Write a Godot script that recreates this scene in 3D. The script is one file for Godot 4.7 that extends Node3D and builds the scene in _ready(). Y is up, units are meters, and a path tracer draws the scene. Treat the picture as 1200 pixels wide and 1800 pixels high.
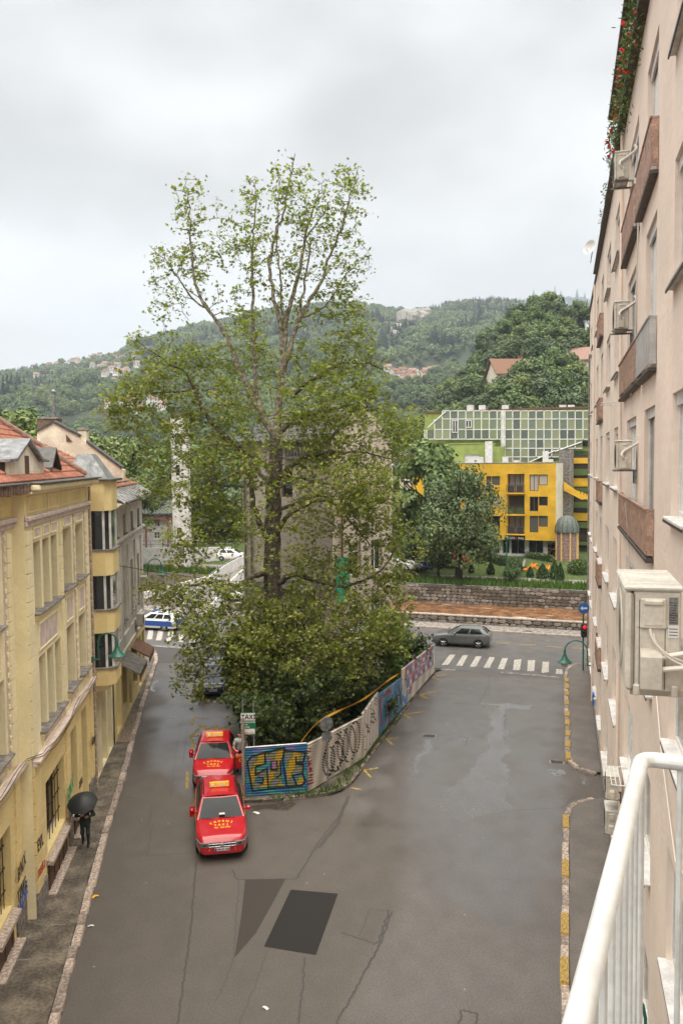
extends Node3D
# A wet junction in a hill town under an overcast sky: plane tree in a fenced plot, red taxis,
# ornate yellow house on one side, pink apartment block on the other, a river and wooded hills behind.

const CAM := Vector3(0, 13.7, 0)
const FPX := 1500.0            # focal length in pixels of the 1200 x 1800 photograph
const PITCH := 0.0586
const ROLL := -0.0107
const RD := Vector3(0.932, 0, 0.363)     # direction of the river and of the road beside it
const RN := Vector3(0.363, 0, -0.932)    # away from the camera, across the river

var M := {}
var T := {}
var names := {}
var rng := RandomNumberGenerator.new()
var cam_basis := Basis.from_euler(Vector3(-PITCH, 0, ROLL))

# ---------------------------------------------------------------- mesh builder
class MB:
	var v := PackedVector3Array()
	var n := PackedVector3Array()
	var uv := PackedVector2Array()
	var col := PackedColorArray()
	var ix := PackedInt32Array()
	var cc := Color(1, 1, 1)
	func _pv(p: Vector3, nn: Vector3, t := Vector2.ZERO):
		v.push_back(p); n.push_back(nn); uv.push_back(t); col.push_back(cc)
	# corners counter-clockwise seen from outside
	func quad(a: Vector3, b: Vector3, c: Vector3, d: Vector3, ua := Vector2(0, 0), ub := Vector2(1, 0), uc := Vector2(1, 1), ud := Vector2(0, 1)):
		var nn := (c - a).cross(d - b).normalized()
		var i := v.size()
		_pv(a, nn, ua); _pv(b, nn, ub); _pv(c, nn, uc); _pv(d, nn, ud)
		ix.append_array(PackedInt32Array([i, i + 2, i + 1, i, i + 3, i + 2]))
	func tri(a: Vector3, b: Vector3, c: Vector3):
		var nn := (b - a).cross(c - a).normalized()
		var i := v.size()
		_pv(a, nn, Vector2(a.x, a.z)); _pv(b, nn, Vector2(b.x, b.z)); _pv(c, nn, Vector2(c.x, c.z))
		ix.append_array(PackedInt32Array([i, i + 2, i + 1]))
	func box(lo: Vector3, hi: Vector3, xf := Transform3D.IDENTITY):
		var p := []
		for k in 8:
			p.append(xf * Vector3(hi.x if k & 1 else lo.x, hi.y if k & 2 else lo.y, hi.z if k & 4 else lo.z))
		quad(p[4], p[5], p[7], p[6]); quad(p[1], p[0], p[2], p[3])
		quad(p[5], p[1], p[3], p[7]); quad(p[0], p[4], p[6], p[2])
		quad(p[6], p[7], p[3], p[2]); quad(p[0], p[1], p[5], p[4])
	# box with bevelled edges: an outer shell of 3 inset boxes' faces plus edge strips
	func bbox(lo: Vector3, hi: Vector3, b: float, xf := Transform3D.IDENTITY):
		var c := (lo + hi) * 0.5
		var h := (hi - lo) * 0.5
		b = minf(b, minf(h.x, minf(h.y, h.z)) * 0.9)
		var ax := [Vector3.RIGHT, Vector3.UP, Vector3.BACK]
		for i in 3:
			var j := (i + 1) % 3
			var k := (i + 2) % 3
			for s in [-1.0, 1.0]:
				var o: Vector3 = c + ax[i] * h[i] * s
				var u: Vector3 = ax[j] * (h[j] - b)
				var w: Vector3 = ax[k] * (h[k] - b)
				if s > 0: quad(xf * (o - u - w), xf * (o + u - w), xf * (o + u + w), xf * (o - u + w))
				else: quad(xf * (o - u + w), xf * (o + u + w), xf * (o + u - w), xf * (o - u - w))
				for s2 in [-1.0, 1.0]:   # bevel between axis i and axis j
					var w2: Vector3 = ax[k] * (h[k] - b)
					var p1: Vector3 = c + ax[i] * h[i] * s + ax[j] * (h[j] - b) * s2
					var p2: Vector3 = c + ax[i] * (h[i] - b) * s + ax[j] * h[j] * s2
					if s * s2 > 0: quad(xf * (p1 - w2), xf * (p2 - w2), xf * (p2 + w2), xf * (p1 + w2))
					else: quad(xf * (p2 - w2), xf * (p1 - w2), xf * (p1 + w2), xf * (p2 + w2))
					if i == 0:
						for s3 in [-1.0, 1.0]:
							var a1: Vector3 = c + Vector3(h.x * s, (h.y - b) * s2, (h.z - b) * s3)
							var a2: Vector3 = c + Vector3((h.x - b) * s, h.y * s2, (h.z - b) * s3)
							var a3: Vector3 = c + Vector3((h.x - b) * s, (h.y - b) * s2, h.z * s3)
							if s * s2 * s3 > 0: tri(xf * a1, xf * a2, xf * a3)
							else: tri(xf * a2, xf * a1, xf * a3)
	# smooth grid of points, rows of equal length
	func grid(rows: Array, flip := false):
		var nr := rows.size()
		var nc: int = rows[0].size()
		var base := v.size()
		for r in nr:
			for c in nc:
				var pr: Vector3 = rows[mini(r + 1, nr - 1)][c] - rows[maxi(r - 1, 0)][c]
				var pc: Vector3 = rows[r][mini(c + 1, nc - 1)] - rows[r][maxi(c - 1, 0)]
				var nn := pc.cross(pr).normalized()
				if nn == Vector3.ZERO: nn = Vector3.UP
				if flip: nn = -nn
				_pv(rows[r][c], nn, Vector2(float(c) / maxi(nc - 1, 1), float(r) / maxi(nr - 1, 1)))
		for r in nr - 1:
			for c in nc - 1:
				var a := base + r * nc + c
				if flip: ix.append_array(PackedInt32Array([a, a + 1, a + nc + 1, a, a + nc + 1, a + nc]))
				else: ix.append_array(PackedInt32Array([a, a + nc + 1, a + 1, a, a + nc, a + nc + 1]))
	func tube(pts: Array, rad, sides := 8, caps := true):
		var rows := []
		var up := Vector3.UP
		for i in pts.size():
			var d: Vector3 = (pts[mini(i + 1, pts.size() - 1)] - pts[maxi(i - 1, 0)]).normalized()
			if i == 0:
				up = Vector3.RIGHT if absf(d.y) > 0.9 else Vector3.UP
			var x := d.cross(up).normalized()
			up = x.cross(d).normalized()
			var r: float = rad[i] if rad is Array else rad
			var row := PackedVector3Array()
			for k in sides + 1:
				var a := TAU * k / sides
				row.push_back(pts[i] + x * cos(a) * r + up * sin(a) * r)
			rows.append(row)
		grid(rows)
		if caps:
			for e in [0, rows.size() - 1]:
				for k in sides:
					if e == 0: tri(pts[0], rows[0][k + 1], rows[0][k])
					else: tri(pts[e], rows[e][k], rows[e][k + 1])
	func lathe(prof: Array, sides: int, xf := Transform3D.IDENTITY):
		var rows := []
		for p in prof:
			var row := PackedVector3Array()
			for k in sides + 1:
				var a := TAU * k / sides
				row.push_back(xf * Vector3(cos(a) * p.x, p.y, -sin(a) * p.x))
			rows.append(row)
		grid(rows)
	# polygon (x, y) extruded from z0 to z1
	func prism(poly: PackedVector2Array, z0: float, z1: float, xf := Transform3D.IDENTITY):
		var p := poly
		if Geometry2D.is_polygon_clockwise(p):
			p = p.duplicate(); p.reverse()
		var t := Geometry2D.triangulate_polygon(p)
		for k in range(0, t.size(), 3):
			var a := p[t[k]]
			var b := p[t[k + 1]]
			var c := p[t[k + 2]]
			if (b - a).cross(c - a) < 0:
				var q := b; b = c; c = q
			tri(xf * Vector3(a.x, a.y, z1), xf * Vector3(b.x, b.y, z1), xf * Vector3(c.x, c.y, z1))
			tri(xf * Vector3(a.x, a.y, z0), xf * Vector3(c.x, c.y, z0), xf * Vector3(b.x, b.y, z0))
		for k in p.size():
			var a := p[k]
			var b := p[(k + 1) % p.size()]
			quad(xf * Vector3(a.x, a.y, z0), xf * Vector3(b.x, b.y, z0), xf * Vector3(b.x, b.y, z1), xf * Vector3(a.x, a.y, z1))
	# horizontal polygon (x, z) as a flat sheet at height y
	func sheet(poly: PackedVector2Array, y: float):
		var t := Geometry2D.triangulate_polygon(poly)
		for k in range(0, t.size(), 3):
			var a := poly[t[k]]
			var b := poly[t[k + 1]]
			var c := poly[t[k + 2]]
			if (b - a).cross(c - a) > 0:
				var q := b; b = c; c = q
			tri(Vector3(a.x, y, a.y), Vector3(b.x, y, b.y), Vector3(c.x, y, c.y))
	# wall with rectangular holes [xa, ya, xb, yb]; reveals go back by dep; grooves = heights of recessed joints
	func wall(x0: float, x1: float, y0: float, y1: float, z: float, holes: Array, dep: float, grooves := [], gh := 0.03, gd := 0.025):
		var xs := [x0, x1]
		var ys := [y0, y1]
		for h in holes:
			for q in [h[0], h[2]]:
				if q > x0 and q < x1: xs.append(q)
			for q in [h[1], h[3]]:
				if q > y0 and q < y1: ys.append(q)
		for g in grooves:
			if g - gh > y0 and g + gh < y1: ys.append(g - gh * 0.5); ys.append(g + gh * 0.5)
		xs.sort(); ys.sort()
		for j in ys.size() - 1:
			if ys[j + 1] - ys[j] < 0.001: continue
			var ym: float = (ys[j] + ys[j + 1]) * 0.5
			var zz := z
			for g in grooves:
				if absf(ym - g) < gh * 0.5: zz = z - gd
			for i in xs.size() - 1:
				if xs[i + 1] - xs[i] < 0.001: continue
				var xm: float = (xs[i] + xs[i + 1]) * 0.5
				var inside := false
				for h in holes:
					if xm > h[0] and xm < h[2] and ym > h[1] and ym < h[3]: inside = true
				if inside: continue
				var a := Vector3(xs[i], ys[j], zz)
				var b := Vector3(xs[i + 1], ys[j], zz)
				var c := Vector3(xs[i + 1], ys[j + 1], zz)
				var d := Vector3(xs[i], ys[j + 1], zz)
				quad(a, b, c, d)
				if zz < z:
					var o := Vector3(0, 0, gd)
					quad(a + o, b + o, b, a); quad(d, c, c + o, d + o)
		for h in holes:
			var a := Vector3(h[0], h[1], z)
			var b := Vector3(h[2], h[1], z)
			var c := Vector3(h[2], h[3], z)
			var d := Vector3(h[0], h[3], z)
			var o := Vector3(0, 0, -(h[4] if h.size() > 4 else dep))
			quad(a + o, a, d, d + o); quad(b, b + o, c + o, c)
			quad(d, c, c + o, d + o); quad(a + o, b + o, b, a)
	func mesh() -> ArrayMesh:
		var arr := []
		arr.resize(Mesh.ARRAY_MAX)
		arr[Mesh.ARRAY_VERTEX] = v
		arr[Mesh.ARRAY_NORMAL] = n
		arr[Mesh.ARRAY_TEX_UV] = uv
		arr[Mesh.ARRAY_COLOR] = col
		arr[Mesh.ARRAY_INDEX] = ix
		var m := ArrayMesh.new()
		m.add_surface_from_arrays(Mesh.PRIMITIVE_TRIANGLES, arr)
		return m

# ---------------------------------------------------------------- nodes, names, labels
func numbered(called: String) -> String:
	var k: int = names.get(called, 0)
	names[called] = k + 1
	return called if k == 0 else "%s_%03d" % [called, k]

func thing(called: String, label: String, category: String, xf := Transform3D.IDENTITY, group := "") -> Node3D:
	var o := Node3D.new()
	o.name = numbered(called)
	add_child(o)
	o.transform = xf
	o.set_meta("label", label)
	o.set_meta("category", category)
	if group: o.set_meta("group", group)
	return o

func inst(called: String, mesh: Mesh, mat: Material, parent: Node = null) -> MeshInstance3D:
	var o := MeshInstance3D.new()
	o.mesh = mesh
	o.material_override = mat
	if parent == null:
		o.name = numbered(called)
		add_child(o)
	else:
		o.name = called
		parent.add_child(o, true)
	return o

func obj(called: String, mb: MB, mat: Material, parent: Node = null) -> MeshInstance3D:
	return inst(called, mb.mesh(), mat, parent)

func struct(called: String, mb: MB, mat: Material) -> MeshInstance3D:
	var o := obj(called, mb, mat)
	o.set_meta("kind", "structure")
	return o

func copy(o: Node3D, called: String, label: String, group: String, xf: Transform3D) -> Node3D:
	var c: Node3D = o.duplicate()
	c.name = numbered(called)
	add_child(c)
	c.transform = xf
	c.set_meta("label", label)
	if group: c.set_meta("group", group)
	return c

# ---------------------------------------------------------------- photograph pixels to directions and points
func ray(px: float, py: float) -> Vector3:
	return cam_basis * Vector3((px - 600.0) / FPX, (900.0 - py) / FPX, -1.0)
func gpt(px: float, py: float, y := 0.0) -> Vector3:       # where the ray meets the height y
	var d := ray(px, py)
	return CAM + d * ((y - CAM.y) / d.y)
func dpt(px: float, py: float, dist: float) -> Vector3:    # where the ray reaches the distance -z
	var d := ray(px, py)
	return CAM + d * (dist / -d.z)
func gp2(px: float, py: float) -> Vector2:
	var p := gpt(px, py)
	return Vector2(p.x, p.z)
func rr(a: float, b: float) -> float:
	return rng.randf_range(a, b)
func rv() -> Vector3:
	return Vector3(rng.randfn(), rng.randfn(), rng.randfn()).normalized()
func yaw(a: float, o := Vector3.ZERO) -> Transform3D:
	return Transform3D(Basis(Vector3.UP, a), o)
# frame with x along dir (horizontal), y up, z to the left-hand outside
func frame(o: Vector3, dir: Vector3) -> Transform3D:
	var x := Vector3(dir.x, 0, dir.z).normalized()
	return Transform3D(Basis(x, Vector3.UP, x.cross(Vector3.UP)), o)

# ---------------------------------------------------------------- textures and materials
func noise(seed_: int, freq: float, oct := 4, kind := FastNoiseLite.TYPE_SIMPLEX_SMOOTH) -> FastNoiseLite:
	var f := FastNoiseLite.new()
	f.seed = seed_
	f.noise_type = kind
	f.frequency = freq
	f.fractal_octaves = oct
	return f

# grey multiplier texture: coarse stains and fine grain, values lo..1
func stain_tex(key: String, seed_: int, size: int, f1: float, f2: float, lo: float, mixf := 0.5) -> ImageTexture:
	if T.has(key): return T[key]
	var a := noise(seed_, f1, 5).get_seamless_image(size, size)
	var b := noise(seed_ + 7, f2, 3).get_seamless_image(size, size)
	a.convert(Image.FORMAT_L8); b.convert(Image.FORMAT_L8)
	var da := a.get_data()
	var db := b.get_data()
	var out := PackedByteArray()
	out.resize(size * size)
	for i in size * size:
		var t := (da[i] * (1.0 - mixf) + db[i] * mixf) / 255.0
		t = clampf((t - 0.25) / 0.5, 0, 1)
		out[i] = int(255.0 * (lo + (1.0 - lo) * t))
	var im := Image.create_from_data(size, size, false, Image.FORMAT_L8, out)
	im.convert(Image.FORMAT_RGB8)
	im.generate_mipmaps()
	T[key] = ImageTexture.create_from_image(im)
	return T[key]

func bump_tex(key: String, seed_: int, size: int, f: float, strength: float) -> ImageTexture:
	if T.has(key): return T[key]
	var a := noise(seed_, f, 5).get_seamless_image(size, size)
	a.convert(Image.FORMAT_RGB8)
	a.bump_map_to_normal_map(strength)
	a.generate_mipmaps()
	T[key] = ImageTexture.create_from_image(a)
	return T[key]

# c is a real-world (linear) base colour
func mat(key: String, c: Color, rough := 0.8, tex: Texture2D = null, scale := 0.5, nrm: Texture2D = null, nscale := 0.5, metal := 0.0) -> StandardMaterial3D:
	var m := StandardMaterial3D.new()
	m.albedo_color = c.linear_to_srgb()
	m.roughness = rough
	m.metallic = metal
	if tex:
		m.albedo_texture = tex
		m.uv1_triplanar = true
		m.uv1_world_triplanar = true
		m.uv1_scale = Vector3.ONE * scale
	if nrm:
		m.normal_enabled = true
		m.normal_texture = nrm
		m.normal_scale = nscale
		m.uv1_triplanar = true
		m.uv1_world_triplanar = true
		m.uv1_scale = Vector3.ONE * scale
	M[key] = m
	return m

func vmat(key: String, rough := 0.8) -> StandardMaterial3D:
	var m := StandardMaterial3D.new()
	m.vertex_color_use_as_albedo = true
	m.roughness = rough
	M[key] = m
	return m

func make_materials():
	var st := stain_tex("stain", 11, 512, 0.006, 0.05, 0.84, 0.35)
	var st2 := stain_tex("stain2", 23, 512, 0.012, 0.09, 0.55, 0.45)
	var gr := stain_tex("grain", 31, 512, 0.05, 0.22, 0.6, 0.6)
	var faint := stain_tex("faint", 13, 512, 0.004, 0.03, 0.93, 0.3)
	var bp := bump_tex("bump", 41, 512, 0.08, 4.0)
	mat("pink_plaster", Color(0.83, 0.70, 0.595), 0.9, faint, 0.11, bp, 0.15)
	mat("yellow_plaster", Color(0.80, 0.64, 0.31), 0.9, faint, 0.21, bp, 0.3)
	mat("pale_yellow", Color(0.86, 0.765, 0.49), 0.9, faint, 0.23, bp, 0.3)
	mat("ochre", Color(0.52, 0.37, 0.12), 0.9, st, 0.23)
	mat("lilac_panel", Color(0.70, 0.58, 0.52), 0.9, st, 0.5)
	mat("grey_plaster", Color(0.76, 0.71, 0.63), 0.92, st, 0.2, bp, 0.4)
	mat("house_grey", Color(0.52, 0.45, 0.38), 0.92, st, 0.1, bp, 0.4)
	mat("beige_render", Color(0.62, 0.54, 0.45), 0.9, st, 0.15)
	mat("cream", Color(0.84, 0.77, 0.62), 0.9, st, 0.2)
	mat("white_paint", Color(0.78, 0.77, 0.74), 0.6, st, 0.5)
	mat("white_wall", Color(0.74, 0.72, 0.68), 0.85, st, 0.3)
	mat("sill_white", Color(0.74, 0.72, 0.70), 0.55, st, 0.6)
	mat("stone_plinth", Color(0.36, 0.31, 0.28), 0.9, st2, 0.7, bp, 0.6)
	mat("kerb_stone", Color(0.66, 0.53, 0.44), 0.85, st2, 1.3, bp, 0.8)
	mat("kerb_dark", Color(0.42, 0.34, 0.29), 0.85, st2, 1.3, bp, 0.8)
	mat("kerb_yellow", Color(0.56, 0.37, 0.10), 0.8, st2, 2.0, bp, 0.5)
	mat("pavement", Color(0.20, 0.165, 0.125), 0.75, st2, 0.17, bp, 0.5)
	mat("wet_pavement", Color(0.135, 0.118, 0.104), 0.42, st, 0.23, bp, 0.3)
	mat("paver", Color(0.34, 0.26, 0.19), 0.8, st2, 1.0, bp, 0.6)
	mat("asphalt_plain", Color(0.085, 0.075, 0.067), 0.55, gr, 0.6, bp, 0.4)
	mat("asphalt_far", Color(0.105, 0.098, 0.092), 0.5, st, 0.2, bp, 0.3)
	mat("asphalt_patch", Color(0.024, 0.021, 0.019), 0.95, gr, 1.2, bp, 0.6)
	mat("concrete", Color(0.34, 0.31, 0.28), 0.85, st2, 0.4, bp, 0.4)
	mat("road_white", Color(0.72, 0.68, 0.60), 0.7, stain_tex("worn", 53, 256, 0.03, 0.15, 0.45, 0.5), 0.8)
	mat("road_yellow", Color(0.62, 0.42, 0.10), 0.7, T["worn"], 0.8)
	mat("tile_red", Color(0.52, 0.21, 0.13), 0.85, st2, 1.1, bp, 0.5)
	mat("tile_pink", Color(0.44, 0.26, 0.20), 0.8, st2, 0.8)
	mat("tile_brown", Color(0.30, 0.15, 0.09), 0.85, st2, 0.9, bp, 0.5)
	mat("slate_green", Color(0.19, 0.23, 0.20), 0.75, st2, 0.6)
	mat("sheet_grey", Color(0.36, 0.37, 0.38), 0.45, st2, 0.4, null, 0.5, 0.25)
	mat("sheet_dark", Color(0.10, 0.095, 0.09), 0.55, st2, 0.5)
	mat("sheet_light", Color(0.52, 0.51, 0.50), 0.5, st2, 0.6)
	mat("dark_wood", Color(0.05, 0.04, 0.033), 0.8, st2, 1.0)
	mat("brown_wood", Color(0.16, 0.085, 0.05), 0.75, st2, 1.0)
	mat("brick", Color(0.30, 0.19, 0.14), 0.9, st2, 1.5, bp, 0.6)
	mat("rail_brown", Color(0.58, 0.37, 0.275), 0.65, stain_tex("rust", 61, 256, 0.02, 0.12, 0.62, 0.5), 0.7)
	mat("rail_grey", Color(0.50, 0.49, 0.48), 0.6, st, 0.7)
	mat("steel_dark", Color(0.10, 0.075, 0.06), 0.6, st2, 1.0)
	mat("ac_case", Color(0.66, 0.61, 0.52), 0.5, st, 0.9)
	mat("ac_top", Color(0.66, 0.64, 0.57), 0.42, st, 0.9)
	mat("ac_dark", Color(0.08, 0.08, 0.075), 0.6)
	mat("pipe_wrap", Color(0.66, 0.62, 0.55), 0.7)
	mat("white_rail", Color(0.76, 0.79, 0.78), 0.35, st, 0.9)
	mat("lamp_green", Color(0.015, 0.11, 0.075), 0.4)
	mat("lamp_glass", Color(0.55, 0.54, 0.50), 0.2)
	mat("galv", Color(0.33, 0.34, 0.34), 0.5, st2, 0.8, null, 0.5, 0.4)
	mat("black", Color(0.012, 0.012, 0.013), 0.6)
	mat("rubber", Color(0.018, 0.018, 0.018), 0.8)
	mat("brown_frame", Color(0.10, 0.05, 0.035), 0.6)
	mat("curtain", Color(0.42, 0.39, 0.35), 0.35)
	mat("blind", Color(0.68, 0.67, 0.64), 0.4)
	for g in [["glass", Color(0.018, 0.021, 0.022)], ["glass_grey", Color(0.10, 0.105, 0.10)], ["glass_warm", Color(0.055, 0.045, 0.035)]]:
		var m := mat(g[0], g[1], 0.06)
		m.metallic_specular = 0.6
	mat("orange_wall", Color(0.84, 0.50, 0.03), 0.7, st, 0.15)
	mat("orange_soft", Color(0.74, 0.48, 0.20), 0.8, st, 0.2)
	mat("lime_wall", Color(0.34, 0.42, 0.11), 0.8, st, 0.2)
	mat("lime_dark", Color(0.10, 0.15, 0.035), 0.8, st, 0.2)
	mat("grass", Color(0.085, 0.135, 0.022), 0.95, st2, 0.3, bp, 1.0)
	mat("grass_long", Color(0.075, 0.12, 0.022), 0.95, gr, 0.5, bp, 1.0)
	mat("soil", Color(0.075, 0.06, 0.04), 0.95, st2, 0.5, bp, 1.0)
	mat("hill_ground", Color(0.06, 0.09, 0.03), 0.95, stain_tex("meadow", 71, 512, 0.004, 0.03, 0.45, 0.4), 0.004)
	mat("meadow", Color(0.13, 0.17, 0.05), 0.95, st2, 0.02)
	mat("rock", Color(0.42, 0.39, 0.34), 0.95, st2, 0.05)
	var w := mat("river_water", Color(0.31, 0.155, 0.075), 0.22, st2, 0.10, bump_tex("ripple", 83, 512, 0.03, 6.0), 0.8)
	w.metallic_specular = 0.45
	for s in [["stone_a",Color(0.44,0.38,0.32)],["stone_b",Color(0.30,0.25,0.20)],["stone_c",Color(0.50,0.44,0.37)],["stone_d",Color(0.18,0.15,0.11)],["stone_cap",Color(0.56,0.48,0.41)]]:
		mat(s[0], s[1], 0.92, st2, 0.9, bp, 0.9)
	mat("mortar", Color(0.14, 0.115, 0.09), 0.95, st2, 0.8)
	var bk := mat("bark", Color(0.22, 0.18, 0.125), 0.9, stain_tex("barkt", 91, 512, 0.012, 0.05, 0.38, 0.35), 0.6, bp, 0.8)
	bk.roughness = 0.9
	mat("bark_pale", Color(0.44, 0.38, 0.28), 0.9, T["barkt"], 0.6, bp, 0.6)
	mat("bark_dark", Color(0.075, 0.055, 0.035), 0.95, st2, 0.8, bp, 0.8)
	for l in ["leaf", "leaf_far"]:
		var lm := vmat(l, 0.55)
		lm.backlight_enabled = true
		lm.backlight = Color(0.85, 1.0, 0.3) if l == "leaf" else Color(0.4, 0.5, 0.12)
		lm.cull_mode = BaseMaterial3D.CULL_DISABLED
	vmat("forest", 0.95)
	vmat("flower", 0.8)
	vmat("figure", 0.85)
	mat("red_paint", Color(0.40, 0.004, 0.015), 0.28)
	mat("navy_paint", Color(0.012, 0.018, 0.055), 0.25)
	mat("grey_paint", Color(0.11, 0.115, 0.115), 0.28)
	mat("silver_paint", Color(0.50, 0.51, 0.52), 0.3)
	mat("white_car", Color(0.74, 0.74, 0.73), 0.28)
	mat("blue_paint", Color(0.01, 0.06, 0.26), 0.28)
	for c in ["red_paint", "navy_paint", "grey_paint", "white_car", "blue_paint", "silver_paint"]:
		M[c].clearcoat_enabled = true
		M[c].clearcoat = 0.5
		M[c].clearcoat_roughness = 0.06
	mat("gold", Color(0.80, 0.42, 0.03), 0.5)
	mat("orange_stripe", Color(0.72, 0.20, 0.012), 0.4)
	mat("chrome", Color(0.62, 0.63, 0.64), 0.18, null, 1.0, null, 1.0, 0.9)
	mat("lens", Color(0.14, 0.145, 0.15), 0.08)
	mat("tail_red", Color(0.42, 0.01, 0.01), 0.2)
	mat("plate_white", Color(0.66, 0.66, 0.64), 0.4)
	mat("plate_blue", Color(0.01, 0.05, 0.35), 0.4)
	mat("sign_green", Color(0.005, 0.13, 0.06), 0.5)
	mat("sign_blue", Color(0.012, 0.12, 0.42), 0.4)
	mat("sign_red", Color(0.5, 0.02, 0.02), 0.5)
	mat("tape_yellow", Color(0.75, 0.38, 0.02), 0.6)
	mat("umbrella", Color(0.014, 0.017, 0.019), 0.55)
	mat("banner_blue", Color(0.02, 0.10, 0.5), 0.7)
	mat("net_green", Color(0.03, 0.36, 0.20), 0.8)

# ---------------------------------------------------------------- start: camera, sky, sun, exposure
func _ready():
	rng.seed = 20240
	var cam := Camera3D.new()
	cam.name = "camera"
	cam.position = CAM
	cam.basis = cam_basis
	cam.fov = rad_to_deg(2.0 * atan(900.0 / FPX))
	cam.near = 0.05
	cam.far = 6000
	add_child(cam)
	cam.current = true
	make_environment()
	make_materials()
	build_setting()
	build_hills()
	build_left_side()
	build_right_side()
	build_far_bank()
	build_middle()
	build_vehicles()
	build_people()
	build_trees()
	build_small_things()

func make_environment():
	var env := Environment.new()
	env.background_mode = Environment.BG_SKY
	env.tonemap_mode = Environment.TONE_MAPPER_LINEAR
	env.tonemap_exposure = 5.3
	env.background_energy_multiplier = 1.0
	env.sdfgi_enabled = true
	env.ssao_enabled = true
	env.ssil_enabled = true
	env.fog_enabled = true
	env.fog_density = 0.00018
	env.fog_light_color = Color(0.80, 0.85, 0.90)
	var sky := Sky.new()
	var sm := PanoramaSkyMaterial.new()
	sm.panorama = cloud_panorama()
	sky.sky_material = sm
	env.sky = sky
	var we := WorldEnvironment.new()
	we.name = "world_environment"
	we.environment = env
	add_child(we)
	var sun := DirectionalLight3D.new()
	sun.name = "sun_behind_cloud"
	sun.light_energy = 0.5
	sun.light_color = Color(1.0, 0.97, 0.92)
	sun.light_angular_distance = 80.0
	sun.shadow_enabled = true
	sun.look_at_from_position(Vector3(-2, 60, 14), Vector3.ZERO)
	add_child(sun)

# overcast: layered soft grey cloud sheets, sampled by direction so that nothing repeats
func cloud_panorama() -> ImageTexture:
	var w := 1024
	var h := 512
	var n1 := noise(5, 1.1, 5)
	var n2 := noise(9, 2.6, 4)
	var im := Image.create(w, h, false, Image.FORMAT_RGBF)
	for y in h:
		var el := (0.5 - (y + 0.5) / h) * PI
		for x in w:
			var az := ((x + 0.5) / w) * TAU
			var d := Vector3(cos(el) * sin(az), sin(el), cos(el) * cos(az))
			# clouds spread on a flat layer: stretched towards the horizon
			var k := 1.0 / (maxf(d.y, 0.0) + 0.28)
			var q := Vector3(d.x * k, d.y * 1.5, d.z * k)
			var a := n1.get_noise_3d(q.x, q.y, q.z)
			var b := n2.get_noise_3d(q.x * 0.9, q.y, q.z)
			var t := 0.5 + 0.75 * a + 0.18 * b
			t = smoothstep(0.15, 0.85, t)
			var base := lerpf(0.122, 0.196, t)
			var hz := 1.0 - smoothstep(0.0, 0.45, absf(d.y))
			var vv := lerpf(base, 0.188, hz * 0.75)
			im.set_pixel(x, y, Color(vv * 0.998, vv * 0.998, vv * 1.004))
	return ImageTexture.create_from_image(im)

# ---------------------------------------------------------------- the setting: ground, roads, pavements, river
const RX0 := -16.0
const RZ0 := -58.0
const RW := 34.0
const RH := 44.0

func px_poly(l: Array) -> PackedVector2Array:
	var p := PackedVector2Array()
	for q in l: p.push_back(gp2(q[0], q[1]))
	return p

# 0..1 mask over the road sheet; edges wander with the noise
func road_mask(size: int, polys: Array, wob: float, seed_: int) -> PackedFloat32Array:
	var nx := noise(seed_, 0.35, 4)
	var out := PackedFloat32Array()
	out.resize(size * size)
	for poly in polys:
		var r := Rect2(poly[0], Vector2.ZERO)
		for q in poly: r = r.expand(q)
		r = r.grow(wob + 0.2)
		var i0 := clampi(int((r.position.x - RX0) / RW * size), 0, size - 1)
		var i1 := clampi(int((r.end.x - RX0) / RW * size), 0, size - 1)
		var j0 := clampi(int((r.position.y - RZ0) / RH * size), 0, size - 1)
		var j1 := clampi(int((r.end.y - RZ0) / RH * size), 0, size - 1)
		for j in range(j0, j1 + 1):
			for i in range(i0, i1 + 1):
				var w := Vector2(RX0 + RW * (i + 0.5) / size, RZ0 + RH * (j + 0.5) / size)
				w += Vector2(nx.get_noise_2d(w.x, w.y), nx.get_noise_2d(w.x + 90, w.y - 50)) * wob
				if Geometry2D.is_point_in_polygon(w, poly): out[j * size + i] = 1.0
	return out

func blur_mask(a: PackedFloat32Array, size: int, to: int, down: int) -> PackedByteArray:
	var b := PackedByteArray()
	b.resize(size * size)
	for i in size * size: b[i] = int(clampf(a[i], 0, 1) * 255)
	var im := Image.create_from_data(size, size, false, Image.FORMAT_L8, b)
	if down > 1:
		im.resize(size / down, size / down, Image.INTERPOLATE_LANCZOS)
	im.resize(to, to, Image.INTERPOLATE_CUBIC)
	return im.get_data()

func stroke(im: Image, pts: PackedVector2Array, w: float, c: Color, seed_: int, wob := 0.05):
	var sz := im.get_width()
	var nz := noise(seed_, 1.4, 3)
	for k in pts.size() - 1:
		var a := pts[k]
		var b := pts[k + 1]
		var n := int(a.distance_to(b) / 0.012) + 1
		var side := (b - a).normalized().orthogonal()
		for s in n:
			var p := a.lerp(b, float(s) / n)
			p += side * nz.get_noise_2d(p.x * 2.0, p.y * 2.0) * wob
			var ww := w * (0.55 + 0.9 * absf(nz.get_noise_2d(p.x * 3.0 + 40, p.y * 3.0)))
			var ri := maxf(ww / RW * sz * 0.5, 0.5)
			var cx := (p.x - RX0) / RW * sz
			var cy := (p.y - RZ0) / RH * sz
			for y in range(int(cy - ri), int(cy + ri) + 1):
				for x in range(int(cx - ri), int(cx + ri) + 1):
					if x >= 0 and y >= 0 and x < sz and y < sz:
						var o := im.get_pixel(x, y)
						im.set_pixel(x, y, o.lerp(c, c.a))

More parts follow.
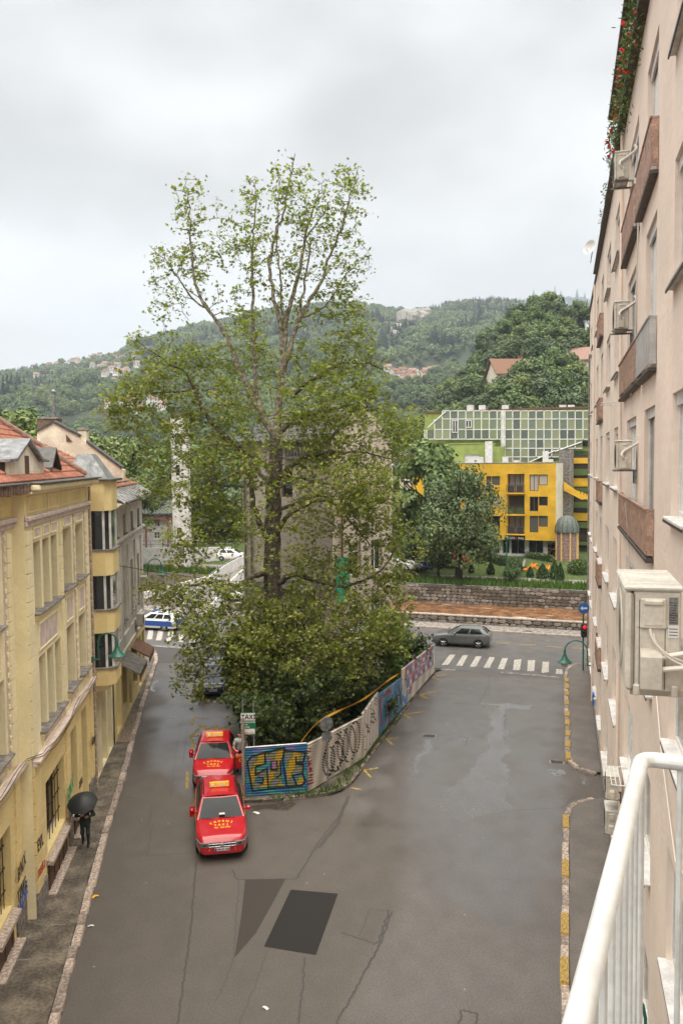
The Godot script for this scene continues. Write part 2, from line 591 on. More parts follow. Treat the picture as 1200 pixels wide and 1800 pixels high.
func make_road_material() -> StandardMaterial3D:
	var S := 1536
	var newer := blur_mask(road_mask(512,[px_poly([[592,1810],[688,1602],[716,1500],[650,1455],[600,1424],[655,1350],[760,1192],[1000,1190],[1004,1810]])],0.5,3),512,S,8)
	var fine := noise(101, 0.35, 2).get_image(S, S)
	var mid := noise(102, 0.02, 5).get_image(S, S)
	var big := noise(103, 0.004, 4).get_image(S, S)
	for q in [fine, mid, big]: q.convert(Image.FORMAT_L8)
	var df: PackedByteArray = fine.get_data()
	var dm: PackedByteArray = mid.get_data()
	var db: PackedByteArray = big.get_data()
	var out := PackedByteArray()
	out.resize(S * S * 3)
	var lut := PackedByteArray()
	lut.resize(1024)
	for i in 1024:
		lut[i] = int(clampf(pow(i / 1023.0 * 0.5, 1.0 / 2.2), 0, 1) * 255)
	var k := 0
	for i in S * S:
		var g := 0.26 + df[i] * 0.0044 + dm[i] * 0.0014 + db[i] * 0.0007
		var w := newer[i] / 255.0
		g *= 2046.0
		out[k] = lut[mini(int(g * (0.055 + 0.020 * w)), 1023)]
		out[k + 1] = lut[mini(int(g * (0.043 + 0.023 * w)), 1023)]
		out[k + 2] = lut[mini(int(g * (0.033 + 0.026 * w)), 1023)]
		k += 3
	var im := Image.create_from_data(S, S, false, Image.FORMAT_RGB8, out)
	var dk := Color(0.15, 0.13, 0.12, 0.5)
	var sd := Color(0.2, 0.18, 0.165, 0.28)
	for l in [
		[[[345,1515],[335,1640],[312,1800]],0.03,dk],[[[268,1450],[258,1505],[345,1498]],0.03,sd],
		[[[688,1602],[672,1650],[640,1710],[608,1770],[590,1800]],0.06,dk],[[[684,1600],[665,1655],[656,1660]],0.07,dk],
		[[[536,1683],[532,1730],[524,1800]],0.035,dk],[[[470,1672],[445,1740],[420,1800]],0.03,sd],
		[[[408,1528],[416,1546],[521,1545],[560,1480],[600,1430]],0.03,dk],[[[420,1546],[415,1620],[410,1690],[380,1760]],0.03,sd],
		[[[600,1640],[632,1650],[655,1657]],0.03,dk],[[[650,1598],[632,1646]],0.02,sd],[[[650,1598],[684,1602]],0.02,sd],
		[[[806,1800],[812,1776],[840,1782],[838,1800]],0.03,dk],[[[560,1490],[592,1450],[612,1400]],0.22,Color(0.2,0.17,0.15,0.25)],
		[[[858, 1186], [860, 1222], [745, 1218]], 0.025, sd], [[[858, 1188], [985, 1195]], 0.03, dk],
		[[[790, 1236], [842, 1238]], 0.03, dk], [[[840, 1238], [858, 1206], [850, 1210]], 0.05, dk],
		[[[300,1400],[310,1320],[320,1270],[340,1180]],0.03,sd],[[[296,1320],[330,1318]],0.03,sd],
		[[[330,1280],[325,1310],[322,1345]],0.02,dk],[[[200,1395],[268,1410],[262,1452]],0.03,sd],
		[[[780, 1300], [822, 1296], [818, 1310]], 0.03, dk],
		[[[888, 1240], [886, 1300]], 0.02, sd], [[[1010, 1400], [985, 1420], [900, 1424]], 0.02, sd]]:
		stroke(im, px_poly(l[0]), l[1] * 0.6, l[2], 77 + int(l[1] * 1000))
	var sp := RandomNumberGenerator.new()
	sp.seed = 9
	for q in 260:      # small stones, gum and litter specks on the asphalt
		var c := Vector2(sp.randf() * S, sp.randf() * S)
		var v := sp.randf()
		im.fill_rect(Rect2i(int(c.x), int(c.y), 1 + int(v * 2.2), 1 + int(v * 1.6)), Color(0.2, 0.18, 0.17) if v < 0.6 else Color(0.55, 0.52, 0.48))
	im.generate_mipmaps()
	# water film: where the photograph shows the road wet
	var R := 1024
	var film := blur_mask(road_mask(512, [
		px_poly([[640,1420],[700,1300],[770,1195],[985,1195],[990,1560],[860,1640],[760,1560],[700,1480]]),
		px_poly([[240,1330],[262,1240],[300,1130],[345,1130],[415,1300],[420,1380],[330,1420]])],1.6,15),512,R,8)
	var pud := blur_mask(road_mask(512, [
		px_poly([[872, 1236], [892, 1234], [888, 1330], [890, 1420], [800, 1440], [770, 1400], [850, 1330]]),
		px_poly([[740,1300],[752,1300],[735,1360],[724,1372]]),px_poly([[785,1272],[800,1272],[792,1284]]),px_poly([[796,1296],[822,1295],[820,1304],[800,1304]]),
		px_poly([[272,1180],[279,1181],[270,1212],[263,1222],[261,1212]]),px_poly([[1015,1364],[1030,1362],[1035,1375],[1022,1380]]),px_poly([[840,1236],[900,1237],[935,1240],[930,1250],[890,1243]]),
		px_poly([[430, 1415], [520, 1412], [500, 1425], [435, 1428]])], 0.5, 16), 512, R, 2)
	var rn := noise(17, 0.012, 5).get_image(R, R)
	rn.convert(Image.FORMAT_L8)
	var dr := rn.get_data()
	var ro := PackedByteArray()
	ro.resize(R * R)
	for i in R * R:
		var f := clampf(film[i] / 255.0 + (dr[i] - 128) * 0.003, 0, 1)
		var base := lerpf(0.66 + (dr[i] - 128) * 0.0012, 0.30 + (dr[i] - 128) * 0.0014, f)
		base = lerpf(base, 0.07, pud[i] / 255.0 * clampf(0.6 + (dr[i] - 110) * 0.012, 0.3, 1))
		ro[i] = int(clampf(base, 0.08, 1) * 255)
	var ri := Image.create_from_data(R, R, false, Image.FORMAT_L8, ro)
	ri.generate_mipmaps()
	var m := StandardMaterial3D.new()
	m.albedo_texture = ImageTexture.create_from_image(im)
	m.roughness_texture = ImageTexture.create_from_image(ri)
	m.roughness = 1.0
	m.metallic_specular = 0.8
	M["road"] = m
	return m

func sfrom(s: float, t: float) -> Vector2:      # river frame: s across (away from the camera), t along
	return Vector2(RN.x * s + RD.x * t, RN.z * s + RD.z * t)

var LKERB := PackedVector2Array()
var RKERB1 := PackedVector2Array()
var RKERB2 := PackedVector2Array()
var ISLE := PackedVector2Array()

func resample(p: PackedVector2Array, step: float) -> PackedVector2Array:
	var c := Curve2D.new()
	for i in p.size():
		var t := (p[mini(i + 1, p.size() - 1)] - p[maxi(i - 1, 0)]) / 6.0
		c.add_point(p[i], -t, t)
	var n := int(c.get_baked_length() / step)
	var out := PackedVector2Array()
	for i in n + 1: out.push_back(c.sample_baked(c.get_baked_length() * i / n, true))
	return out

# a row of kerb stones as parts of a pavement: side = +1 when the pavement lies to the left of the line
func kerb_row(parent: Node, line: PackedVector2Array, width: float, top: float, side: float, mats: Array, lens: Array, called := "kerb_stone"):
	var c := Curve2D.new()
	for q in line: c.add_point(q)
	var L := c.get_baked_length()
	var variants := []
	for k in 3:
		var mb := MB.new()
		mb.bbox(Vector3(-0.5, -0.2, 0), Vector3(0.5, 0, 1), 0.06 + 0.02 * k)
		variants.append(mb.mesh())
	var s := 0.0
	while s < L - 0.15:
		var w := minf(rr(lens[0], lens[1]), L - s)
		var a := c.sample_baked(s + 0.012)
		var b := c.sample_baked(s + w - 0.012)
		var d := b - a
		var o := inst(called, variants[rng.randi() % 3], mats[rng.randi() % mats.size()], parent)
		var x := Vector3(d.x, rr(-0.012, 0.012), d.y)
		var z := Vector3(d.y, 0, -d.x).normalized() * side
		o.transform = Transform3D(Basis(x, Vector3(0, 1, 0), z * width * rr(0.94, 1.06)), Vector3((a.x + b.x) * 0.5, top + rr(-0.012, 0.012), (a.y + b.y) * 0.5) + z * rr(-0.012, 0.012))
		s += w

func flat(called: String, poly: PackedVector2Array, y: float, m: Material) -> MeshInstance3D:
	var mb := MB.new()
	mb.sheet(poly, y)
	return struct(called, mb, m)

func strip(mb: MB, a: Vector2, b: Vector2, w: float, y: float):
	var d := (b - a).normalized().orthogonal() * w * 0.5
	mb.sheet(PackedVector2Array([a - d, b - d, b + d, a + d]), y)

func build_setting():
	# near bank: one wide sheet of asphalt and worn ground up to the river wall
	flat("ground", PackedVector2Array([sfrom(-160, -400), sfrom(-160, 400), sfrom(69.8, 400), sfrom(69.8, -400)]), -0.012, M.asphalt_plain)
	var mb := MB.new()
	var a := Vector3(RX0, 0, RZ0 + RH)
	mb.quad(a,a + Vector3(RW,0,0),Vector3(RX0 + RW,0,RZ0),Vector3(RX0,0,RZ0),Vector2(0,1),Vector2(1,1),Vector2(1,0),Vector2(0,0))
	struct("road", mb, make_road_material())
	flat("river_road", PackedVector2Array([sfrom(54.0, -200), sfrom(54.0, 200), sfrom(67.25, 200), sfrom(67.25, -200)]), 0.006, M.asphalt_far)

	# pavement in front of the yellow house
	LKERB = resample(PackedVector2Array([Vector2(-5.2,-8),Vector2(-6.65,-16),Vector2(-7.33,-20.2),Vector2(-7.95,-24.3),Vector2(-8.99,-30.75),Vector2(-9.79,-36.43),Vector2(-11.24,-45.63),Vector2(-12.5,-54.28),Vector2(-13.3,-59.5),Vector2(-14.4,-62.2),Vector2(-17.5,-63.6),Vector2(-24,-66.2)]),1.0)
	var poly := LKERB.duplicate()
	poly.push_back(Vector2(-40, -66)); poly.push_back(Vector2(-40, -8))
	var pv := flat("pavement", poly, 0.115, M.pavement)
	kerb_row(pv, LKERB, 0.27, 0.128, -1.0, [M.kerb_stone, M.kerb_stone, M.kerb_dark], [0.55, 1.25])
	var jb := MB.new()
	for q in [[[28,1699],[66,1697]],[[62,1635],[116,1636]],[[92,1577],[146,1577]],[[126,1493],[172,1493]],[[172,1424],[190,1424]]]:
		strip(jb, gp2(q[0][0], q[0][1] - 4), gp2(q[1][0], q[1][1] - 4), 0.05, 0.12)
	obj("joint", jb, M.concrete, pv)
	var cb := MB.new()      # pale paved strip before a doorway
	cb.sheet(px_poly([[197, 1309], [229, 1309], [243, 1258], [218, 1257]]), 0.124)
	for k in 5:
		var t := k / 5.0
		strip(cb, gp2(197 + 21 * t, 1309 - 52 * t), gp2(229 + 14 * t, 1309 - 51 * t), 0.03, 0.132)
	obj("paved_strip", cb, M.paver, pv)

	# pavement before the pink block: two stretches with a driveway between
	RKERB1 = resample(PackedVector2Array([Vector2(2.6,-8),Vector2(4.5,-16),gp2(1000,1700),gp2(1000,1560),gp2(1000,1460),gp2(1003,1432),gp2(1014,1418),gp2(1046,1409)]),0.6)
	poly = RKERB1.duplicate()
	poly.push_back(gp2(1075, 1405)); poly.push_back(Vector2(6, -8))
	var p1 := flat("pavement", poly, 0.115, M.wet_pavement)
	kerb_row(p1, RKERB1, 0.24, 0.128, 1.0, [M.kerb_stone, M.kerb_stone, M.kerb_dark], [0.5, 1.0])
	RKERB2 = resample(PackedVector2Array([gp2(1050,1362),gp2(1030,1358),gp2(1010,1346),gp2(1001,1328),gp2(1000,1290),gp2(998,1240),gp2(997,1190),gp2(1001,1177),gp2(1014,1170),gp2(1036,1170)]),0.6)
	poly = RKERB2.duplicate()
	poly.push_back(gp2(1060, 1175)); poly.push_back(gp2(1075, 1360))
	var p2 := flat("pavement", poly, 0.115, M.wet_pavement)
	kerb_row(p2, RKERB2, 0.22, 0.128, 1.0, [M.kerb_dark, M.kerb_dark, M.kerb_stone], [0.5, 1.0])
	# yellow-painted raised kerb blocks standing on the kerb line
	var yb := MB.new()
	yb.prism(PackedVector2Array([Vector2(-0.5, -0.1), Vector2(0.5, -0.1), Vector2(0.45, 0.07), Vector2(-0.45, 0.07)]), 0, 1)
	var ym := yb.mesh()
	for q in [[p1,[[1000,1708],[1000,1664],[1000,1626],[1000,1576],[1000,1528],[1000,1490],[1000,1446],[1000,1418]],1],[p2,[[1003,1330],[1002,1309],[1002,1290],[1001,1271],[1001,1256],[1000,1236],[1000,1220],[1000,1208],[999,1196]],1]]:
		var l: Array = q[1]
		for k in l.size():
			if q[0] == p1 and k % 2 == 1: continue
			var g := gpt(l[k][0], l[k][1], 0.13)
			var o := inst("painted_kerb_block", ym, M.kerb_yellow, q[0])
			var dv := Vector3(0.2503, 0, -0.9682)
			o.transform = Transform3D(Basis(dv * (1.25 if q[0] == p1 else 0.95), Vector3.UP, Vector3(0.97, 0, 0.25) * 0.23), g + Vector3(-0.24, 0, -0.05))

	# the fenced plot: raised soil behind a dark kerb
	ISLE = resample(PackedVector2Array([gp2(427,1412),gp2(470,1411),gp2(545,1403),gp2(588,1397),gp2(615,1382),gp2(640,1350),gp2(668,1310),gp2(700,1268),gp2(735,1218),gp2(765,1182)]),0.6)
	poly = ISLE.duplicate()
	for q in [sfrom(53.9, -14), sfrom(53.9, -26), Vector2(-7.2, -60.5), Vector2(-6.2, -50)]: poly.push_back(q)
	var isle := flat("plot_ground", poly, 0.11, M.soil)
	kerb_row(isle, ISLE, 0.16, 0.122, 1.0, [M.kerb_dark, M.pavement], [0.6, 1.1])
	flat("footway", PackedVector2Array([ISLE[0], ISLE[4], ISLE[8], ISLE[11], ISLE[13] + Vector2(-0.9, -0.2), gp2(560, 1390), gp2(432, 1400)]), 0.118, M.pavement)

	# markings
	var zb := MB.new()
	for q in [[[790,1151],[800,1151],[787,1169],[776,1169]],[[813,1152],[822,1152],[812,1171],[801,1170]],[[836,1154],[846,1154],[836,1172],[825,1172]],[[860,1155],[869,1156],[860,1174],[849,1174]],[[882,1157],[892,1157],[885,1177],[874,1176]],[[903,1160],[916,1159],[913,1178],[901,1178]],[[927,1161],[940,1161],[938,1180],[926,1180]],[[953,1163],[964,1164],[964,1182],[951,1183]],[[977,1176],[987,1177],[989,1185],[976,1185]]]:
		zb.sheet(px_poly(q), 0.012)
	for q in [[[262,1106],[270,1106],[268,1124],[258,1124]],[[279,1107],[288,1107],[284,1126],[274,1126]],[[297,1108],[307,1108],[302,1127],[292,1127]],[[318,1109],[328,1110],[322,1129],[311,1128]],[[340,1111],[350,1111],[344,1130],[332,1130]]]:
		zb.sheet(px_poly(q), 0.012)
	struct("zebra_crossing", zb, M.road_white)
	var lb := MB.new()
	for q in [[[912, 1123], [950, 1124]], [[956, 1126], [990, 1129]]]: strip(lb, gp2(q[0][0], q[0][1]), gp2(q[1][0], q[1][1]), 0.12, 0.012)
	strip(lb, gp2(770, 1177), gp2(800, 1178), 0.4, 0.012)
	strip(lb, gp2(880, 1182), gp2(985, 1191), 0.28, 0.012)
	strip(lb, gp2(262, 1135), gp2(350, 1141), 0.5, 0.012)
	struct("road_line", lb, M.concrete)
	var yl := MB.new()
	for q in [[[871,1130],[895,1131]],[[914,1133],[942,1134]],[[958,1136],[986,1138]],[[1004,1139],[1034,1141]]]: strip(yl,gp2(q[0][0],q[0][1]),gp2(q[1][0],q[1][1]),0.16,0.012)
	for q in [[[640,1354],[664,1350]],[[638,1352],[651,1366]],[[678,1299],[700,1297]],[[678,1299],[690,1309]],[[710,1256],[745,1251]],[[710,1256],[722,1264]],[[737,1222],[765,1215]],[[737,1222],[752,1229]],[[757,1190],[784,1186]],[[757,1190],[776,1197]],[[616,1385],[635,1388]]]:
		strip(yl, gp2(q[0][0], q[0][1]), gp2(q[1][0], q[1][1]), 0.11, 0.006)
	for q in [[[340,1262],[368,1262]],[[386,1262],[412,1262]],[[340,1262],[337,1276]],[[337,1290],[335,1300]],[[404,1381],[421,1381]],[[330,1356],[329,1386]],[[340,1300],[338,1318]]]:
		strip(yl, gp2(q[0][0], q[0][1]), gp2(q[1][0], q[1][1]), 0.13, 0.006)
	struct("road_marking", yl, M.road_yellow)
	# the word on the taxi rank, read from the far side
	for q in [["T", 400], ["A", 382], ["X", 362], ["I", 346]]:
		var tm := text_mesh(q[0], 1.9, 0.004)
		var o := inst("road_marking", tm, M.road_yellow)
		o.set_meta("kind", "structure")
		var c := gpt(q[1], 1284)
		o.transform = Transform3D(Basis(Vector3(-0.36, 0, 0.04), Vector3(-0.12, 0, 1.0), Vector3(0, 1, 0)), c + Vector3(0, 0.006, 0))

	# far kerb and footway along the river, in pale stone
	var fw := flat("footway", PackedVector2Array([sfrom(67.25, -90), sfrom(67.25, 90), sfrom(69.45, 90), sfrom(69.45, -90)]), 0.11, M.concrete)
	var line := PackedVector2Array([sfrom(67.2, -60), sfrom(67.2, 20)])
	kerb_row(fw, line, 0.2, 0.125, 1.0, [M.kerb_stone], [0.9, 1.4])

	# river
	var wb := MB.new()
	var rows := []
	var wn := noise(55, 0.16, 4)
	for i in 41:
		var row := PackedVector3Array()
		for j in 141:
			var q := sfrom(69.6 + 26.0 * i / 40.0, -150 + 240.0 * j / 140.0)
			var y := -2.6 + 0.12 * wn.get_noise_2d(q.x * 2.0, q.y * 3.0)
			row.push_back(Vector3(q.x, y, q.y))
		rows.append(row)
	wb.grid(rows)
	struct("river", wb, M.river_water)
	var foam := MB.new()     # broken white water on the silt-brown flood
	var fr := RandomNumberGenerator.new()
	fr.seed = 12
	for k in 240:
		var q := sfrom(fr.randf_range(76, 94.6), fr.randf_range(-70, 10))
		var w := fr.randf_range(0.25, 0.9)
		var y := -2.6 + 0.12 * wn.get_noise_2d(q.x * 2.0, q.y * 3.0) + 0.03
		var d := Vector2(RD.x, RD.z)
		var pl := PackedVector2Array()
		for e in 8:
			var an := TAU * e / 8.0
			pl.push_back(q + d * cos(an) * w * fr.randf_range(0.6, 1.1) + d.orthogonal() * sin(an) * w * 0.16 * fr.randf_range(0.4, 1.2))
		foam.sheet(pl, y)
	var fo := struct("river_foam", foam, mat("foam", Color(0.56, 0.42, 0.31), 0.6))
	fo.set_meta("kind", "stuff"); fo.set_meta("label", "pale broken foam on the brown river water"); fo.set_meta("category", "foam")

	stone_wall("parapet_wall", "low rubble stone parapet with pale coping along the near river edge", 69.45, 0.45, -3.0, 0.0, 0.78, -62, 10, true)
	stone_wall("embankment_wall", "tall mossy stone embankment wall below the far grass bank", 95.0, 0.5, -3.2, -2.7, -0.55, -76, 12, false)

# wall of stones one can pick apart: every stone a part, mortar core behind
func stone_wall(called: String, label: String, s: float, thick: float, ybase: float, y0: float, y1: float, t0: float, t1: float, coping: bool):
	var o := sfrom(s, 0)
	var w := thing(called, label, "wall", Transform3D(Basis(RD, Vector3.UP, -RN), Vector3(o.x, 0, o.y)))
	var core := MB.new()
	core.box(Vector3(-160, ybase, -thick), Vector3(130, y1 - (0.1 if coping else 0.02), -0.05))
	obj("core", core, M.mortar, w)
	var vs := []
	for k in 6:
		var mb := MB.new()
		var p := PackedVector2Array()
		for e in 8:
			var an := TAU * (e + 0.5) / 8
			var c := Vector2(cos(an), sin(an))
			c /= maxf(absf(c.x), absf(c.y))
			p.push_back(Vector2(c.x * rr(0.37, 0.5), c.y * rr(0.36, 0.52)))
		mb.prism(p, -0.6, 0.0)
		var p2 := PackedVector2Array()
		for q in p: p2.push_back(q * 0.86)
		for e in 8:
			mb.quad(Vector3(p[e].x, p[e].y, 0), Vector3(p[(e + 1) % 8].x, p[(e + 1) % 8].y, 0), Vector3(p2[(e + 1) % 8].x, p2[(e + 1) % 8].y, 0.25), Vector3(p2[e].x, p2[e].y, 0.25))
		for e in 6: mb.tri(Vector3(p2[0].x, p2[0].y, 0.25), Vector3(p2[e + 1].x, p2[e + 1].y, 0.25), Vector3(p2[(e + 2) % 8].x, p2[(e + 2) % 8].y, 0.25))
		vs.append(mb.mesh())
	var ms := [M.stone_a, M.stone_b, M.stone_a, M.stone_c, M.stone_b]
	var rows := 2 if coping else 6
	var rh := (y1 - y0 - (0.12 if coping else 0.0)) / rows
	var moss := noise(61, 0.12, 3)
	var vis0 := -24.0 if coping else -29.0
	var rest := MB.new()
	for r in rows:
		var t := t0
		while t < t1:
			var wd := rr(0.35, 1.0) if not coping else rr(0.4, 0.9)
			var m: Material = ms[rng.randi() % 5]
			if not coping and moss.get_noise_2d(t, r * 3.0) + (t + 22.0) * 0.02 > 0.05: m = [M.stone_d, M.stone_b, M.stone_d][rng.randi() % 3]
			var xf := Transform3D(Basis(Vector3(wd * 1.02, 0, 0), Vector3(0, rh * 1.04, 0), Vector3(0, 0, 0.14)), Vector3(t + wd * 0.5, y0 + rh * (r + 0.5), rr(-0.03, 0.04)))
			if t > vis0 and t < -3:
				var st := inst("stone", vs[rng.randi() % 6], m, w)
				st.transform = xf
			else:
				rest.box(Vector3(-0.47, -0.46, -0.3), Vector3(0.47, 0.46, 0.3), xf)
			t += wd
	var ro := obj("stonework", rest, M.stone_a, w)
	ro.set_meta("kind", "stuff")
	if coping:
		var cb := MB.new()
		cb.bbox(Vector3(-0.5, -0.06, -0.5), Vector3(0.5, 0.06, 0.5), 0.03)
		var cm := cb.mesh()
		var t := t0
		while t < t1:
			var c := inst("coping_stone", cm, M.stone_cap, w)
			var wd := rr(0.8, 1.3)
			c.transform = Transform3D(Basis(Vector3(wd - 0.02, 0, 0), Vector3.UP, Vector3(0, 0, thick + 0.1)), Vector3(t + wd * 0.5, y1 - 0.05, -thick * 0.5))
			t += wd

func text_mesh(s: String, h: float, depth: float, font := "Droid Sans", bold := true) -> TextMesh:
	var key := "font" + font
	if not T.has(key):
		var f := SystemFont.new()
		f.font_names = PackedStringArray([font])
		f.font_weight = 700
		T[key] = f
	var t := TextMesh.new()
	t.font = T[key]
	t.text = s
	t.font_size = 64
	t.pixel_size = h / 46.0
	t.depth = depth
	return t

func text(s: String, h: float, depth: float, m: Material, parent: Node, xf: Transform3D, called := "lettering") -> MeshInstance3D:
	var o := inst(called, text_mesh(s, h, depth), m, parent)
	o.transform = xf
	return o

# ---------------------------------------------------------------- building helpers
# a window part: frame, panes as sub-parts, optional sill; local x/y in the wall plane, z = outer wall plane
func window(parent: Node, xa: float, ya: float, xb: float, yb: float, z: float, fm: Material, gm: Material, cols := 1, transom := 0.0, fw := 0.07, sill: Material = null, sill_out := 0.12, called := "window") -> Node3D:
	var fb := MB.new()
	fb.box(Vector3(xa, ya, z - 0.06), Vector3(xa + fw, yb, z))
	fb.box(Vector3(xb - fw, ya, z - 0.06), Vector3(xb, yb, z))
	fb.box(Vector3(xa + fw, ya, z - 0.06), Vector3(xb - fw, ya + fw, z))
	fb.box(Vector3(xa + fw, yb - fw, z - 0.06), Vector3(xb - fw, yb, z))
	var w := (xb - xa - 2 * fw) / cols
	for k in range(1, cols):
		var c := xa + fw + w * k
		fb.box(Vector3(c - fw * 0.5, ya + fw, z - 0.055), Vector3(c + fw * 0.5, yb - fw, z + 0.004))
	if transom > 0:
		var y := ya + (yb - ya) * transom
		fb.box(Vector3(xa + fw, y - fw * 0.4, z - 0.05), Vector3(xb - fw, y + fw * 0.4, z + 0.002))
	var o := obj(called, fb, fm, parent)
	for k in cols:
		var pb := MB.new()
		var x0 := xa + fw + w * k + 0.005
		pb.box(Vector3(x0, ya + fw, z - 0.045), Vector3(x0 + w - 0.01, yb - fw, z - 0.03))
		obj("pane", pb, gm, o)
	if sill:
		var sb := MB.new()
		sb.bbox(Vector3(xa - 0.06, ya - 0.06, z), Vector3(xb + 0.06, ya + 0.005, z + 0.3 + sill_out), 0.012)
		obj("sill", sb, sill, o)
	return o

# rows of real tiles on a four-cornered roof slope: a,b lower edge, d,c upper edge
func tiles(mb: MB, a: Vector3, b: Vector3, c: Vector3, d: Vector3, tw: float, tl: float):
	var rows := maxi(1, int(a.distance_to(d) / tl))
	var up := (b - a).cross(d - a).normalized()
	if up.y < 0: up = -up
	for r in rows:
		var f0 := float(r) / rows
		var f1 := float(r + 1) / rows + 0.25 / rows
		var l0 := a.lerp(d, f0)
		var r0 := b.lerp(c, f0)
		var l1 := a.lerp(d, minf(f1, 1.0))
		var r1 := b.lerp(c, minf(f1, 1.0))
		var n := maxi(1, int(l0.distance_to(r0) / tw))
		for k in n:
			var e := rr(0.0, 0.018)
			var u0 := float(k) / n
			var u1 := float(k + 1) / n - 0.06 / n
			var um := (u0 + u1) * 0.5
			var p0 := l0.lerp(r0, u0) + up * 0.03
			var pm := l0.lerp(r0, um) + up * (0.085 + e)
			var p1 := l0.lerp(r0, u1) + up * 0.03
			var q0 := l1.lerp(r1, u0)
			var qm := l1.lerp(r1, um) + up * 0.03
			var q1 := l1.lerp(r1, u1)
			mb.quad(p0, pm, qm, q0); mb.quad(pm, p1, q1, qm)
			mb.tri(p0, p1, pm)

func roof_part(parent: Node, called: String, a: Vector3, b: Vector3, c: Vector3, d: Vector3, under: Material, tile: Material, tw := 0.26, tl := 0.34) -> MeshInstance3D:
	var mb := MB.new()
	mb.quad(a, b, c, d)
	mb.quad(a + Vector3.DOWN * 0.12, d + Vector3.DOWN * 0.12, c + Vector3.DOWN * 0.12, b + Vector3.DOWN * 0.12)
	mb.quad(a + Vector3.DOWN * 0.12, b + Vector3.DOWN * 0.12, b, a)
	var o := obj(called, mb, under, parent)
	var tb := MB.new()
	tiles(tb, a, b, c, d, tw, tl)
	var t := obj("roof_tile", tb, tile, o)
	t.set_meta("kind", "stuff")
	return o

func chimney(parent: Node, c: Vector3, w: float, d: float, h: float, m: Material, cap: Material, called := "chimney"):
	var mb := MB.new()
	mb.box(c - Vector3(w, 0.6, d) * 0.5 * Vector3(1, 2, 1), c + Vector3(w * 0.5, h, d * 0.5))
	var o := obj(called, mb, m, parent)
	var cb := MB.new()
	cb.bbox(c + Vector3(-w * 0.5 - 0.06, h, -d * 0.5 - 0.06), c + Vector3(w * 0.5 + 0.06, h + 0.1, d * 0.5 + 0.06), 0.02)
	cb.box(c + Vector3(-w * 0.3, h + 0.1, -d * 0.3), c + Vector3(w * 0.3, h + 0.18, d * 0.3))
	obj("cap", cb, cap, o)

func gooseneck_lamp(label: String, foot: Vector3, out: Vector3, rise: float, reach: float, s: float, stand := 0.0):
	# a wall or post lamp with a swan neck and a bell-shaped green shade
	var o := thing("street_lamp", label, "street lamp", Transform3D(Basis.IDENTITY, foot), "green swan-neck street lamps")
	var pts := []
	if stand > 0: pts.append(Vector3(0, 0, 0))
	pts.append(Vector3(0, stand, 0) + out * 0.25 * (0.0 if stand > 0 else 1.0))
	var b: Vector3 = pts[-1]
	pts.append(b + Vector3(0, rise * 0.7, 0))
	for k in 9:
		var a := PI * k / 8.0
		pts.append(b + Vector3(0, rise * 0.7 + sin(a) * reach * 0.5, 0) + out * (reach * 0.5 - cos(a) * reach * 0.5))
	var nb := MB.new()
	nb.tube(pts, 0.035 * s, 8)
	obj("neck", nb, M.lamp_green, o)
	var e: Vector3 = pts[-1]
	if stand == 0:
		var kb := MB.new()
		kb.tube([-out * 0.02, out * 0.3], 0.04 * s, 8)
		kb.box(Vector3(-0.06, -0.12, -0.06), Vector3(0.06, 0.12, 0.06))
		obj("bracket", kb, M.lamp_green, o)
	var sb := MB.new()
	sb.lathe([Vector2(0.01,0.06),Vector2(0.05,0.05),Vector2(0.06,-0.14),Vector2(0.10,-0.24),Vector2(0.16,-0.36),Vector2(0.25,-0.46),Vector2(0.33,-0.5),Vector2(0.335,-0.53),Vector2(0.30,-0.52),Vector2(0.2,-0.44)],20,Transform3D(Basis.from_scale(Vector3.ONE * s * 1.25),e))
	obj("shade", sb, M.lamp_green, o)
	var gb := MB.new()
	gb.lathe([Vector2(0.17, -0.46), Vector2(0.17, -0.6), Vector2(0.13, -0.72), Vector2(0.01, -0.76)], 14, Transform3D(Basis.from_scale(Vector3.ONE * s * 1.25), e))
	obj("globe", gb, M.lamp_glass, o)

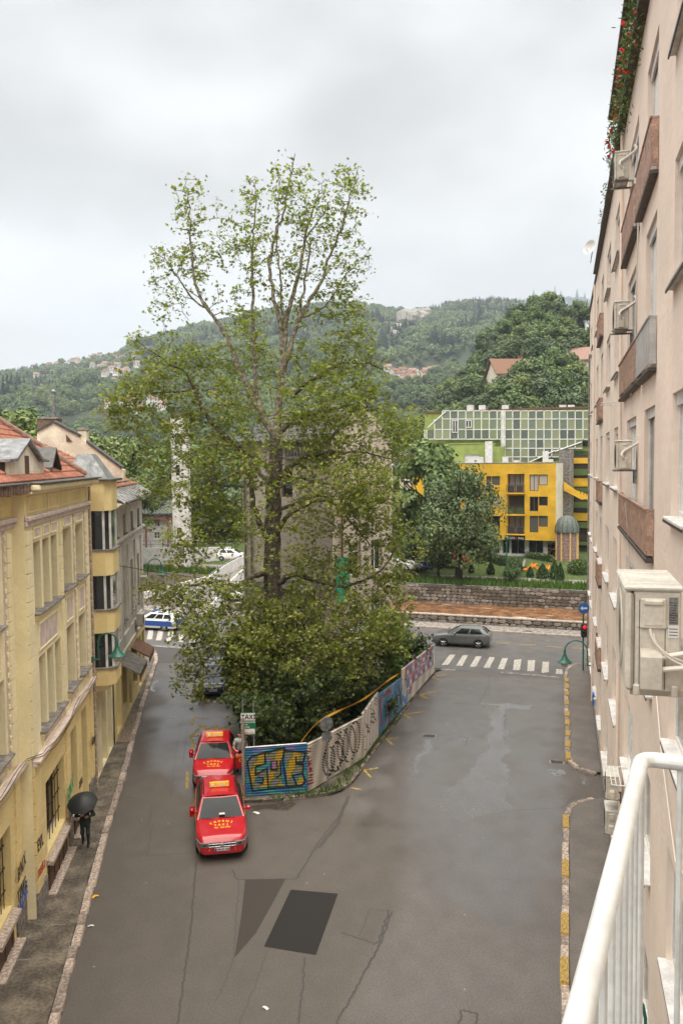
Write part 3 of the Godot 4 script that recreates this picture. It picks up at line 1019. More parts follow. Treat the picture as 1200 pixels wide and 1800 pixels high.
func ac_unit(label: String, xf: Transform3D, s: float, detail: bool) -> Node3D:
	# local: x = along the facade towards the viewer's end face at +x, z = out from the wall, y up, origin at base by the wall
	var o := thing("air_conditioner", label, "air conditioner", xf, "" if detail else "air conditioners on the pink block")
	var L := 0.82
	var D := 0.34
	var Hh := 0.66
	var b := MB.new()
	b.bbox(Vector3(-L, 0, 0.12), Vector3(0, Hh, 0.12 + D - 0.05), 0.012)
	obj("casing", b, M.ac_case, o)
	var f := MB.new()
	f.bbox(Vector3(-L - 0.004, 0.004, 0.12 + D - 0.05), Vector3(0.004, Hh - 0.01, 0.12 + D), 0.018)
	var fr := obj("front_panel", f, M.ac_case, o)
	var g := MB.new()
	g.lathe([Vector2(0.0, 0.0), Vector2(0.25, 0.0), Vector2(0.265, 0.012), Vector2(0.28, 0.0)], 24, Transform3D(Basis(Vector3.RIGHT, Vector3.BACK, Vector3.DOWN), Vector3(-L * 0.58, Hh * 0.5, 0.12 + D + 0.002)))
	obj("fan_grille", g, M.ac_case if detail else M.ac_dark, fr)
	var t := MB.new()
	t.bbox(Vector3(-L - 0.015, Hh - 0.004, 0.105), Vector3(0.015, Hh + 0.035, 0.12 + D + 0.01), 0.014)
	var tp := obj("lid", t, M.ac_top, o)
	var r := MB.new()
	for k in 3: r.bbox(Vector3(-L + 0.06 + k * 0.26, Hh + 0.03, 0.15), Vector3(-L + 0.22 + k * 0.26, Hh + 0.043, 0.09 + D), 0.006)
	obj("rib", r, M.ac_top, tp)
	var br := MB.new()
	for x in [-L + 0.12, -0.12]:
		br.box(Vector3(x - 0.02, -0.05, 0.0), Vector3(x + 0.02, -0.01, 0.12 + D + (0.06 if not detail else -0.05)))
		br.box(Vector3(x - 0.02, -0.35, 0.0), Vector3(x + 0.02, -0.05, 0.04))
	obj("bracket", br, M.galv if not detail else M.ac_case, o)
	# service cover and valve cover on the end face
	var c := MB.new()
	c.bbox(Vector3(0, Hh * 0.63, 0.21), Vector3(0.02, Hh * 0.93, 0.37), 0.018)
	c.bbox(Vector3(0.012, Hh * 0.86, 0.23), Vector3(0.036, Hh * 0.92, 0.35), 0.014)
	c.bbox(Vector3(0.012, Hh * 0.66, 0.23), Vector3(0.024, Hh * 0.84, 0.35), 0.01)
	obj("service_cover", c, M.ac_case, o)
	var vb := MB.new()
	vb.prism(PackedVector2Array([Vector2(0, 0.035), Vector2(0.07, 0.035), Vector2(0.07, 0.24), Vector2(0.045, 0.28), Vector2(0, 0.285)]), 0.24, 0.37)
	obj("valve_cover", vb, M.ac_case, o)
	return o

# ---------------------------------------------------------------- the left side of the street
func build_left_side():
	var LF := frame(Vector3(-6.37, 0, 0), Vector3(-0.116, 0, -1))
	var y := thing("yellow_house", "ornate yellow plaster house with lilac panels and crumbling cornice", "house", LF)
	# --- openings [t0, y0, t1, y1]
	var up := [[26.0,9.2,26.9,11.35],[27.2,9.2,28.1,11.35],[28.4,9.2,29.3,11.35],[30.2,9.3,31.8,11.42],[32.6,9.35,34.1,11.42]]
	var lo := [[26.3,5.45,27.15,7.75],[27.4,5.45,28.3,7.75],[28.55,5.45,29.5,7.75],[30.5,5.6,31.9,7.85],[32.8,5.6,34.2,7.85]]
	var gf := [[26.6, 1.35, 29.4, 3.65], [30.6, 1.1, 31.7, 4.0], [32.7, 0.35, 33.8, 4.15]]
	var upA := [[21.9, 9.3, 23.4, 11.4], [18.6, 9.3, 20.1, 11.4], [15.2, 9.3, 16.7, 11.4]]
	var loA := [[22.2, 5.6, 23.7, 7.75], [18.8, 5.6, 20.3, 7.75], [15.4, 5.6, 16.9, 7.75]]
	var gfA := [[21.9, 1.25, 23.7, 3.6], [18.2, 1.25, 20.2, 3.6], [15.0, 1.25, 16.8, 3.6]]
	var gv := []
	for k in 9: gv.append(0.95 + 0.43 * k)
	var wb := MB.new()
	wb.wall(25.0, 35.3, 4.8, 12.9, 0.0, up + lo, 0.38)
	wb.quad(Vector3(25, 0, -0.35), Vector3(25, 0, 0), Vector3(25, 12.9, 0), Vector3(25, 12.9, -0.35))
	obj("upper_wall", wb, M.pale_yellow, y)
	var w2 := MB.new()
	w2.wall(25.0, 35.3, 0, 4.8, 0.003, gf, 0.42, gv, 0.035, 0.03)
	w2.wall(10.0, 25.0, 0, 4.8, -0.33, gfA, 0.42, gv, 0.035, 0.03)
	obj("ground_floor_wall", w2, M.yellow_plaster, y)
	var w3 := MB.new()
	w3.wall(10.0, 25.0, 4.8, 12.9, -0.35, upA + loA, 0.38)
	w3.box(Vector3(10, 0, -13), Vector3(35.29, 12.9, -0.85))
	obj("recessed_wall", w3, M.pale_yellow, y)
	for h in up + lo:
		window(y, h[0], h[1], h[2], h[3], -0.38, M.brown_frame, M.glass_warm, 2 if h[2] - h[0] > 1.2 else 1, 0.7, 0.07)
	for h in upA + loA: window(y, h[0], h[1], h[2], h[3], -0.73, M.white_paint, M.glass, 2, 0.7, 0.07)
	for h in gf: window(y, h[0], h[1], h[2], h[3], -0.40, M.brown_wood, M.glass_warm, 4 if h[2] - h[0] > 2 else 2, 0.62, 0.06, null, 0.0, "shop_window" if h[2] - h[0] > 2 else "shuttered_window")
	for h in gfA: window(y, h[0], h[1], h[2], h[3], -0.72, M.brown_wood, M.glass_warm, 3, 0.62, 0.06, null, 0.0, "shop_window")
	# grilles on the street windows
	for h in [gf[0], gfA[0]]:
		var gb := MB.new()
		var zo := 0.0 if h[0] > 25 else -0.33
		for k in 6: gb.box(Vector3(h[0] + (h[2] - h[0]) * (k + 0.5) / 6 - 0.012, h[1], zo - 0.20), Vector3(h[0] + (h[2] - h[0]) * (k + 0.5) / 6 + 0.012, h[3], zo - 0.18))
		for k in 3: gb.box(Vector3(h[0], h[1] + (k + 0.7) * 0.65, zo - 0.205), Vector3(h[2], h[1] + (k + 0.7) * 0.65 + 0.025, zo - 0.178))
		obj("window_grille", gb, M.dark_wood, y)
	# sills: grey slabs, one for each bay
	for q in [[25.9,29.45,9.2,0.0],[30.05,31.95,9.3,0.0],[32.45,34.25,9.35,0.0],[26.15,29.65,5.45,0.0],[30.35,32.05,5.6,0.0],[32.65,34.35,5.6,0.0],[21.75,23.55,9.3,-0.35],[22.05,23.85,5.6,-0.35],[18.5,20.2,9.3,-0.35]]:
		var sb := MB.new()
		sb.bbox(Vector3(q[0], q[2] - 0.07, q[3] - 0.36), Vector3(q[1], q[2] + 0.005, q[3] + 0.2), 0.015)
		obj("window_sill", sb, M.concrete, y)
		var mo := MB.new()
		mo.bbox(Vector3(q[0] + 0.05, q[2] - 0.17, q[3] - 0.02), Vector3(q[1] - 0.05, q[2] - 0.07, q[3] + 0.13), 0.03)
		mo.bbox(Vector3(q[0] + 0.1, q[2] - 0.25, q[3] - 0.02), Vector3(q[1] - 0.1, q[2] - 0.17, q[3] + 0.07), 0.02)
		obj("moulding", mo, M.pale_yellow, y)
	# sloping stone ledges and boarded panels under the street windows
	for q in [[26.4, 29.6, 1.35, 0.0], [21.8, 23.8, 1.25, -0.33], [30.5, 31.8, 1.05, 0.0]]:
		var sb := MB.new()
		sb.prism(PackedVector2Array([Vector2(-0.4,0.02),Vector2(0.22,-0.16),Vector2(0.22,-0.28),Vector2(-0.4,-0.2)]),q[0],q[1],Transform3D(Basis(Vector3(0,0,1),Vector3.UP,Vector3(1,0,0)),Vector3(0,q[2],q[3])))
		obj("stone_ledge", sb, M.kerb_stone, y)
		var bb := MB.new()
		bb.box(Vector3(q[0] + 0.15, 0.1, q[3] - 0.05), Vector3(q[1] - 0.15, q[2] - 0.28, q[3] + 0.035))
		for k in 4: bb.box(Vector3(q[0] + 0.2 + k * 0.7, 0.15, q[3] + 0.036), Vector3(q[0] + 0.25 + k * 0.7, q[2] - 0.3, q[3] + 0.06))
		obj("boarded_panel", bb, M.brown_wood, y)
		var bs := MB.new()
		bs.bbox(Vector3(q[0] - 0.1, 0.1, q[3]), Vector3(q[1] + 0.1, 0.2, q[3] + 0.3), 0.02)
		obj("basement_ledge", bs, M.kerb_stone, y)
	# plinth
	for q in [[25.0,26.3,0.0],[29.75,30.4,0.0],[31.9,32.6,0.0],[33.9,35.3,0.0],[24.0,25.0,-0.33],[20.4,21.7,-0.33],[16.9,18.1,-0.33],[10.0,14.9,-0.33]]:
		var pb := MB.new()
		pb.bbox(Vector3(q[0], 0, q[2]), Vector3(q[1], 0.85, q[2] + 0.07), 0.015)
		obj("plinth", pb, M.stone_plinth, y)
	# rusticated pilasters, block by block
	var blk := MB.new()
	blk.bbox(Vector3(-0.5, -0.5, 0), Vector3(0.5, 0.5, 1), 0.035)
	var bm := blk.mesh()
	for q in [[25.35, 0.62, 0.0], [29.82, 0.4, 0.0], [34.75, 0.5, 0.0], [24.45, 0.45, -0.35]]:
		for k in 16:
			var o := inst("block", bm, M.pale_yellow, y)
			o.transform = Transform3D(Basis.from_scale(Vector3(q[1], 0.40, 0.07)), Vector3(q[0], 5.25 + 0.42 * k, q[2] - 0.005))
		for k in 10:
			var o := inst("block", bm, M.yellow_plaster, y)
			o.transform = Transform3D(Basis.from_scale(Vector3(q[1] * 1.1, 0.37, 0.08)), Vector3(q[0], 1.06 + 0.395 * k, q[2]))
	# lilac fields
	for q in [[26.35,28.95,8.0,8.75,0.0],[30.5,31.6,8.1,8.9,0.0],[32.85,33.9,8.1,8.9,0.0],[26.05,26.85,11.5,11.75,0.0],[27.25,28.05,11.5,11.75,0.0],[28.45,29.25,11.5,11.75,0.0],[30.4,31.6,11.55,11.8,0.0],[32.7,33.9,11.55,11.8,0.0],[22.1,23.3,8.1,8.9,-0.35],[22.0,23.3,11.5,11.8,-0.35],[26.5,29.2,4.98,5.15,0.0],[22.4,23.6,4.98,5.2,-0.35],[30.7,31.7,5.0,5.25,0.0]]:
		var fb := MB.new()
		fb.box(Vector3(q[0], q[2], q[4] - 0.02), Vector3(q[1], q[3], q[4] + 0.02))
		var fo := obj("panel", fb, M.lilac_panel, y)
		var rb := MB.new()
		for e in [[q[0] - 0.06,q[2] - 0.06,q[1] + 0.06,q[2]],[q[0] - 0.06,q[3],q[1] + 0.06,q[3] + 0.06],[q[0] - 0.06,q[2],q[0],q[3]],[q[1],q[2],q[1] + 0.06,q[3]]]:
			rb.bbox(Vector3(e[0], e[1], q[4] - 0.01), Vector3(e[2], e[3], q[4] + 0.045), 0.012)
		obj("border", rb, M.pale_yellow, fo)
	# ornamental strips with studs beside the single windows
	for q in [[32.2, 0.0], [34.4, 0.0], [24.0, -0.35]]:
		var sb := MB.new()
		sb.box(Vector3(q[0] - 0.11, 5.1, q[1] - 0.01), Vector3(q[0] + 0.11, 11.9, q[1] + 0.03))
		var so := obj("ornament_strip", sb, M.lilac_panel, y)
		var kb := MB.new()
		for k in 22: kb.bbox(Vector3(q[0] - 0.05, 5.3 + k * 0.3, q[1] + 0.02), Vector3(q[0] + 0.05, 5.45 + k * 0.3, q[1] + 0.07), 0.02)
		obj("stud", kb, M.pale_yellow, so).set_meta("kind", "stuff")
	# string course, frieze, cornice
	for q in [[25.0, 35.2, 0.0], [10.0, 25.0, -0.35]]:
		var z: float = q[2]
		var sb := MB.new()
		sb.bbox(Vector3(q[0], 11.88, z), Vector3(q[1], 12.05, z + 0.09), 0.02)
		sb.bbox(Vector3(q[0], 12.05, z), Vector3(q[1], 12.2, z + 0.18), 0.03)
		obj("string_course", sb, M.lilac_panel, y)
		var fz := MB.new()
		fz.box(Vector3(q[0], 12.2, z), Vector3(q[1], 12.9, z + 0.02))
		obj("frieze", fz, M.yellow_plaster, y)
		var cb := MB.new()
		cb.bbox(Vector3(q[0], 12.84, z), Vector3(q[1] + 0.1, 12.94, z + 0.25), 0.03)
		cb.bbox(Vector3(q[0], 12.94, z), Vector3(q[1] + 0.15, 13.14, z + 0.5), 0.05)
		obj("cornice", cb, M.pale_yellow, y)
		var gb := MB.new()
		gb.bbox(Vector3(q[0], 13.14, z - 1.2), Vector3(q[1] + 0.2, 13.2, z + 0.6), 0.02)
		obj("gutter", gb, M.sheet_dark, y)
		var lb := MB.new()
		lb.bbox(Vector3(q[0], 4.72, z), Vector3(q[1], 4.84, z + 0.16), 0.02)
		lb.bbox(Vector3(q[0], 4.84, z), Vector3(q[1], 4.93, z + 0.26), 0.02)
		obj("ledge", lb, M.lilac_panel, y)
	for q in [[25.4, 27.6], [30.1, 33.2], [28.0, 29.6], [33.6, 34.9]]:      # frieze fields with raised edges
		var rb := MB.new()
		for e in [[q[0],12.28,q[1],12.33],[q[0],12.72,q[1],12.77],[q[0],12.33,q[0] + 0.05,12.72],[q[1] - 0.05,12.33,q[1],12.72]]:
			rb.bbox(Vector3(e[0], e[1], 0.02), Vector3(e[2], e[3], 0.05), 0.01)
		obj("frieze_border", rb, M.pale_yellow, y)
	var cr := MB.new()       # where the cornice has broken away to the brick
	var nn := noise(5, 2.0, 3)
	for k in 60:
		var t := 21.0 + k * 0.085
		cr.bbox(Vector3(t, 12.9 + 0.06 * nn.get_noise_1d(t), 0.1), Vector3(t + 0.083, 13.16 + 0.04 * nn.get_noise_1d(t * 3), 0.2 + 0.12 * nn.get_noise_1d(t * 1.7)), 0.01)
	obj("broken_brickwork", cr, M.brick, y)
	# cables along the ledge
	var cbm := MB.new()
	for q in [[0.0, 0.3], [0.12, 0.34]]:
		var pts := []
		for k in 40:
			var t := 14.0 + k * 0.54
			pts.append(Vector3(t, 4.98 + q[0] - 0.06 * sin(k * 0.9 + q[0] * 9) - (0.35 if k > 22 and k < 30 else 0.0) * sin((k - 22) * PI / 8), (0.26 if t > 25 else -0.07)))
		cbm.tube(pts, 0.011, 5)
	obj("cable", cbm, M.black, y)
	var dp := MB.new()
	dp.tube([Vector3(35.2, 12.8, 0.1), Vector3(35.2, 0.2, 0.1)], 0.06, 8)
	obj("downpipe", dp, M.kerb_stone, y)
	# graffiti sprayed on the piers
	for q in [["BNX",0.34,24.45,2.0,-0.24,M.black],["TIME",0.30,24.4,1.35,-0.24,M.black],["MINE",0.34,24.5,1.02,-0.24,M.banner_blue],["EVL",0.32,25.35,2.3,0.09,M.black],["ruska",0.26,25.4,1.5,0.09,M.sign_red],["SNX",0.4,29.9,2.2,0.095,M.net_green],["JAR",0.34,30.0,1.3,0.095,M.banner_blue],["Kmo",0.3,34.75,2.4,0.09,M.brown_wood],["zeo",0.3,32.2,1.6,0.02,M.black]]:
		text(q[0],q[1],0.004,q[5],y,Transform3D(Basis(Vector3(1,rr(-0.1,0.25),0).normalized(),Vector3(-0.1,1.2,0),Vector3.BACK),Vector3(q[2],q[3],q[4])),"graffiti")
	# roof with hip, dormer, chimneys
	roof_part(y,"roof",Vector3(8,13.2,-0.1),Vector3(35.5,13.2,-0.1),Vector3(30.5,18.2,-6.6),Vector3(8,18.2,-6.6),M.tile_brown,M.tile_red,0.24,0.36)
	roof_part(y,"hip_roof",Vector3(35.5,13.2,-0.1),Vector3(35.5,13.2,-13.1),Vector3(30.5,18.2,-6.6),Vector3(30.5,18.2,-6.6),M.tile_brown,M.tile_red,0.24,0.36)
	var hb := MB.new()
	hb.tube([Vector3(35.5, 13.3, -0.1), Vector3(30.5, 18.3, -6.6)], 0.16, 8)
	obj("hip_cap", hb, M.tile_pink, y)
	var db := MB.new()
	var gab := PackedVector2Array([Vector2(24.7, 13.2), Vector2(29.3, 13.2), Vector2(29.3, 13.82), Vector2(28.6, 13.82), Vector2(27.0, 14.42), Vector2(25.4, 13.82), Vector2(24.7, 13.82)])
	db.prism(gab, -2.6, -0.35)
	var dm := obj("dormer", db, M.cream, y)
	var ds := MB.new()
	ds.prism(PackedVector2Array([Vector2(24.5,13.8),Vector2(25.35,13.83),Vector2(27.0,14.45),Vector2(28.65,13.83),Vector2(29.5,13.8),Vector2(29.5,13.88),Vector2(28.7,13.91),Vector2(27.0,14.54),Vector2(25.3,13.91),Vector2(24.5,13.88)]),-3.2,-0.2)
	obj("dormer_roof", ds, M.sheet_grey, dm)
	var dside := MB.new()
	dside.box(Vector3(24.62, 13.2, -2.6), Vector3(24.695, 13.8, -0.4))
	obj("dormer_cheek", dside, M.dark_wood, dm)
	var dw := MB.new()
	dw.box(Vector3(26.75, 13.35, -0.36), Vector3(27.25, 14.0, -0.335))
	obj("dormer_window", dw, M.brown_frame, dm)
	var d2 := MB.new()     # second, dark timber dormer with a pointed hood
	d2.prism(PackedVector2Array([Vector2(30.6, 13.3), Vector2(31.8, 13.3), Vector2(31.8, 13.7), Vector2(31.2, 14.15), Vector2(30.6, 13.7)]), -2.2, -0.6)
	var d2o := obj("dormer", d2, M.dark_wood, y)
	var d2r := MB.new()
	d2r.prism(PackedVector2Array([Vector2(30.4, 13.5), Vector2(31.2, 14.2), Vector2(32.0, 13.5), Vector2(32.0, 13.62), Vector2(31.2, 14.34), Vector2(30.4, 13.62)]), -2.8, -0.3)
	obj("dormer_roof", d2r, M.sheet_dark, d2o)
	chimney(y, Vector3(31.0, 15.4, -4.2), 0.9, 0.6, 1.2, M.cream, M.concrete)
	chimney(y, Vector3(33.5, 15.0, -4.0), 0.7, 0.6, 0.7, M.sheet_grey, M.brick)
	satellite_dish("white satellite dish beside the cream chimney on the yellow house", LF * Vector3(31.5, 16.6, -4.0), Vector3(0.4, 0.25, 1), 0.32)
	satellite_dish("white satellite dish low on the tiled hip of the yellow house", LF * Vector3(33.0, 15.9, -3.6), Vector3(0.5, 0.3, 1), 0.42)

	# --- narrow house with a stacked oriel
	var b := thing("oriel_house", "narrow ochre house with stacked glazed oriel and grey cap roof", "house", LF)
	var bb := MB.new()
	bb.wall(35.32, 41.0, 4.2, 13.0, -0.06, [], 0.2)
	bb.box(Vector3(35.32, 0, -12), Vector3(41.0, 13.0, -1.3))
	bb.wall(35.32,41.0,0.0,4.2,-0.06,[[36.0,0.15,37.0,3.6,0.6],[37.7,0.15,39.0,3.6,0.9],[39.4,0.15,40.6,3.6,0.9]],0.6)
	obj("wall", bb, M.pale_yellow, b)
	for q in [[36.0, 37.0, -0.64], [37.7, 39.0, -0.94], [39.4, 40.6, -0.94]]:
		var dd := MB.new()
		dd.box(Vector3(q[0], 0.15, q[2] - 0.05), Vector3(q[1], 3.6, q[2]))
		for k in 3: dd.bbox(Vector3(q[0] + 0.1, 0.3 + k * 1.1, q[2]), Vector3(q[1] - 0.1, 1.25 + k * 1.1, q[2] + 0.03), 0.01)
		obj("door", dd, M.dark_wood, b)
	var plan := PackedVector2Array([Vector2(36.0, -0.1), Vector2(36.05, 0.55), Vector2(36.35, 0.82), Vector2(38.0, 0.82), Vector2(38.3, 0.55), Vector2(38.35, -0.1)])
	var plan_in := PackedVector2Array([Vector2(36.12, -0.1), Vector2(36.17, 0.48), Vector2(36.4, 0.72), Vector2(37.95, 0.72), Vector2(38.18, 0.48), Vector2(38.23, -0.1)])
	var vert := Transform3D(Basis(Vector3.RIGHT, Vector3(0, 0, 1), Vector3.UP), Vector3.ZERO)    # plan (t, out) extruded upwards
	for q in [[4.3, 5.05, "oriel_base"], [6.55, 7.55, "oriel_parapet"], [9.0, 10.1, "oriel_parapet"], [11.75, 13.0, "oriel_parapet"]]:
		var pb := MB.new()
		pb.prism(plan, q[0], q[1], vert)
		obj(q[2], pb, M.yellow_plaster, b)
	var soff := MB.new()
	soff.prism(PackedVector2Array([Vector2(36.2, -0.1), Vector2(36.5, 0.5), Vector2(37.9, 0.5), Vector2(38.2, -0.1)]), 4.0, 4.3, vert)
	obj("oriel_soffit", soff, M.pale_yellow, b)
	for q in [[5.05, 6.55], [7.55, 9.0], [10.1, 11.75]]:
		var gb := MB.new()
		gb.prism(plan_in, q[0], q[1], vert)
		var go := obj("oriel_window", gb, M.glass, b)
		var pb := MB.new()
		for e in plan_in: pb.box(Vector3(e.x - 0.045, q[0], e.y - 0.04), Vector3(e.x + 0.045, q[1], e.y + 0.05))
		obj("frame", pb, M.white_paint, go)
		var sb := MB.new()
		var big := PackedVector2Array()
		for e in plan: big.push_back(Vector2(37.2 + (e.x - 37.2) * 1.04, e.y * 1.1))
		sb.prism(big, q[0] - 0.06, q[0] + 0.01, vert)
		obj("sill", sb, M.concrete, go)
	var rc := MB.new()
	rc.bbox(Vector3(35.9, 13.0, -1.5), Vector3(38.6, 13.1, 1.0), 0.02)
	obj("roof_edge", rc, M.sheet_dark, b)
	var cap := MB.new()
	var bot := [Vector3(36.2, 13.1, 0.7), Vector3(38.3, 13.1, 0.7), Vector3(38.3, 13.1, -1.0), Vector3(36.2, 13.1, -1.0)]
	var topq := [Vector3(36.6, 14.15, 0.0), Vector3(37.8, 14.15, 0.0), Vector3(37.8, 14.15, -0.6), Vector3(36.6, 14.15, -0.6)]
	for k in 4: cap.quad(bot[k], bot[(k + 1) % 4], topq[(k + 1) % 4], topq[k])
	cap.quad(topq[0], topq[1], topq[2], topq[3])
	obj("cap_roof", cap, M.sheet_grey, b)
	roof_part(b,"roof",Vector3(35.4,13.1,-1.5),Vector3(41.0,13.1,-1.5),Vector3(41.0,16.0,-6),Vector3(35.4,16.0,-6),M.sheet_dark,M.tile_red,0.24,0.36)

	# --- long grey house
	var g := thing("grey_house", "long grey plaster house with tall recessed panels and metal eaves", "house", LF)
	var gx := 54.4
	var small := []
	var tall := []
	for k in 4:
		small.append([42.6 + k * 3.1, 10.0, 43.7 + k * 3.1, 11.0])
		tall.append([42.7 + k * 3.1, 5.2, 43.9 + k * 3.1, 8.2])
	var gw := MB.new()
	gw.wall(41.02, gx, 9.8, 11.6, 0.0, small, 0.25)
	var pan := []
	for k in 4: pan.append([42.0 + k * 3.1, 4.6, 44.4 + k * 3.1, 9.3])
	gw.wall(41.02, gx, 3.9, 9.8, 0.0, pan, 0.10)
	gw.wall(41.02, gx, 3.9, 9.75, -0.10, tall, 0.25)
	gw.box(Vector3(41.02, 0, -11), Vector3(gx, 11.6, -0.6))
	obj("wall", gw, M.grey_plaster, g)
	var gg := MB.new()
	var shops := [[41.8,0.3,43.4,3.3],[44.0,0.9,45.6,3.3],[46.4,0.3,47.6,3.3],[48.2,0.9,50.2,3.3],[51.0,0.3,52.2,3.3],[52.7,0.9,54.0,3.3]]
	gg.wall(41.02, gx, 0, 3.9, 0.002, shops, 0.4)
	obj("ground_floor_wall", gg, M.yellow_plaster, g)
	for h in small: window(g, h[0], h[1], h[2], h[3], -0.25, M.brown_frame, M.glass, 2, 0, 0.07, M.concrete, 0.05)
	for h in tall: window(g, h[0], h[1], h[2], h[3], -0.33, M.brown_frame, M.glass_warm, 2, 0.7, 0.07, M.concrete, 0.02)
	for h in shops: window(g, h[0], h[1], h[2], h[3], -0.4, M.brown_wood, M.glass_warm, 2, 0.8, 0.08, null, 0.0, "shop_window")
	var sc := MB.new()
	sc.bbox(Vector3(41.02, 9.72, 0), Vector3(gx + 0.1, 9.9, 0.16), 0.03)
	sc.bbox(Vector3(41.02, 3.8, 0), Vector3(gx + 0.05, 3.95, 0.1), 0.03)
	obj("string_course", sc, M.grey_plaster, g)
	var ce := MB.new()
	ce.prism(PackedVector2Array([Vector2(0,11.5),Vector2(0.3,11.55),Vector2(0.62,11.8),Vector2(0,11.9)]),41.02,gx + 0.3,Transform3D(Basis(Vector3(0,0,1),Vector3.UP,Vector3(1,0,0)),Vector3.ZERO))
	obj("cornice", ce, M.grey_plaster, g)
	var ev := MB.new()
	for k in 13:
		var t := 41.05 + k * 1.05
		ev.quad(Vector3(t, 11.82, 0.75), Vector3(t + 1.02, 11.82, 0.75), Vector3(t + 1.02, 12.45, -0.25), Vector3(t, 12.45, -0.25))
		ev.box(Vector3(t - 0.02,-0.02,0),Vector3(t + 0.02,0.04,1.2),Transform3D(Basis(Vector3.RIGHT,Vector3(0,0.846,0.533),Vector3(0,-0.533,0.846)),Vector3(0,12.45,-0.25)))
	obj("metal_eaves", ev, M.sheet_light, g)
	roof_part(g,"roof",Vector3(41.0,12.45,-0.25),Vector3(54.6,12.45,-0.25),Vector3(50.0,15.0,-5.2),Vector3(41.0,15.0,-5.2),M.tile_brown,M.tile_red,0.26,0.4)
	roof_part(g,"hip_roof",Vector3(54.6,12.45,-0.25),Vector3(54.6,12.45,-10.3),Vector3(50.0,15.0,-5.2),Vector3(50.0,15.0,-5.2),M.tile_brown,M.tile_red,0.26,0.4)
	var rl := MB.new()
	rl.tube([Vector3(41.1, 12.75, -0.15), Vector3(54.4, 12.75, -0.15)], 0.05, 6)
	rl.tube([Vector3(41.1, 11.84, 0.8), Vector3(54.6, 11.84, 0.8)], 0.07, 6)
	obj("snow_rail", rl, M.sheet_dark, g)
	for q in [[43.2, 46.4, 3.55, M.concrete, "canvas awning with brown valance over a shop of the grey house"], [47.6, 50.2, 3.45, M.tile_brown, "faded brown awning over a shop of the grey house"]]:
		var an := thing("awning", q[4], "awning", LF)
		var ab := MB.new()
		ab.prism(PackedVector2Array([Vector2(0.02,0),Vector2(1.0,-0.55),Vector2(1.0,-0.62),Vector2(0.02,-0.07)]),q[0],q[1],Transform3D(Basis(Vector3(0,0,1),Vector3.UP,Vector3(1,0,0)),Vector3(0,q[2],0)))
		obj("canopy", ab, q[3], an)
		var vb := MB.new()
		vb.box(Vector3(q[0], q[2] - 0.9, 0.98), Vector3(q[1], q[2] - 0.6, 1.0))
		obj("valance", vb, M.tile_brown, an)
	for k in 2:
		ac_unit(["white air conditioner high on the grey house beside a tall window","white air conditioner above the shop awning of the grey house"][k],LF * Transform3D(Basis(Vector3(-1,0,0),Vector3.UP,Vector3(0,0,1)) * Basis.from_scale(Vector3(-1,1,1)),Vector3([52.4,50.3][k],[6.2,4.3][k],0.0)),1.0,false)

	# --- cream gable behind the roofs
	var c := thing("cream_gable_house", "tall cream gable wall rising behind the tiled roofs with stepped skyline", "house")
	var o := dpt(70, 840, 50.0)
	var P := func(px: float, py: float) -> Vector2:
		var q := dpt(px, py, 50.0)
		return Vector2(q.x, q.y)
	var gb2 := MB.new()
	gb2.prism(PackedVector2Array([P.call(60,900),P.call(66,760),P.call(94,743),P.call(142,768),P.call(152,778),P.call(213,824),P.call(218,826),P.call(213,900)]),-50.5,-50.0)
	obj("wall", gb2, M.cream, c)
	var vg := MB.new()
	for q in [[[64, 759], [94, 742]], [[94, 742], [142, 767]], [[152, 777], [214, 823]]]:
		var p0 := dpt(q[0][0], q[0][1], 49.9)
		var p1 := dpt(q[1][0], q[1][1], 49.9)
		vg.quad(p0 + Vector3(0, -0.06, 0), p1 + Vector3(0, -0.06, 0), p1 + Vector3(0, 0.1, 0), p0 + Vector3(0, 0.1, 0))
		vg.quad(p0 + Vector3(0, 0.1, 0), p1 + Vector3(0, 0.1, 0), p1 + Vector3(0, 0.1, -0.65), p0 + Vector3(0, 0.1, -0.65))
	obj("roof", vg, M.sheet_dark, c)
	var q1 := dpt(147, 775, 50.4)
	chimney(c, Vector3(q1.x, q1.y - 0.4, q1.z), 0.42 * 1.2, 0.5, 1.0, M.cream, M.concrete)
	var q2 := dpt(88, 742, 51.5)
	chimney(c, Vector3(q2.x, q2.y - 0.5, q2.z), 1.2, 0.8, 0.65, M.brick, M.concrete)
	var fl := dpt(96, 735, 51.5)
	var fb2 := MB.new()
	fb2.tube([fl, fl + Vector3(0, 1.55, 0)], 0.11, 10)
	fb2.lathe([Vector2(0.16, 1.55), Vector2(0.16, 1.62), Vector2(0.01, 1.74)], 10, Transform3D(Basis.IDENTITY, fl))
	obj("flue", fb2, M.galv, c)
	var tw := MB.new()
	var ta := dpt(117, 775, 49.97)
	tw.tri(ta, ta + Vector3(0.3, 0, 0), ta + Vector3(0.0, 0.38, 0))
	tw.box(ta + Vector3(0, -0.04, 0), ta + Vector3(0.34, 0.0, 0.03))
	obj("gable_window", tw, M.brown_wood, c)

	gooseneck_lamp("green swan-neck lamp on the wall between yellow house and oriel", LF * Vector3(34.9, 5.7, 0.1), LF.basis.z, 1.0, 0.75, 0.9)
	gooseneck_lamp("green swan-neck lamp on the end corner of the grey house", LF * Vector3(gx - 0.1, 6.6, 0.05), (LF.basis.z + LF.basis.x * 0.6).normalized(), 0.8, 0.95, 0.9)
	var wire := thing("overhead_wire", "thin black cable strung from the oriel house over the street", "cable")
	var wbm := MB.new()
	var w0 := LF * Vector3(41.0, 8.9, 0.1)
	var w1 := Vector3(3.5, 7.5, -50)
	var wp := []
	for k in 25: wp.append(w0.lerp(w1, k / 24.0) - Vector3(0, sin(PI * k / 24.0) * 0.9, 0))
	wbm.tube(wp, 0.014, 4)
	obj("strand", wbm, M.black, wire)

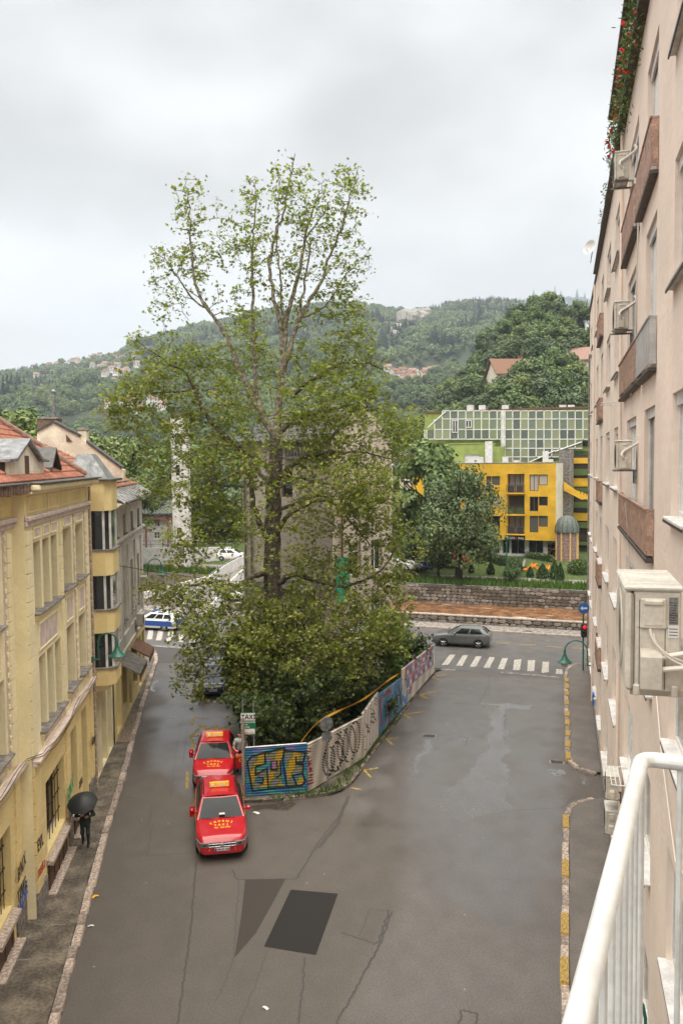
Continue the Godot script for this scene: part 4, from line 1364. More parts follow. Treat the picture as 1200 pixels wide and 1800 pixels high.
func satellite_dish(label: String, at: Vector3, dir: Vector3, r: float):
	var o := thing("satellite_dish", label, "satellite dish", Transform3D(Basis.looking_at(-dir.normalized()), at))
	var mb := MB.new()
	var pr := []
	for k in 6: pr.append(Vector2(r * k / 5.0 + 0.001, 0.35 * r * pow(k / 5.0, 2)))
	mb.lathe(pr, 18, Transform3D(Basis(Vector3.RIGHT, Vector3(0, 0, 1), Vector3(0, -1, 0)), Vector3.ZERO))
	obj("reflector", mb, M.white_paint, o)
	var ab := MB.new()
	ab.tube([Vector3(0, -r * 0.9, 0.1), Vector3(0, -r * 0.5, r * 0.9)], 0.015, 5)
	ab.tube([Vector3(0, 0, 0), Vector3(0, -r * 0.4, -0.15), Vector3(0, -r - 0.35, -0.15)], 0.025, 5)
	obj("mount", ab, M.galv, o)

# ---------------------------------------------------------------- the pink apartment block on the right
func build_right_side():
	var RF := frame(Vector3(1.79, 0, 0), Vector3(-0.2585, 0, 1))
	var b := thing("pink_apartment_block", "long pale pink plaster apartment block with deep windows and brown balconies", "apartment block", RF)
	var fl := [0.45, 4.25, 8.05, 11.78, 15.5, 19.2]
	var holes := []
	var wins := []      # [hole, kind]
	# columns: t0, t1, kind (w window, d balcony door)
	var cols := [[12.3,14.45,"w"],[17.15,19.35,"d"],[21.5,24.6,"d"],[27.7,30.7,"w"],[33.6,36.4,"w"],[39.4,41.6,"d"],[44.6,47.0,"w"],[50.0,52.6,"w"],[54.6,56.6,"w"]]
	for f in 6:
		for c in cols:
			var door: bool = c[2] == "d" and f > 2
			var y0: float = fl[f] + (0.08 if door else 0.97)
			var h := [-c[1], y0, -c[0], fl[f] + 2.97]
			if f == 5: h[3] = fl[f] + 2.7
			holes.append(h)
			wins.append([h, door, c, f])
	var wb := MB.new()
	wb.wall(-58.4, 8.0, 0, 23.3, 0, holes, 0.16)
	wb.quad(Vector3(-58.4, 0, -12), Vector3(-58.4, 0, 0), Vector3(-58.4, 23.3, 0), Vector3(-58.4, 23.3, -12))
	wb.box(Vector3(-58.38, 0, -12), Vector3(8, 23.3, -0.5))
	obj("wall", wb, M.pink_plaster, b)
	for q in wins:
		var h: Array = q[0]
		if q[2][0] < 20 and q[3] == 5 and q[1]: pass
		var gm: Material = [M.glass_grey, M.glass, M.blind, M.glass_grey][rng.randi() % 4]
		var w := window(b, h[0], h[1], h[2], h[3], -0.105, M.white_paint, gm, 2 if h[2] - h[0] < 2.5 else 3, 0, 0.09, null, 0.1, "balcony_door" if q[1] else "window")
		if not q[1]:
			var sb := MB.new()
			sb.bbox(Vector3(h[0] - 0.05, h[1] - 0.05, -0.1), Vector3(h[2] + 0.05, h[1] + 0.005, 0.13), 0.012)
			obj("sill", sb, M.sill_white, w)
			var sd := MB.new()
			sd.box(Vector3(h[0] - 0.05, h[1] - 0.09, 0.105), Vector3(h[2] + 0.05, h[1] - 0.052, 0.128))
			obj("drip_edge", sd, M.steel_dark, w)
		# rolled shutter box at the head
		var rb := MB.new()
		rb.box(Vector3(h[0] + 0.02, h[3] - 0.2, -0.104), Vector3(h[2] - 0.02, h[3], -0.06))
		obj("shutter_box", rb, M.sill_white, w)
	# shallow balconies with sheet-metal fronts
	for q in [[16.95,20.4,19.15,"rail_brown"],[21.0,25.3,19.15,"rail_brown"],[16.95,20.0,15.45,"rail_grey"],[20.3,25.9,15.45,"rail_brown"],[17.1,25.8,11.75,"rail_brown"],[39.2,43.0,19.15,"rail_brown"],[39.2,43.0,15.45,"rail_brown"],[39.2,43.0,11.75,"rail_brown"],[39.2,43.0,8.0,"rail_brown"],[39.2,43.0,4.2,"rail_brown"]]:
		var out := 0.16
		var sb := MB.new()
		sb.bbox(Vector3(-q[1], q[2] - 0.09, -0.02), Vector3(-q[0], q[2], out), 0.015)
		var bo := obj("balcony", sb, M.steel_dark, b)
		var mm: Material = M[q[3]]
		var n := int((q[1] - q[0]) / 0.16)
		for k in n:      # upright metal slats
			var x: float = -q[1] + (q[1] - q[0]) * (k + 0.5) / n
			var sl := MB.new()
			sl.box(Vector3(x - 0.068, q[2] + 0.06, out - 0.03 + 0.006 * (k % 2)), Vector3(x + 0.068, q[2] + 0.93, out - 0.018 + 0.006 * (k % 2)))
			obj("slat", sl, mm, bo)
		var hr := MB.new()
		hr.bbox(Vector3(-q[1] - 0.02, q[2] + 0.93, out - 0.05), Vector3(-q[0] + 0.02, q[2] + 0.98, out + 0.01), 0.008)
		for x in [-q[1], -q[0]]:
			hr.box(Vector3(x - 0.02, q[2] + 0.93, 0), Vector3(x + 0.02, q[2] + 0.97, out))
			hr.box(Vector3(x - 0.012, q[2] + 0.06, 0.01), Vector3(x + 0.012, q[2] + 0.93, out - 0.03))
		obj("handrail", hr, M.rail_brown if q[3] == "rail_brown" else M.rail_grey, bo)
	# fascia, top storey and terrace
	var fb := MB.new()
	fb.bbox(Vector3(-46.5, 23.3, -12.2), Vector3(8, 23.42, 0.22), 0.02)
	obj("roof_edge", fb, M.steel_dark, b)
	var tb := MB.new()
	tb.wall(-33.0, 8.0, 23.42, 26.2, -0.2, [[-31, 23.7, -24, 25.9], [-22, 23.7, -14, 25.9]], 0.2)
	tb.box(Vector3(-32.99, 23.42, -12), Vector3(8, 26.2, -0.5))
	obj("top_storey_wall", tb, M.pink_plaster, b)
	for h in [[-31, 23.7, -24, 25.9], [-22, 23.7, -14, 25.9]]:
		window(b, h[0], h[1], h[2], h[3], -0.38, M.brown_frame, M.glass_grey, 4, 0, 0.08)
	var rb2 := MB.new()
	rb2.bbox(Vector3(-33.4, 26.2, -12.2), Vector3(8, 26.36, 0.15), 0.02)
	obj("top_roof_edge", rb2, M.steel_dark, b)
	var pb := MB.new()
	pb.box(Vector3(-58.4, 23.3, -12), Vector3(-46.5, 23.36, 0.1))
	obj("roof", pb, M.concrete, b)
	# plinth strip and pale end strip with downpipe
	var es := MB.new()
	es.bbox(Vector3(-58.6, 0, 0), Vector3(-57.6, 20.5, 0.09), 0.02)
	obj("corner_strip", es, M.concrete, b)
	var pl := MB.new()
	pl.bbox(Vector3(-57.5, 0, 0), Vector3(8, 0.55, 0.06), 0.02)
	obj("plinth", pl, M.stone_plinth, b)
	for t in [26.3, 48.6]:
		var dp := MB.new()
		dp.tube([Vector3(-t, 23.2, 0.08), Vector3(-t, 0.2, 0.08)], 0.05, 8)
		obj("downpipe", dp, M.pink_plaster, b)
	var cab := MB.new()
	cab.tube([Vector3(-20.6, 20.4, 0.04), Vector3(-20.9, 18.9, 0.05), Vector3(-21.3, 16.5, 0.05), Vector3(-22.6, 15.3, 0.05)], 0.02, 5)
	cab.tube([Vector3(-22.0, 12.6, 0.2), Vector3(-22.1, 11.5, 0.1), Vector3(-22.3, 10.2, 0.04), Vector3(-22.0, 9.6, 0.04)], 0.012, 5)
	cab.tube([Vector3(-10.0,9.2,0.05),Vector3(-11.5,8.0,0.05),Vector3(-13.0,7.6,0.05),Vector3(-15.0,8.6,0.05),Vector3(-17.0,10.4,0.05)],0.01,5)
	obj("cable", cab, M.pipe_wrap, b)
	# clothes racks outside lower windows
	for q in [[22.5, 5.25], [30.0, 15.6]]:
		var cr := thing("drying_rack", "white folding clothes rack hung below a window of the pink block" if q[1] < 10 else "small white clothes rack under a high window of the pink block", "drying rack", RF)
		var cb := MB.new()
		for k in 4: cb.tube([Vector3(-q[0] - 1.2, q[1], 0.12 + k * 0.11), Vector3(-q[0] + 0.2, q[1], 0.12 + k * 0.11)], 0.012, 5)
		for x in [-q[0] - 1.2, -q[0] + 0.2]: cb.tube([Vector3(x, q[1], 0.0), Vector3(x, q[1], 0.46)], 0.016, 5)
		obj("rail", cb, M.white_paint, cr)

	# air conditioners: end face turned to the viewer
	for q in [["small air conditioner just below the roof edge of the pink block", 22.6, 20.75], ["air conditioner with curled white hose beside the grey balcony", 22.2, 16.95], ["air conditioner above the long brown balcony of the pink block", 20.9, 13.45]]:
		var xf := RF * Transform3D(Basis.IDENTITY, Vector3(-q[1], q[2], 0.02))
		var o := ac_unit(q[0], xf, 1.0, false)
		var hb := MB.new()
		var pts := []
		for k in 12: pts.append(Vector3(0.06 + 0.05 * sin(k), 0.25 + 0.05 * k, 0.3 - 0.3 * k / 11.0 + 0.12 * sin(k * 0.57)))
		hb.tube(pts, 0.032, 7)
		obj("hose", hb, M.pipe_wrap, o)
	for k in 2:
		ac_unit(["upper of two air conditioners stacked low on the pink block", "lower of two air conditioners stacked low on the pink block"][k], RF * Transform3D(Basis.IDENTITY, Vector3(-24.5 - k * 0.2, 4.0 - 1.1 * k, 0.02)), 1.0, false)
	big_air_conditioner(RF)
	balcony_railing(RF)
	# roof terrace: planters with trailing geraniums
	for k in 9:
		var t := 20.0 + k * 1.55 if k < 6 else 30.5 + (k - 6) * 3.6
		geranium_box(["planter of trailing red geraniums along the roof edge", "planter box with spiky green plant on the roof terrace"][0 if k < 6 else 1], RF * Vector3(-t, 23.44, 0.08), RF.basis.x, k < 6)
	satellite_dish("grey satellite dish at the roof edge of the pink block", RF * Vector3(-44.5, 24.2, 0.4), Vector3(-0.7, 0.2, 0.5), 0.36)
	var tr := thing("terrace_railing", "thin dark terrace railing above the roof edge of the pink block", "railing", RF)
	for k in 9:
		var x := -33.5 - k * 1.5
		var pbm := MB.new()
		pbm.tube([Vector3(x, 23.42, 0.05), Vector3(x, 24.3, 0.05)], 0.018, 5)
		obj("post", pbm, M.steel_dark, tr)
	var trb := MB.new()
	trb.tube([Vector3(-33.5, 24.3, 0.05), Vector3(-45.6, 24.3, 0.05)], 0.022, 5)
	obj("handrail", trb, M.steel_dark, tr)

	gooseneck_lamp("green swan-neck lamp on the pink block above the zebra crossing", RF * Vector3(-49.0, 2.1, 0.05), RF.basis.z, 1.1, 1.25, 1.0)
	gooseneck_lamp("green swan-neck lamp on the pink block below the white railing", RF * Vector3(-14.6, 3.2, 0.05), RF.basis.z, 1.2, 1.2, 0.9)
	# blue banner and graffiti wall at the foot of the block
	var bn := thing("blue_banner", "small blue banner hanging at the foot of the pink block", "banner", RF)
	var bb := MB.new()
	bb.box(Vector3(-45.2, 1.0, 0.07), Vector3(-44.8, 1.6, 0.16))
	obj("cloth", bb, M.banner_blue, bn)

func geranium_box(label: String, at: Vector3, along: Vector3, red: bool):
	var o := thing("planter_box", label, "planter", Transform3D(Basis(along, Vector3.UP, along.cross(Vector3.UP)), at), "planters on the roof terrace")
	var mb := MB.new()
	mb.bbox(Vector3(-0.6, 0, -0.12), Vector3(0.6, 0.22, 0.12), 0.02)
	obj("box", mb, M.steel_dark, o)
	var lf := MB.new()
	var fw := MB.new()
	for k in 260 if red else 70:
		var p := Vector3(rr(-0.7, 0.7), 0.2 + rr(-0.1, 0.3), rr(-0.1, 0.2))
		if red: p += Vector3(0, -absf(rng.randfn()) * 0.45, absf(rng.randfn()) * 0.08 + 0.06)
		else: p.y = 0.2 + rr(0, 0.5)
		lf.cc = Color(0.08, 0.13, 0.03) * rr(0.7, 1.5)
		var d := rv() * 0.07
		var e := rv() * 0.05
		lf.quad(p, p + d + e * 0.5, p + d * 2, p + d - e * 0.5)
		if red and k % 36 == 0:
			fw.cc = Color(0.6, 0.02, 0.03) * rr(0.8, 1.2)
			var c := p + Vector3(0, 0.05, 0.07)
			for s in 3:
				var u := rv() * 0.045
				var v := rv() * 0.045
				fw.quad(c - u - v, c + u - v, c + u + v, c - u + v)
	obj("foliage", lf, M.leaf_far, o)
	if red: obj("blossom", fw, M.flower, o)

func big_air_conditioner(RF: Transform3D):
	# hangs on two arms off the wall beside the viewer's balcony
	var at := dpt(1195, 1222, 5.4)
	var ax := RF.basis.x
	var xf := Transform3D(Basis(ax, Vector3.UP, RF.basis.z), Vector3.ZERO)
	var o := ac_unit("large beige air conditioner with service covers and white label near the balcony railing", Transform3D.IDENTITY, 1.0, true)
	# its end face looks at the camera: turn the unit a little towards it
	var zdir := Vector3(-0.9682, 0, -0.2503)
	var xdir := Vector3(-0.2503, 0, 0.9682)
	o.transform = Transform3D(Basis(xdir, Vector3.UP, zdir), at - zdir * 0.12 + Vector3(0, 0.01, 0))
	var lb := MB.new()
	lb.box(Vector3(0.001, 0.36, 0.135), Vector3(0.004, 0.44, 0.20))
	obj("paper_label", lb, M.plate_white, o)
	var l2 := MB.new()
	l2.box(Vector3(0.001, 0.445, 0.14), Vector3(0.003, 0.62, 0.195))
	obj("rating_plate", l2, M.galv, o)
	var pr := MB.new()
	for k in 9: pr.box(Vector3(0.0032, 0.455 + k * 0.016, 0.145 + 0.004 * (k % 3)), Vector3(0.0042, 0.460 + k * 0.016, 0.19))
	for k in 3: pr.box(Vector3(0.0042, 0.375 + k * 0.02, 0.142), Vector3(0.005, 0.38 + k * 0.02, 0.193))
	obj("small_print", pr, M.steel_dark, o)
	var sm := MB.new()     # pressed seams of the end panel
	for q in [[0.02, 0.6, 0.372], [0.02, 0.64, 0.405], [0.02, 0.42, 0.215]]: sm.bbox(Vector3(-0.004, q[0], q[2]), Vector3(0.0035, q[1], q[2] + 0.004), 0.001)
	sm.bbox(Vector3(-0.004, 0.42, 0.2), Vector3(0.0035, 0.424, 0.385), 0.001)
	obj("seam", sm, M.ac_dark, o)
	var ft := MB.new()
	for z in [0.16, 0.39]: ft.bbox(Vector3(-0.03, -0.02, z - 0.02), Vector3(0.03, 0.05, z + 0.02), 0.006)
	obj("foot", ft, M.ac_case, o)
	var cb := MB.new()
	for k in 2:
		var p := []
		for i in 14:
			var u := i / 13.0
			p.append(Vector3(0.03 + 0.03 * sin(u * PI), 0.42 - 0.23 * sin(u * PI * 0.55) - 0.03 * k, 0.31 - 0.55 * u * u - 0.02 * k))
		cb.tube(p, 0.008, 7)
	obj("cable", cb, M.pipe_wrap, o)
	var hb := MB.new()
	hb.tube([Vector3(0.04, 0.24, 0.235), Vector3(0.06, 0.27, 0.12), Vector3(0.05, 0.33, -0.1), Vector3(0.02, 0.36, -0.9)], 0.018, 10)
	hb.tube([Vector3(0.04, 0.16, 0.235), Vector3(0.06, 0.18, 0.12), Vector3(0.05, 0.23, -0.1), Vector3(0.02, 0.27, -0.9)], 0.018, 10)
	obj("insulated_pipe", hb, M.pipe_wrap, o)
	var ab := MB.new()
	for x in [-0.7, -0.12]:
		ab.box(Vector3(x - 0.015, -0.05, -1.05), Vector3(x + 0.015, -0.02, 0.42))
	obj("arm", ab, M.ac_case, o)

func balcony_railing(RF: Transform3D):
	var o := thing("balcony_railing", "white tubular balcony railing with thin upright bars in the foreground", "railing")
	var c := dpt(1127, 1333, 2.35)       # corner
	var d := (gpt(1014, 1800, c.y) - c).normalized()
	var e := Vector3(d.z, 0, -d.x)
	var tb := MB.new()
	var pts := []
	for k in 8: pts.append(c + d * (2.6 - 2.56 * k / 7.0))
	for k in 5:
		var a := PI * 0.5 * (k + 1) / 6.0
		pts.append(c + d * 0.04 * (1.0 - sin(a)) + e * 0.04 * (1.0 - cos(a)))
	for k in 6: pts.append(c + e * (0.04 + 1.3 * k / 5.0))
	tb.tube(pts, 0.0215, 16)
	obj("handrail", tb, M.white_rail, o)
	var lb := MB.new()
	lb.tube([c + d * 2.4 + Vector3(0, -1.0, 0), c + Vector3(0, -1.0, 0), c + e * 1.3 + Vector3(0, -1.0, 0)], 0.016, 8)
	obj("bottom_rail", lb, M.white_rail, o)
	for k in 17:
		var p := c + d * (0.06 + 0.14 * k)
		var bb := MB.new()
		bb.tube([p + Vector3(0, -0.01, 0), p + Vector3(0, -1.0, 0)], 0.0085 if k else 0.014, 8, false)
		obj("baluster", bb, M.white_rail, o)
	for k in 8:
		var p := c + e * (0.1 + 0.14 * k)
		var bb := MB.new()
		bb.tube([p + Vector3(0, -0.01, 0), p + Vector3(0, -1.0, 0)], 0.0085, 8, false)
		obj("baluster", bb, M.white_rail, o)
	# the balcony slab underfoot, out of the picture, carried by the block
	var s := thing("balcony_slab", "concrete balcony floor below the white railing", "balcony")
	var sb := MB.new()
	var q := [c + d * 2.4, c, c + e * 2.0, c + e * 2.0 + d * 2.4]
	var y0 := 11.75
	var poly := PackedVector2Array()
	for p in q: poly.push_back(Vector2(p.x, -p.z))
	sb.prism(poly, y0, y0 + 0.18, Transform3D(Basis(Vector3.RIGHT, Vector3(0, 0, -1), Vector3.UP), Vector3.ZERO))
	obj("slab", sb, M.concrete, s)

# ---------------------------------------------------------------- across the river
func rplane(px: float, py: float, s: float) -> Vector2:     # (t along the river, height) where the ray meets the plane at s
	var d := ray(px, py)
	var k := s / d.dot(RN)
	var p := CAM + d * k
	return Vector2(p.dot(RD), p.y)

func phole(x0: float, y0: float, x1: float, y1: float, s: float) -> Array:     # photo rectangle -> wall rectangle
	var a := rplane(x0, y1, s)
	var b := rplane(x1, y0, s)
	return [a.x, a.y, b.x, b.y]

func build_far_bank():
	# terraces from the embankment up to the buildings
	flat("riverbank", PackedVector2Array([sfrom(95.2, -130), sfrom(95.2, 150), sfrom(99.5, 150), sfrom(99.5, -130)]), -0.5, M.grass_long)
	var gt := MB.new()
	var rows := []
	for i in 13:
		var row := PackedVector3Array()
		for j in 57:
			var s := 99.5 + 26.0 * i / 12.0
			var t := -130 + 5.0 * j
			var q := sfrom(s, t)
			row.push_back(Vector3(q.x, far_y(s, t), q.y))
		rows.append(row)
	gt.grid(rows)
	struct("lawn", gt, M.grass)
	grass_tufts()
	var pb := MB.new()
	var row1 := PackedVector3Array()
	var row2 := PackedVector3Array()
	for j in 57:
		var t := -130 + 5.0 * j
		var q := sfrom(100.0, t)
		row1.push_back(Vector3(q.x, far_y(100.0, t) + 0.03, q.y))
		q = sfrom(102.2, t)
		row2.push_back(Vector3(q.x, far_y(102.2, t) + 0.03, q.y))
	pb.grid([row1, row2])
	struct("path", pb, M.concrete)

	# --- yellow apartment house
	var s0 := gpt(870, 975, 1.0).dot(RN)
	var FR := Transform3D(Basis(RD, Vector3.UP, -RN), RN * s0)
	var b := thing("orange_yellow_apartment_house", "orange-yellow clad apartment house with dark balconies and shop below", "apartment house", FR)
	var tl := rplane(726, 816, s0)
	var br := rplane(976, 975, s0)
	var yb := rplane(900, 949, s0).y
	var holes := []
	var info := []
	# L-shaped window groups: a tall leaf and a short leaf side by side
	for q in [[854, 838, 865, 864, 866, 858 - 20 + 16], [930, 834, 947, 863, 948, 853]]: pass
	var tallw := [[854,837,863.5,863],[930,834,946,863],[930,873,946,899],[930,907,946,936],[854,873,863.5,899],[854,907,863.5,936]]
	var shortw := [[863.5,837,878,853],[946,834,962,853],[946,873,962,889],[946,907,962,926],[863.5,873,878,889],[863.5,907,878,926]]
	var balc := [[891,833,921,866],[891,871,921,904],[891,907,921,938],[815,833,840,866],[815,871,840,904]]
	for l in [tallw, shortw]:
		for q in l: holes.append(phole(q[0], q[1], q[2] - (0.6 if l == tallw else 0.0), q[3], s0))
	for q in balc:
		var h := phole(q[0], q[1], q[2], q[3], s0)
		h.append(1.3)
		holes.append(h)
	var gv := []
	var yy := yb + 0.28
	while yy < tl.y - 0.2:
		gv.append(yy); yy += 0.28
	var wb := MB.new()
	wb.wall(tl.x, br.x, yb, tl.y, 0, holes, 0.22, gv, 0.03, 0.025)
	wb.box(Vector3(tl.x, yb, -11), Vector3(br.x - 0.05, tl.y, -1.4))
	wb.quad(Vector3(tl.x, yb, 0), Vector3(br.x, yb, 0), Vector3(br.x, yb, -2), Vector3(tl.x, yb, -2))
	obj("wall", wb, M.orange_wall, b)
	var sw := MB.new()
	sw.box(Vector3(br.x - 0.04, 0, -11), Vector3(br.x + 0.02, tl.y, -0.005))
	obj("side_wall", sw, M.cream, b)
	for i in tallw.size() + shortw.size():
		var h: Array = holes[i]
		window(b, h[0], h[1], h[2], h[3], -0.18, M.brown_frame, [M.glass_grey, M.curtain, M.glass][i % 3], 2 if i < 6 else 1, 0, 0.09)
	for i in balc.size():
		var h: Array = holes[tallw.size() + shortw.size() + i]
		window(b, h[0], h[1], h[2], h[3], -1.28, M.brown_frame, M.glass_grey if i % 2 else M.curtain, 3, 0, 0.1, null, 0.0, "balcony_door")
		var sb := MB.new()
		sb.bbox(Vector3(h[0] - 0.1, h[1] - 0.18, -1.2), Vector3(h[2] + 0.1, h[1], 0.45), 0.02)
		var bo := obj("balcony", sb, M.orange_wall, b)
		for k in 15:
			var x: float = h[0] - 0.05 + (h[2] - h[0] + 0.1) * k / 14.0
			var rb := MB.new()
			rb.box(Vector3(x - 0.018, h[1], 0.38), Vector3(x + 0.018, h[1] + 1.0, 0.41))
			obj("bar", rb, M.steel_dark, bo)
		var hr := MB.new()
		hr.box(Vector3(h[0] - 0.1, h[1] + 0.98, 0.36), Vector3(h[2] + 0.1, h[1] + 1.05, 0.43))
		obj("handrail", hr, M.steel_dark, bo)
		for k in 2:      # dark mesh panels
			var w: float = (h[2] - h[0]) * 0.38
			var x: float = h[0] + 0.1 + k * (h[2] - h[0] - w - 0.2)
			var pn := MB.new()
			pn.box(Vector3(x, h[1] + 0.1, 0.34), Vector3(x + w, h[1] + 0.9, 0.36))
			obj("panel", pn, M.steel_dark if i != 1 else M.lime_dark, bo)
	var pk := MB.new()
	pk.bbox(Vector3(tl.x - 0.05, tl.y, -11), Vector3(br.x + 0.05, tl.y + 0.12, 0.06), 0.02)
	obj("roof_edge", pk, M.sheet_grey, b)
	# ground floor shop
	var gs := MB.new()
	var gh := [phole(865,951,874,974,s0),phole(880,951,892,974,s0),phole(895,951,919,975,s0),phole(926,951,952,974,s0)]
	gs.wall(tl.x + 0.4, br.x - 1.2, 0.3, yb, -1.2, gh, 0.15)
	obj("shop_wall", gs, M.white_wall, b)
	for h in gh: window(b, h[0], h[1], h[2], h[3], -1.3, M.sheet_grey, M.glass, 2, 0, 0.08, null, 0, "shop_window")
	var sg := MB.new()
	var h3 := phole(888, 942, 922, 949, s0)
	sg.box(Vector3(h3[0], h3[1], 0.02), Vector3(h3[2], h3[3], 0.14))
	var so := obj("shop_sign", sg, M.black, b)
	text("ALMA", 0.32, 0.03, M.plate_white, so, Transform3D(Basis.IDENTITY, Vector3(h3[0] + (h3[2] - h3[0]) * 0.26, (h3[1] + h3[3]) * 0.5, 0.145)))
	text("RAS", 0.32, 0.03, M.plate_white, so, Transform3D(Basis.IDENTITY, Vector3(h3[0] + (h3[2] - h3[0]) * 0.8, (h3[1] + h3[3]) * 0.5, 0.145)))
	var lg := MB.new()
	lg.box(Vector3(h3[0] + (h3[2] - h3[0]) * 0.52, h3[1] + 0.12, 0.14), Vector3(h3[0] + (h3[2] - h3[0]) * 0.58, h3[3] - 0.1, 0.17))
	obj("red_mark", lg, M.sign_red, so)
	for q in [[886, 0.9, 0.7], [957, 1.6, 0.7], [906, 0.4, 0.7], [843, 0.9, 0.6], [996 - 30, 0.5, 0.6]]:
		var pp := rplane(q[0], 815, s0 + 2)
		var cb := MB.new()
		cb.box(Vector3(pp.x - q[2] * 0.5, tl.y, -3), Vector3(pp.x + q[2] * 0.5, tl.y + q[1], -2.3))
		obj("vent_stack", cb, M.white_paint, b)

	# --- lime green building with the glass screen behind
	var s1 := s0 + 12.0
	var GR := Transform3D(Basis(RD, Vector3.UP, -RN), RN * s1)
	var g := thing("green_glass_building", "lime green terraced building behind a large white-framed glass screen", "building", GR)
	var a0 := rplane(754, 722, s1)
	var a1 := rplane(1045, 722, s1)
	var gb := MB.new()
	gb.box(Vector3(a0.x - 1, 4, -9), Vector3(a1.x + 8, a0.y - 0.3, -1.0))
	obj("wall", gb, M.lime_wall, g)
	for k in 4:       # dark and light storey bands behind the glass
		var bd := MB.new()
		var y0 := rplane(900, 752 + k * 17, s1).y
		var x0 := rplane(884, 700, s1).x
		bd.box(Vector3(x0, y0, -1.0), Vector3(a1.x + 8, y0 + (0.75 if k else 1.2), -0.9))
		obj("floor_band", bd, [M.glass_warm, M.lime_dark, M.glass, M.lime_dark][k], g)
	for q in [[795, 738, 805, 761], [818, 738, 829, 752]]:
		var h := phole(q[0], q[1], q[2], q[3], s1)
		window(g, h[0], h[1], h[2], h[3], 0.25, M.white_paint, M.glass, 2, 0, 0.12)
	var cx := []
	var xk := 750.0
	while xk < 1050:
		cx.append(xk); xk += 13.7
	var ry := [722.0, 736.5, 755.0, 772.0, 788.0, 803.0, 816.0]
	var pane_ms := []
	for e in [Color(0.26, 0.30, 0.17), Color(0.34, 0.37, 0.21), Color(0.13, 0.16, 0.13), Color(0.20, 0.25, 0.18)]:
		var pm := mat("screen" + str(pane_ms.size()), e, 0.12)
		pm.transparency = BaseMaterial3D.TRANSPARENCY_ALPHA
		pm.albedo_color.a = 0.62
		pane_ms.append(pm)
	var inside := func(x: float, yq: float) -> bool:
		if x < 783 and yq < 755 - (x - 748) * 0.95: return false
		if x < 884 and yq > 776: return false
		if x > 930 and yq > 812 - (x - 930) * 0.25 and x < 975: return false
		if x >= 975 and yq > 800 - (x - 975) * 0.36: return false
		return true
	var bars := MB.new()
	for j in ry.size() - 1:
		for i in cx.size() - 1:
			var mx: float = (cx[i] + cx[i + 1]) * 0.5
			var my: float = (ry[j] + ry[j + 1]) * 0.5
			if not inside.call(mx, my): continue
			var h := phole(cx[i], ry[j], cx[i + 1], ry[j + 1], s1)
			var pbm := MB.new()
			pbm.box(Vector3(h[0] + 0.06, h[1] + 0.06, 0.0), Vector3(h[2] - 0.06, h[3] - 0.06, 0.02))
			obj("pane", pbm, pane_ms[rng.randi() % 4], g)
			bars.box(Vector3(h[0] - 0.09, h[1], -0.03), Vector3(h[0] + 0.06, h[3], 0.08))
			bars.box(Vector3(h[0] + 0.06, h[1] - 0.08, -0.02), Vector3(h[2] - 0.09, h[1] + 0.06, 0.075))
			if j == 0: bars.box(Vector3(h[0] + 0.06, h[3] - 0.06, -0.02), Vector3(h[2] - 0.09, h[3] + 0.08, 0.075))
	var bo2 := obj("screen_frame", bars, M.white_paint, g)
	bo2.set_meta("kind", "stuff")
	for q in [[[752,752],[783,724]],[[930,813],[975,792]],[[975,794],[1022,777]],[[884,721],[884,785]],[[746,776],[746,750]]]:
		var p0 := rplane(q[0][0], q[0][1], s1)
		var p1 := rplane(q[1][0], q[1][1], s1)
		var tb := MB.new()
		tb.tube([Vector3(p0.x, p0.y, 0.1), Vector3(p1.x, p1.y, 0.1)], 0.11 if q[0][0] != 884 else 0.4, 6)
		obj("frame_bar", tb, M.white_paint, g)
	var lr := MB.new()    # red-brown roof edge and stacks
	lr.box(Vector3(a0.x - 1, a0.y - 0.3, -9.2), Vector3(a1.x + 8, a0.y - 0.05, -0.8))
	obj("roof_edge", lr, M.tile_brown, g)
	for q in [822, 843, 884, 986, 1001]:
		var pp := rplane(q, 720, s1)
		var cb := MB.new()
		cb.box(Vector3(pp.x - 0.45, pp.y - 0.2, -2), Vector3(pp.x + 0.45, pp.y + 0.75, -1.2))
		obj("vent_stack", cb, M.white_paint, g)
	# lime penthouse in front of the screen
	var s2 := s0 + 5.0
	var ph := thing("lime_penthouse", "lime green rooftop flat with white sliding window and white stack", "penthouse", Transform3D(Basis(RD, Vector3.UP, -RN), RN * s2))
	var k0 := rplane(790, 781, s2)
	var k1 := rplane(857, 815, s2)
	var k2 := rplane(875, 815, s2)
	var wh := phole(816, 799, 842, 815, s2)
	var pw := MB.new()
	pw.wall(k0.x, k1.x, tl.y - 0.5, k0.y, 0, [wh], 0.2)
	pw.box(Vector3(k0.x, tl.y - 0.5, -5), Vector3(k1.x, k0.y, -0.3))
	pw.box(Vector3(k1.x, tl.y - 0.5, -5.2), Vector3(k2.x, k0.y - 0.4, -1.6))
	obj("wall", pw, M.lime_wall, ph)
	window(ph, wh[0], wh[1], wh[2], wh[3], -0.15, M.white_paint, M.blind, 3, 0, 0.1)
	var pre := MB.new()
	pre.bbox(Vector3(k0.x - 0.1, k0.y, -5), Vector3(k1.x + 0.1, k0.y + 0.12, 0.1), 0.02)
	obj("roof_edge", pre, M.lime_wall, ph)
	var st := rplane(860, 776, s2)
	var stb := MB.new()
	stb.box(Vector3(st.x - 0.45, tl.y - 0.4, 0.05), Vector3(st.x + 0.45, st.y, 0.9))
	obj("white_stack", stb, M.white_paint, ph)
	# --- stair tower with galleries, right of the yellow house
	var s3 := s0 + 7.0
	var gt2 := thing("gallery_block", "open gallery block with olive and orange parapets beside concrete columns", "building", Transform3D(Basis(RD, Vector3.UP, -RN), RN * s3))
	var bk := MB.new()
	var e0 := rplane(995, 800, s3)
	var e1 := rplane(1075, 985, s3)
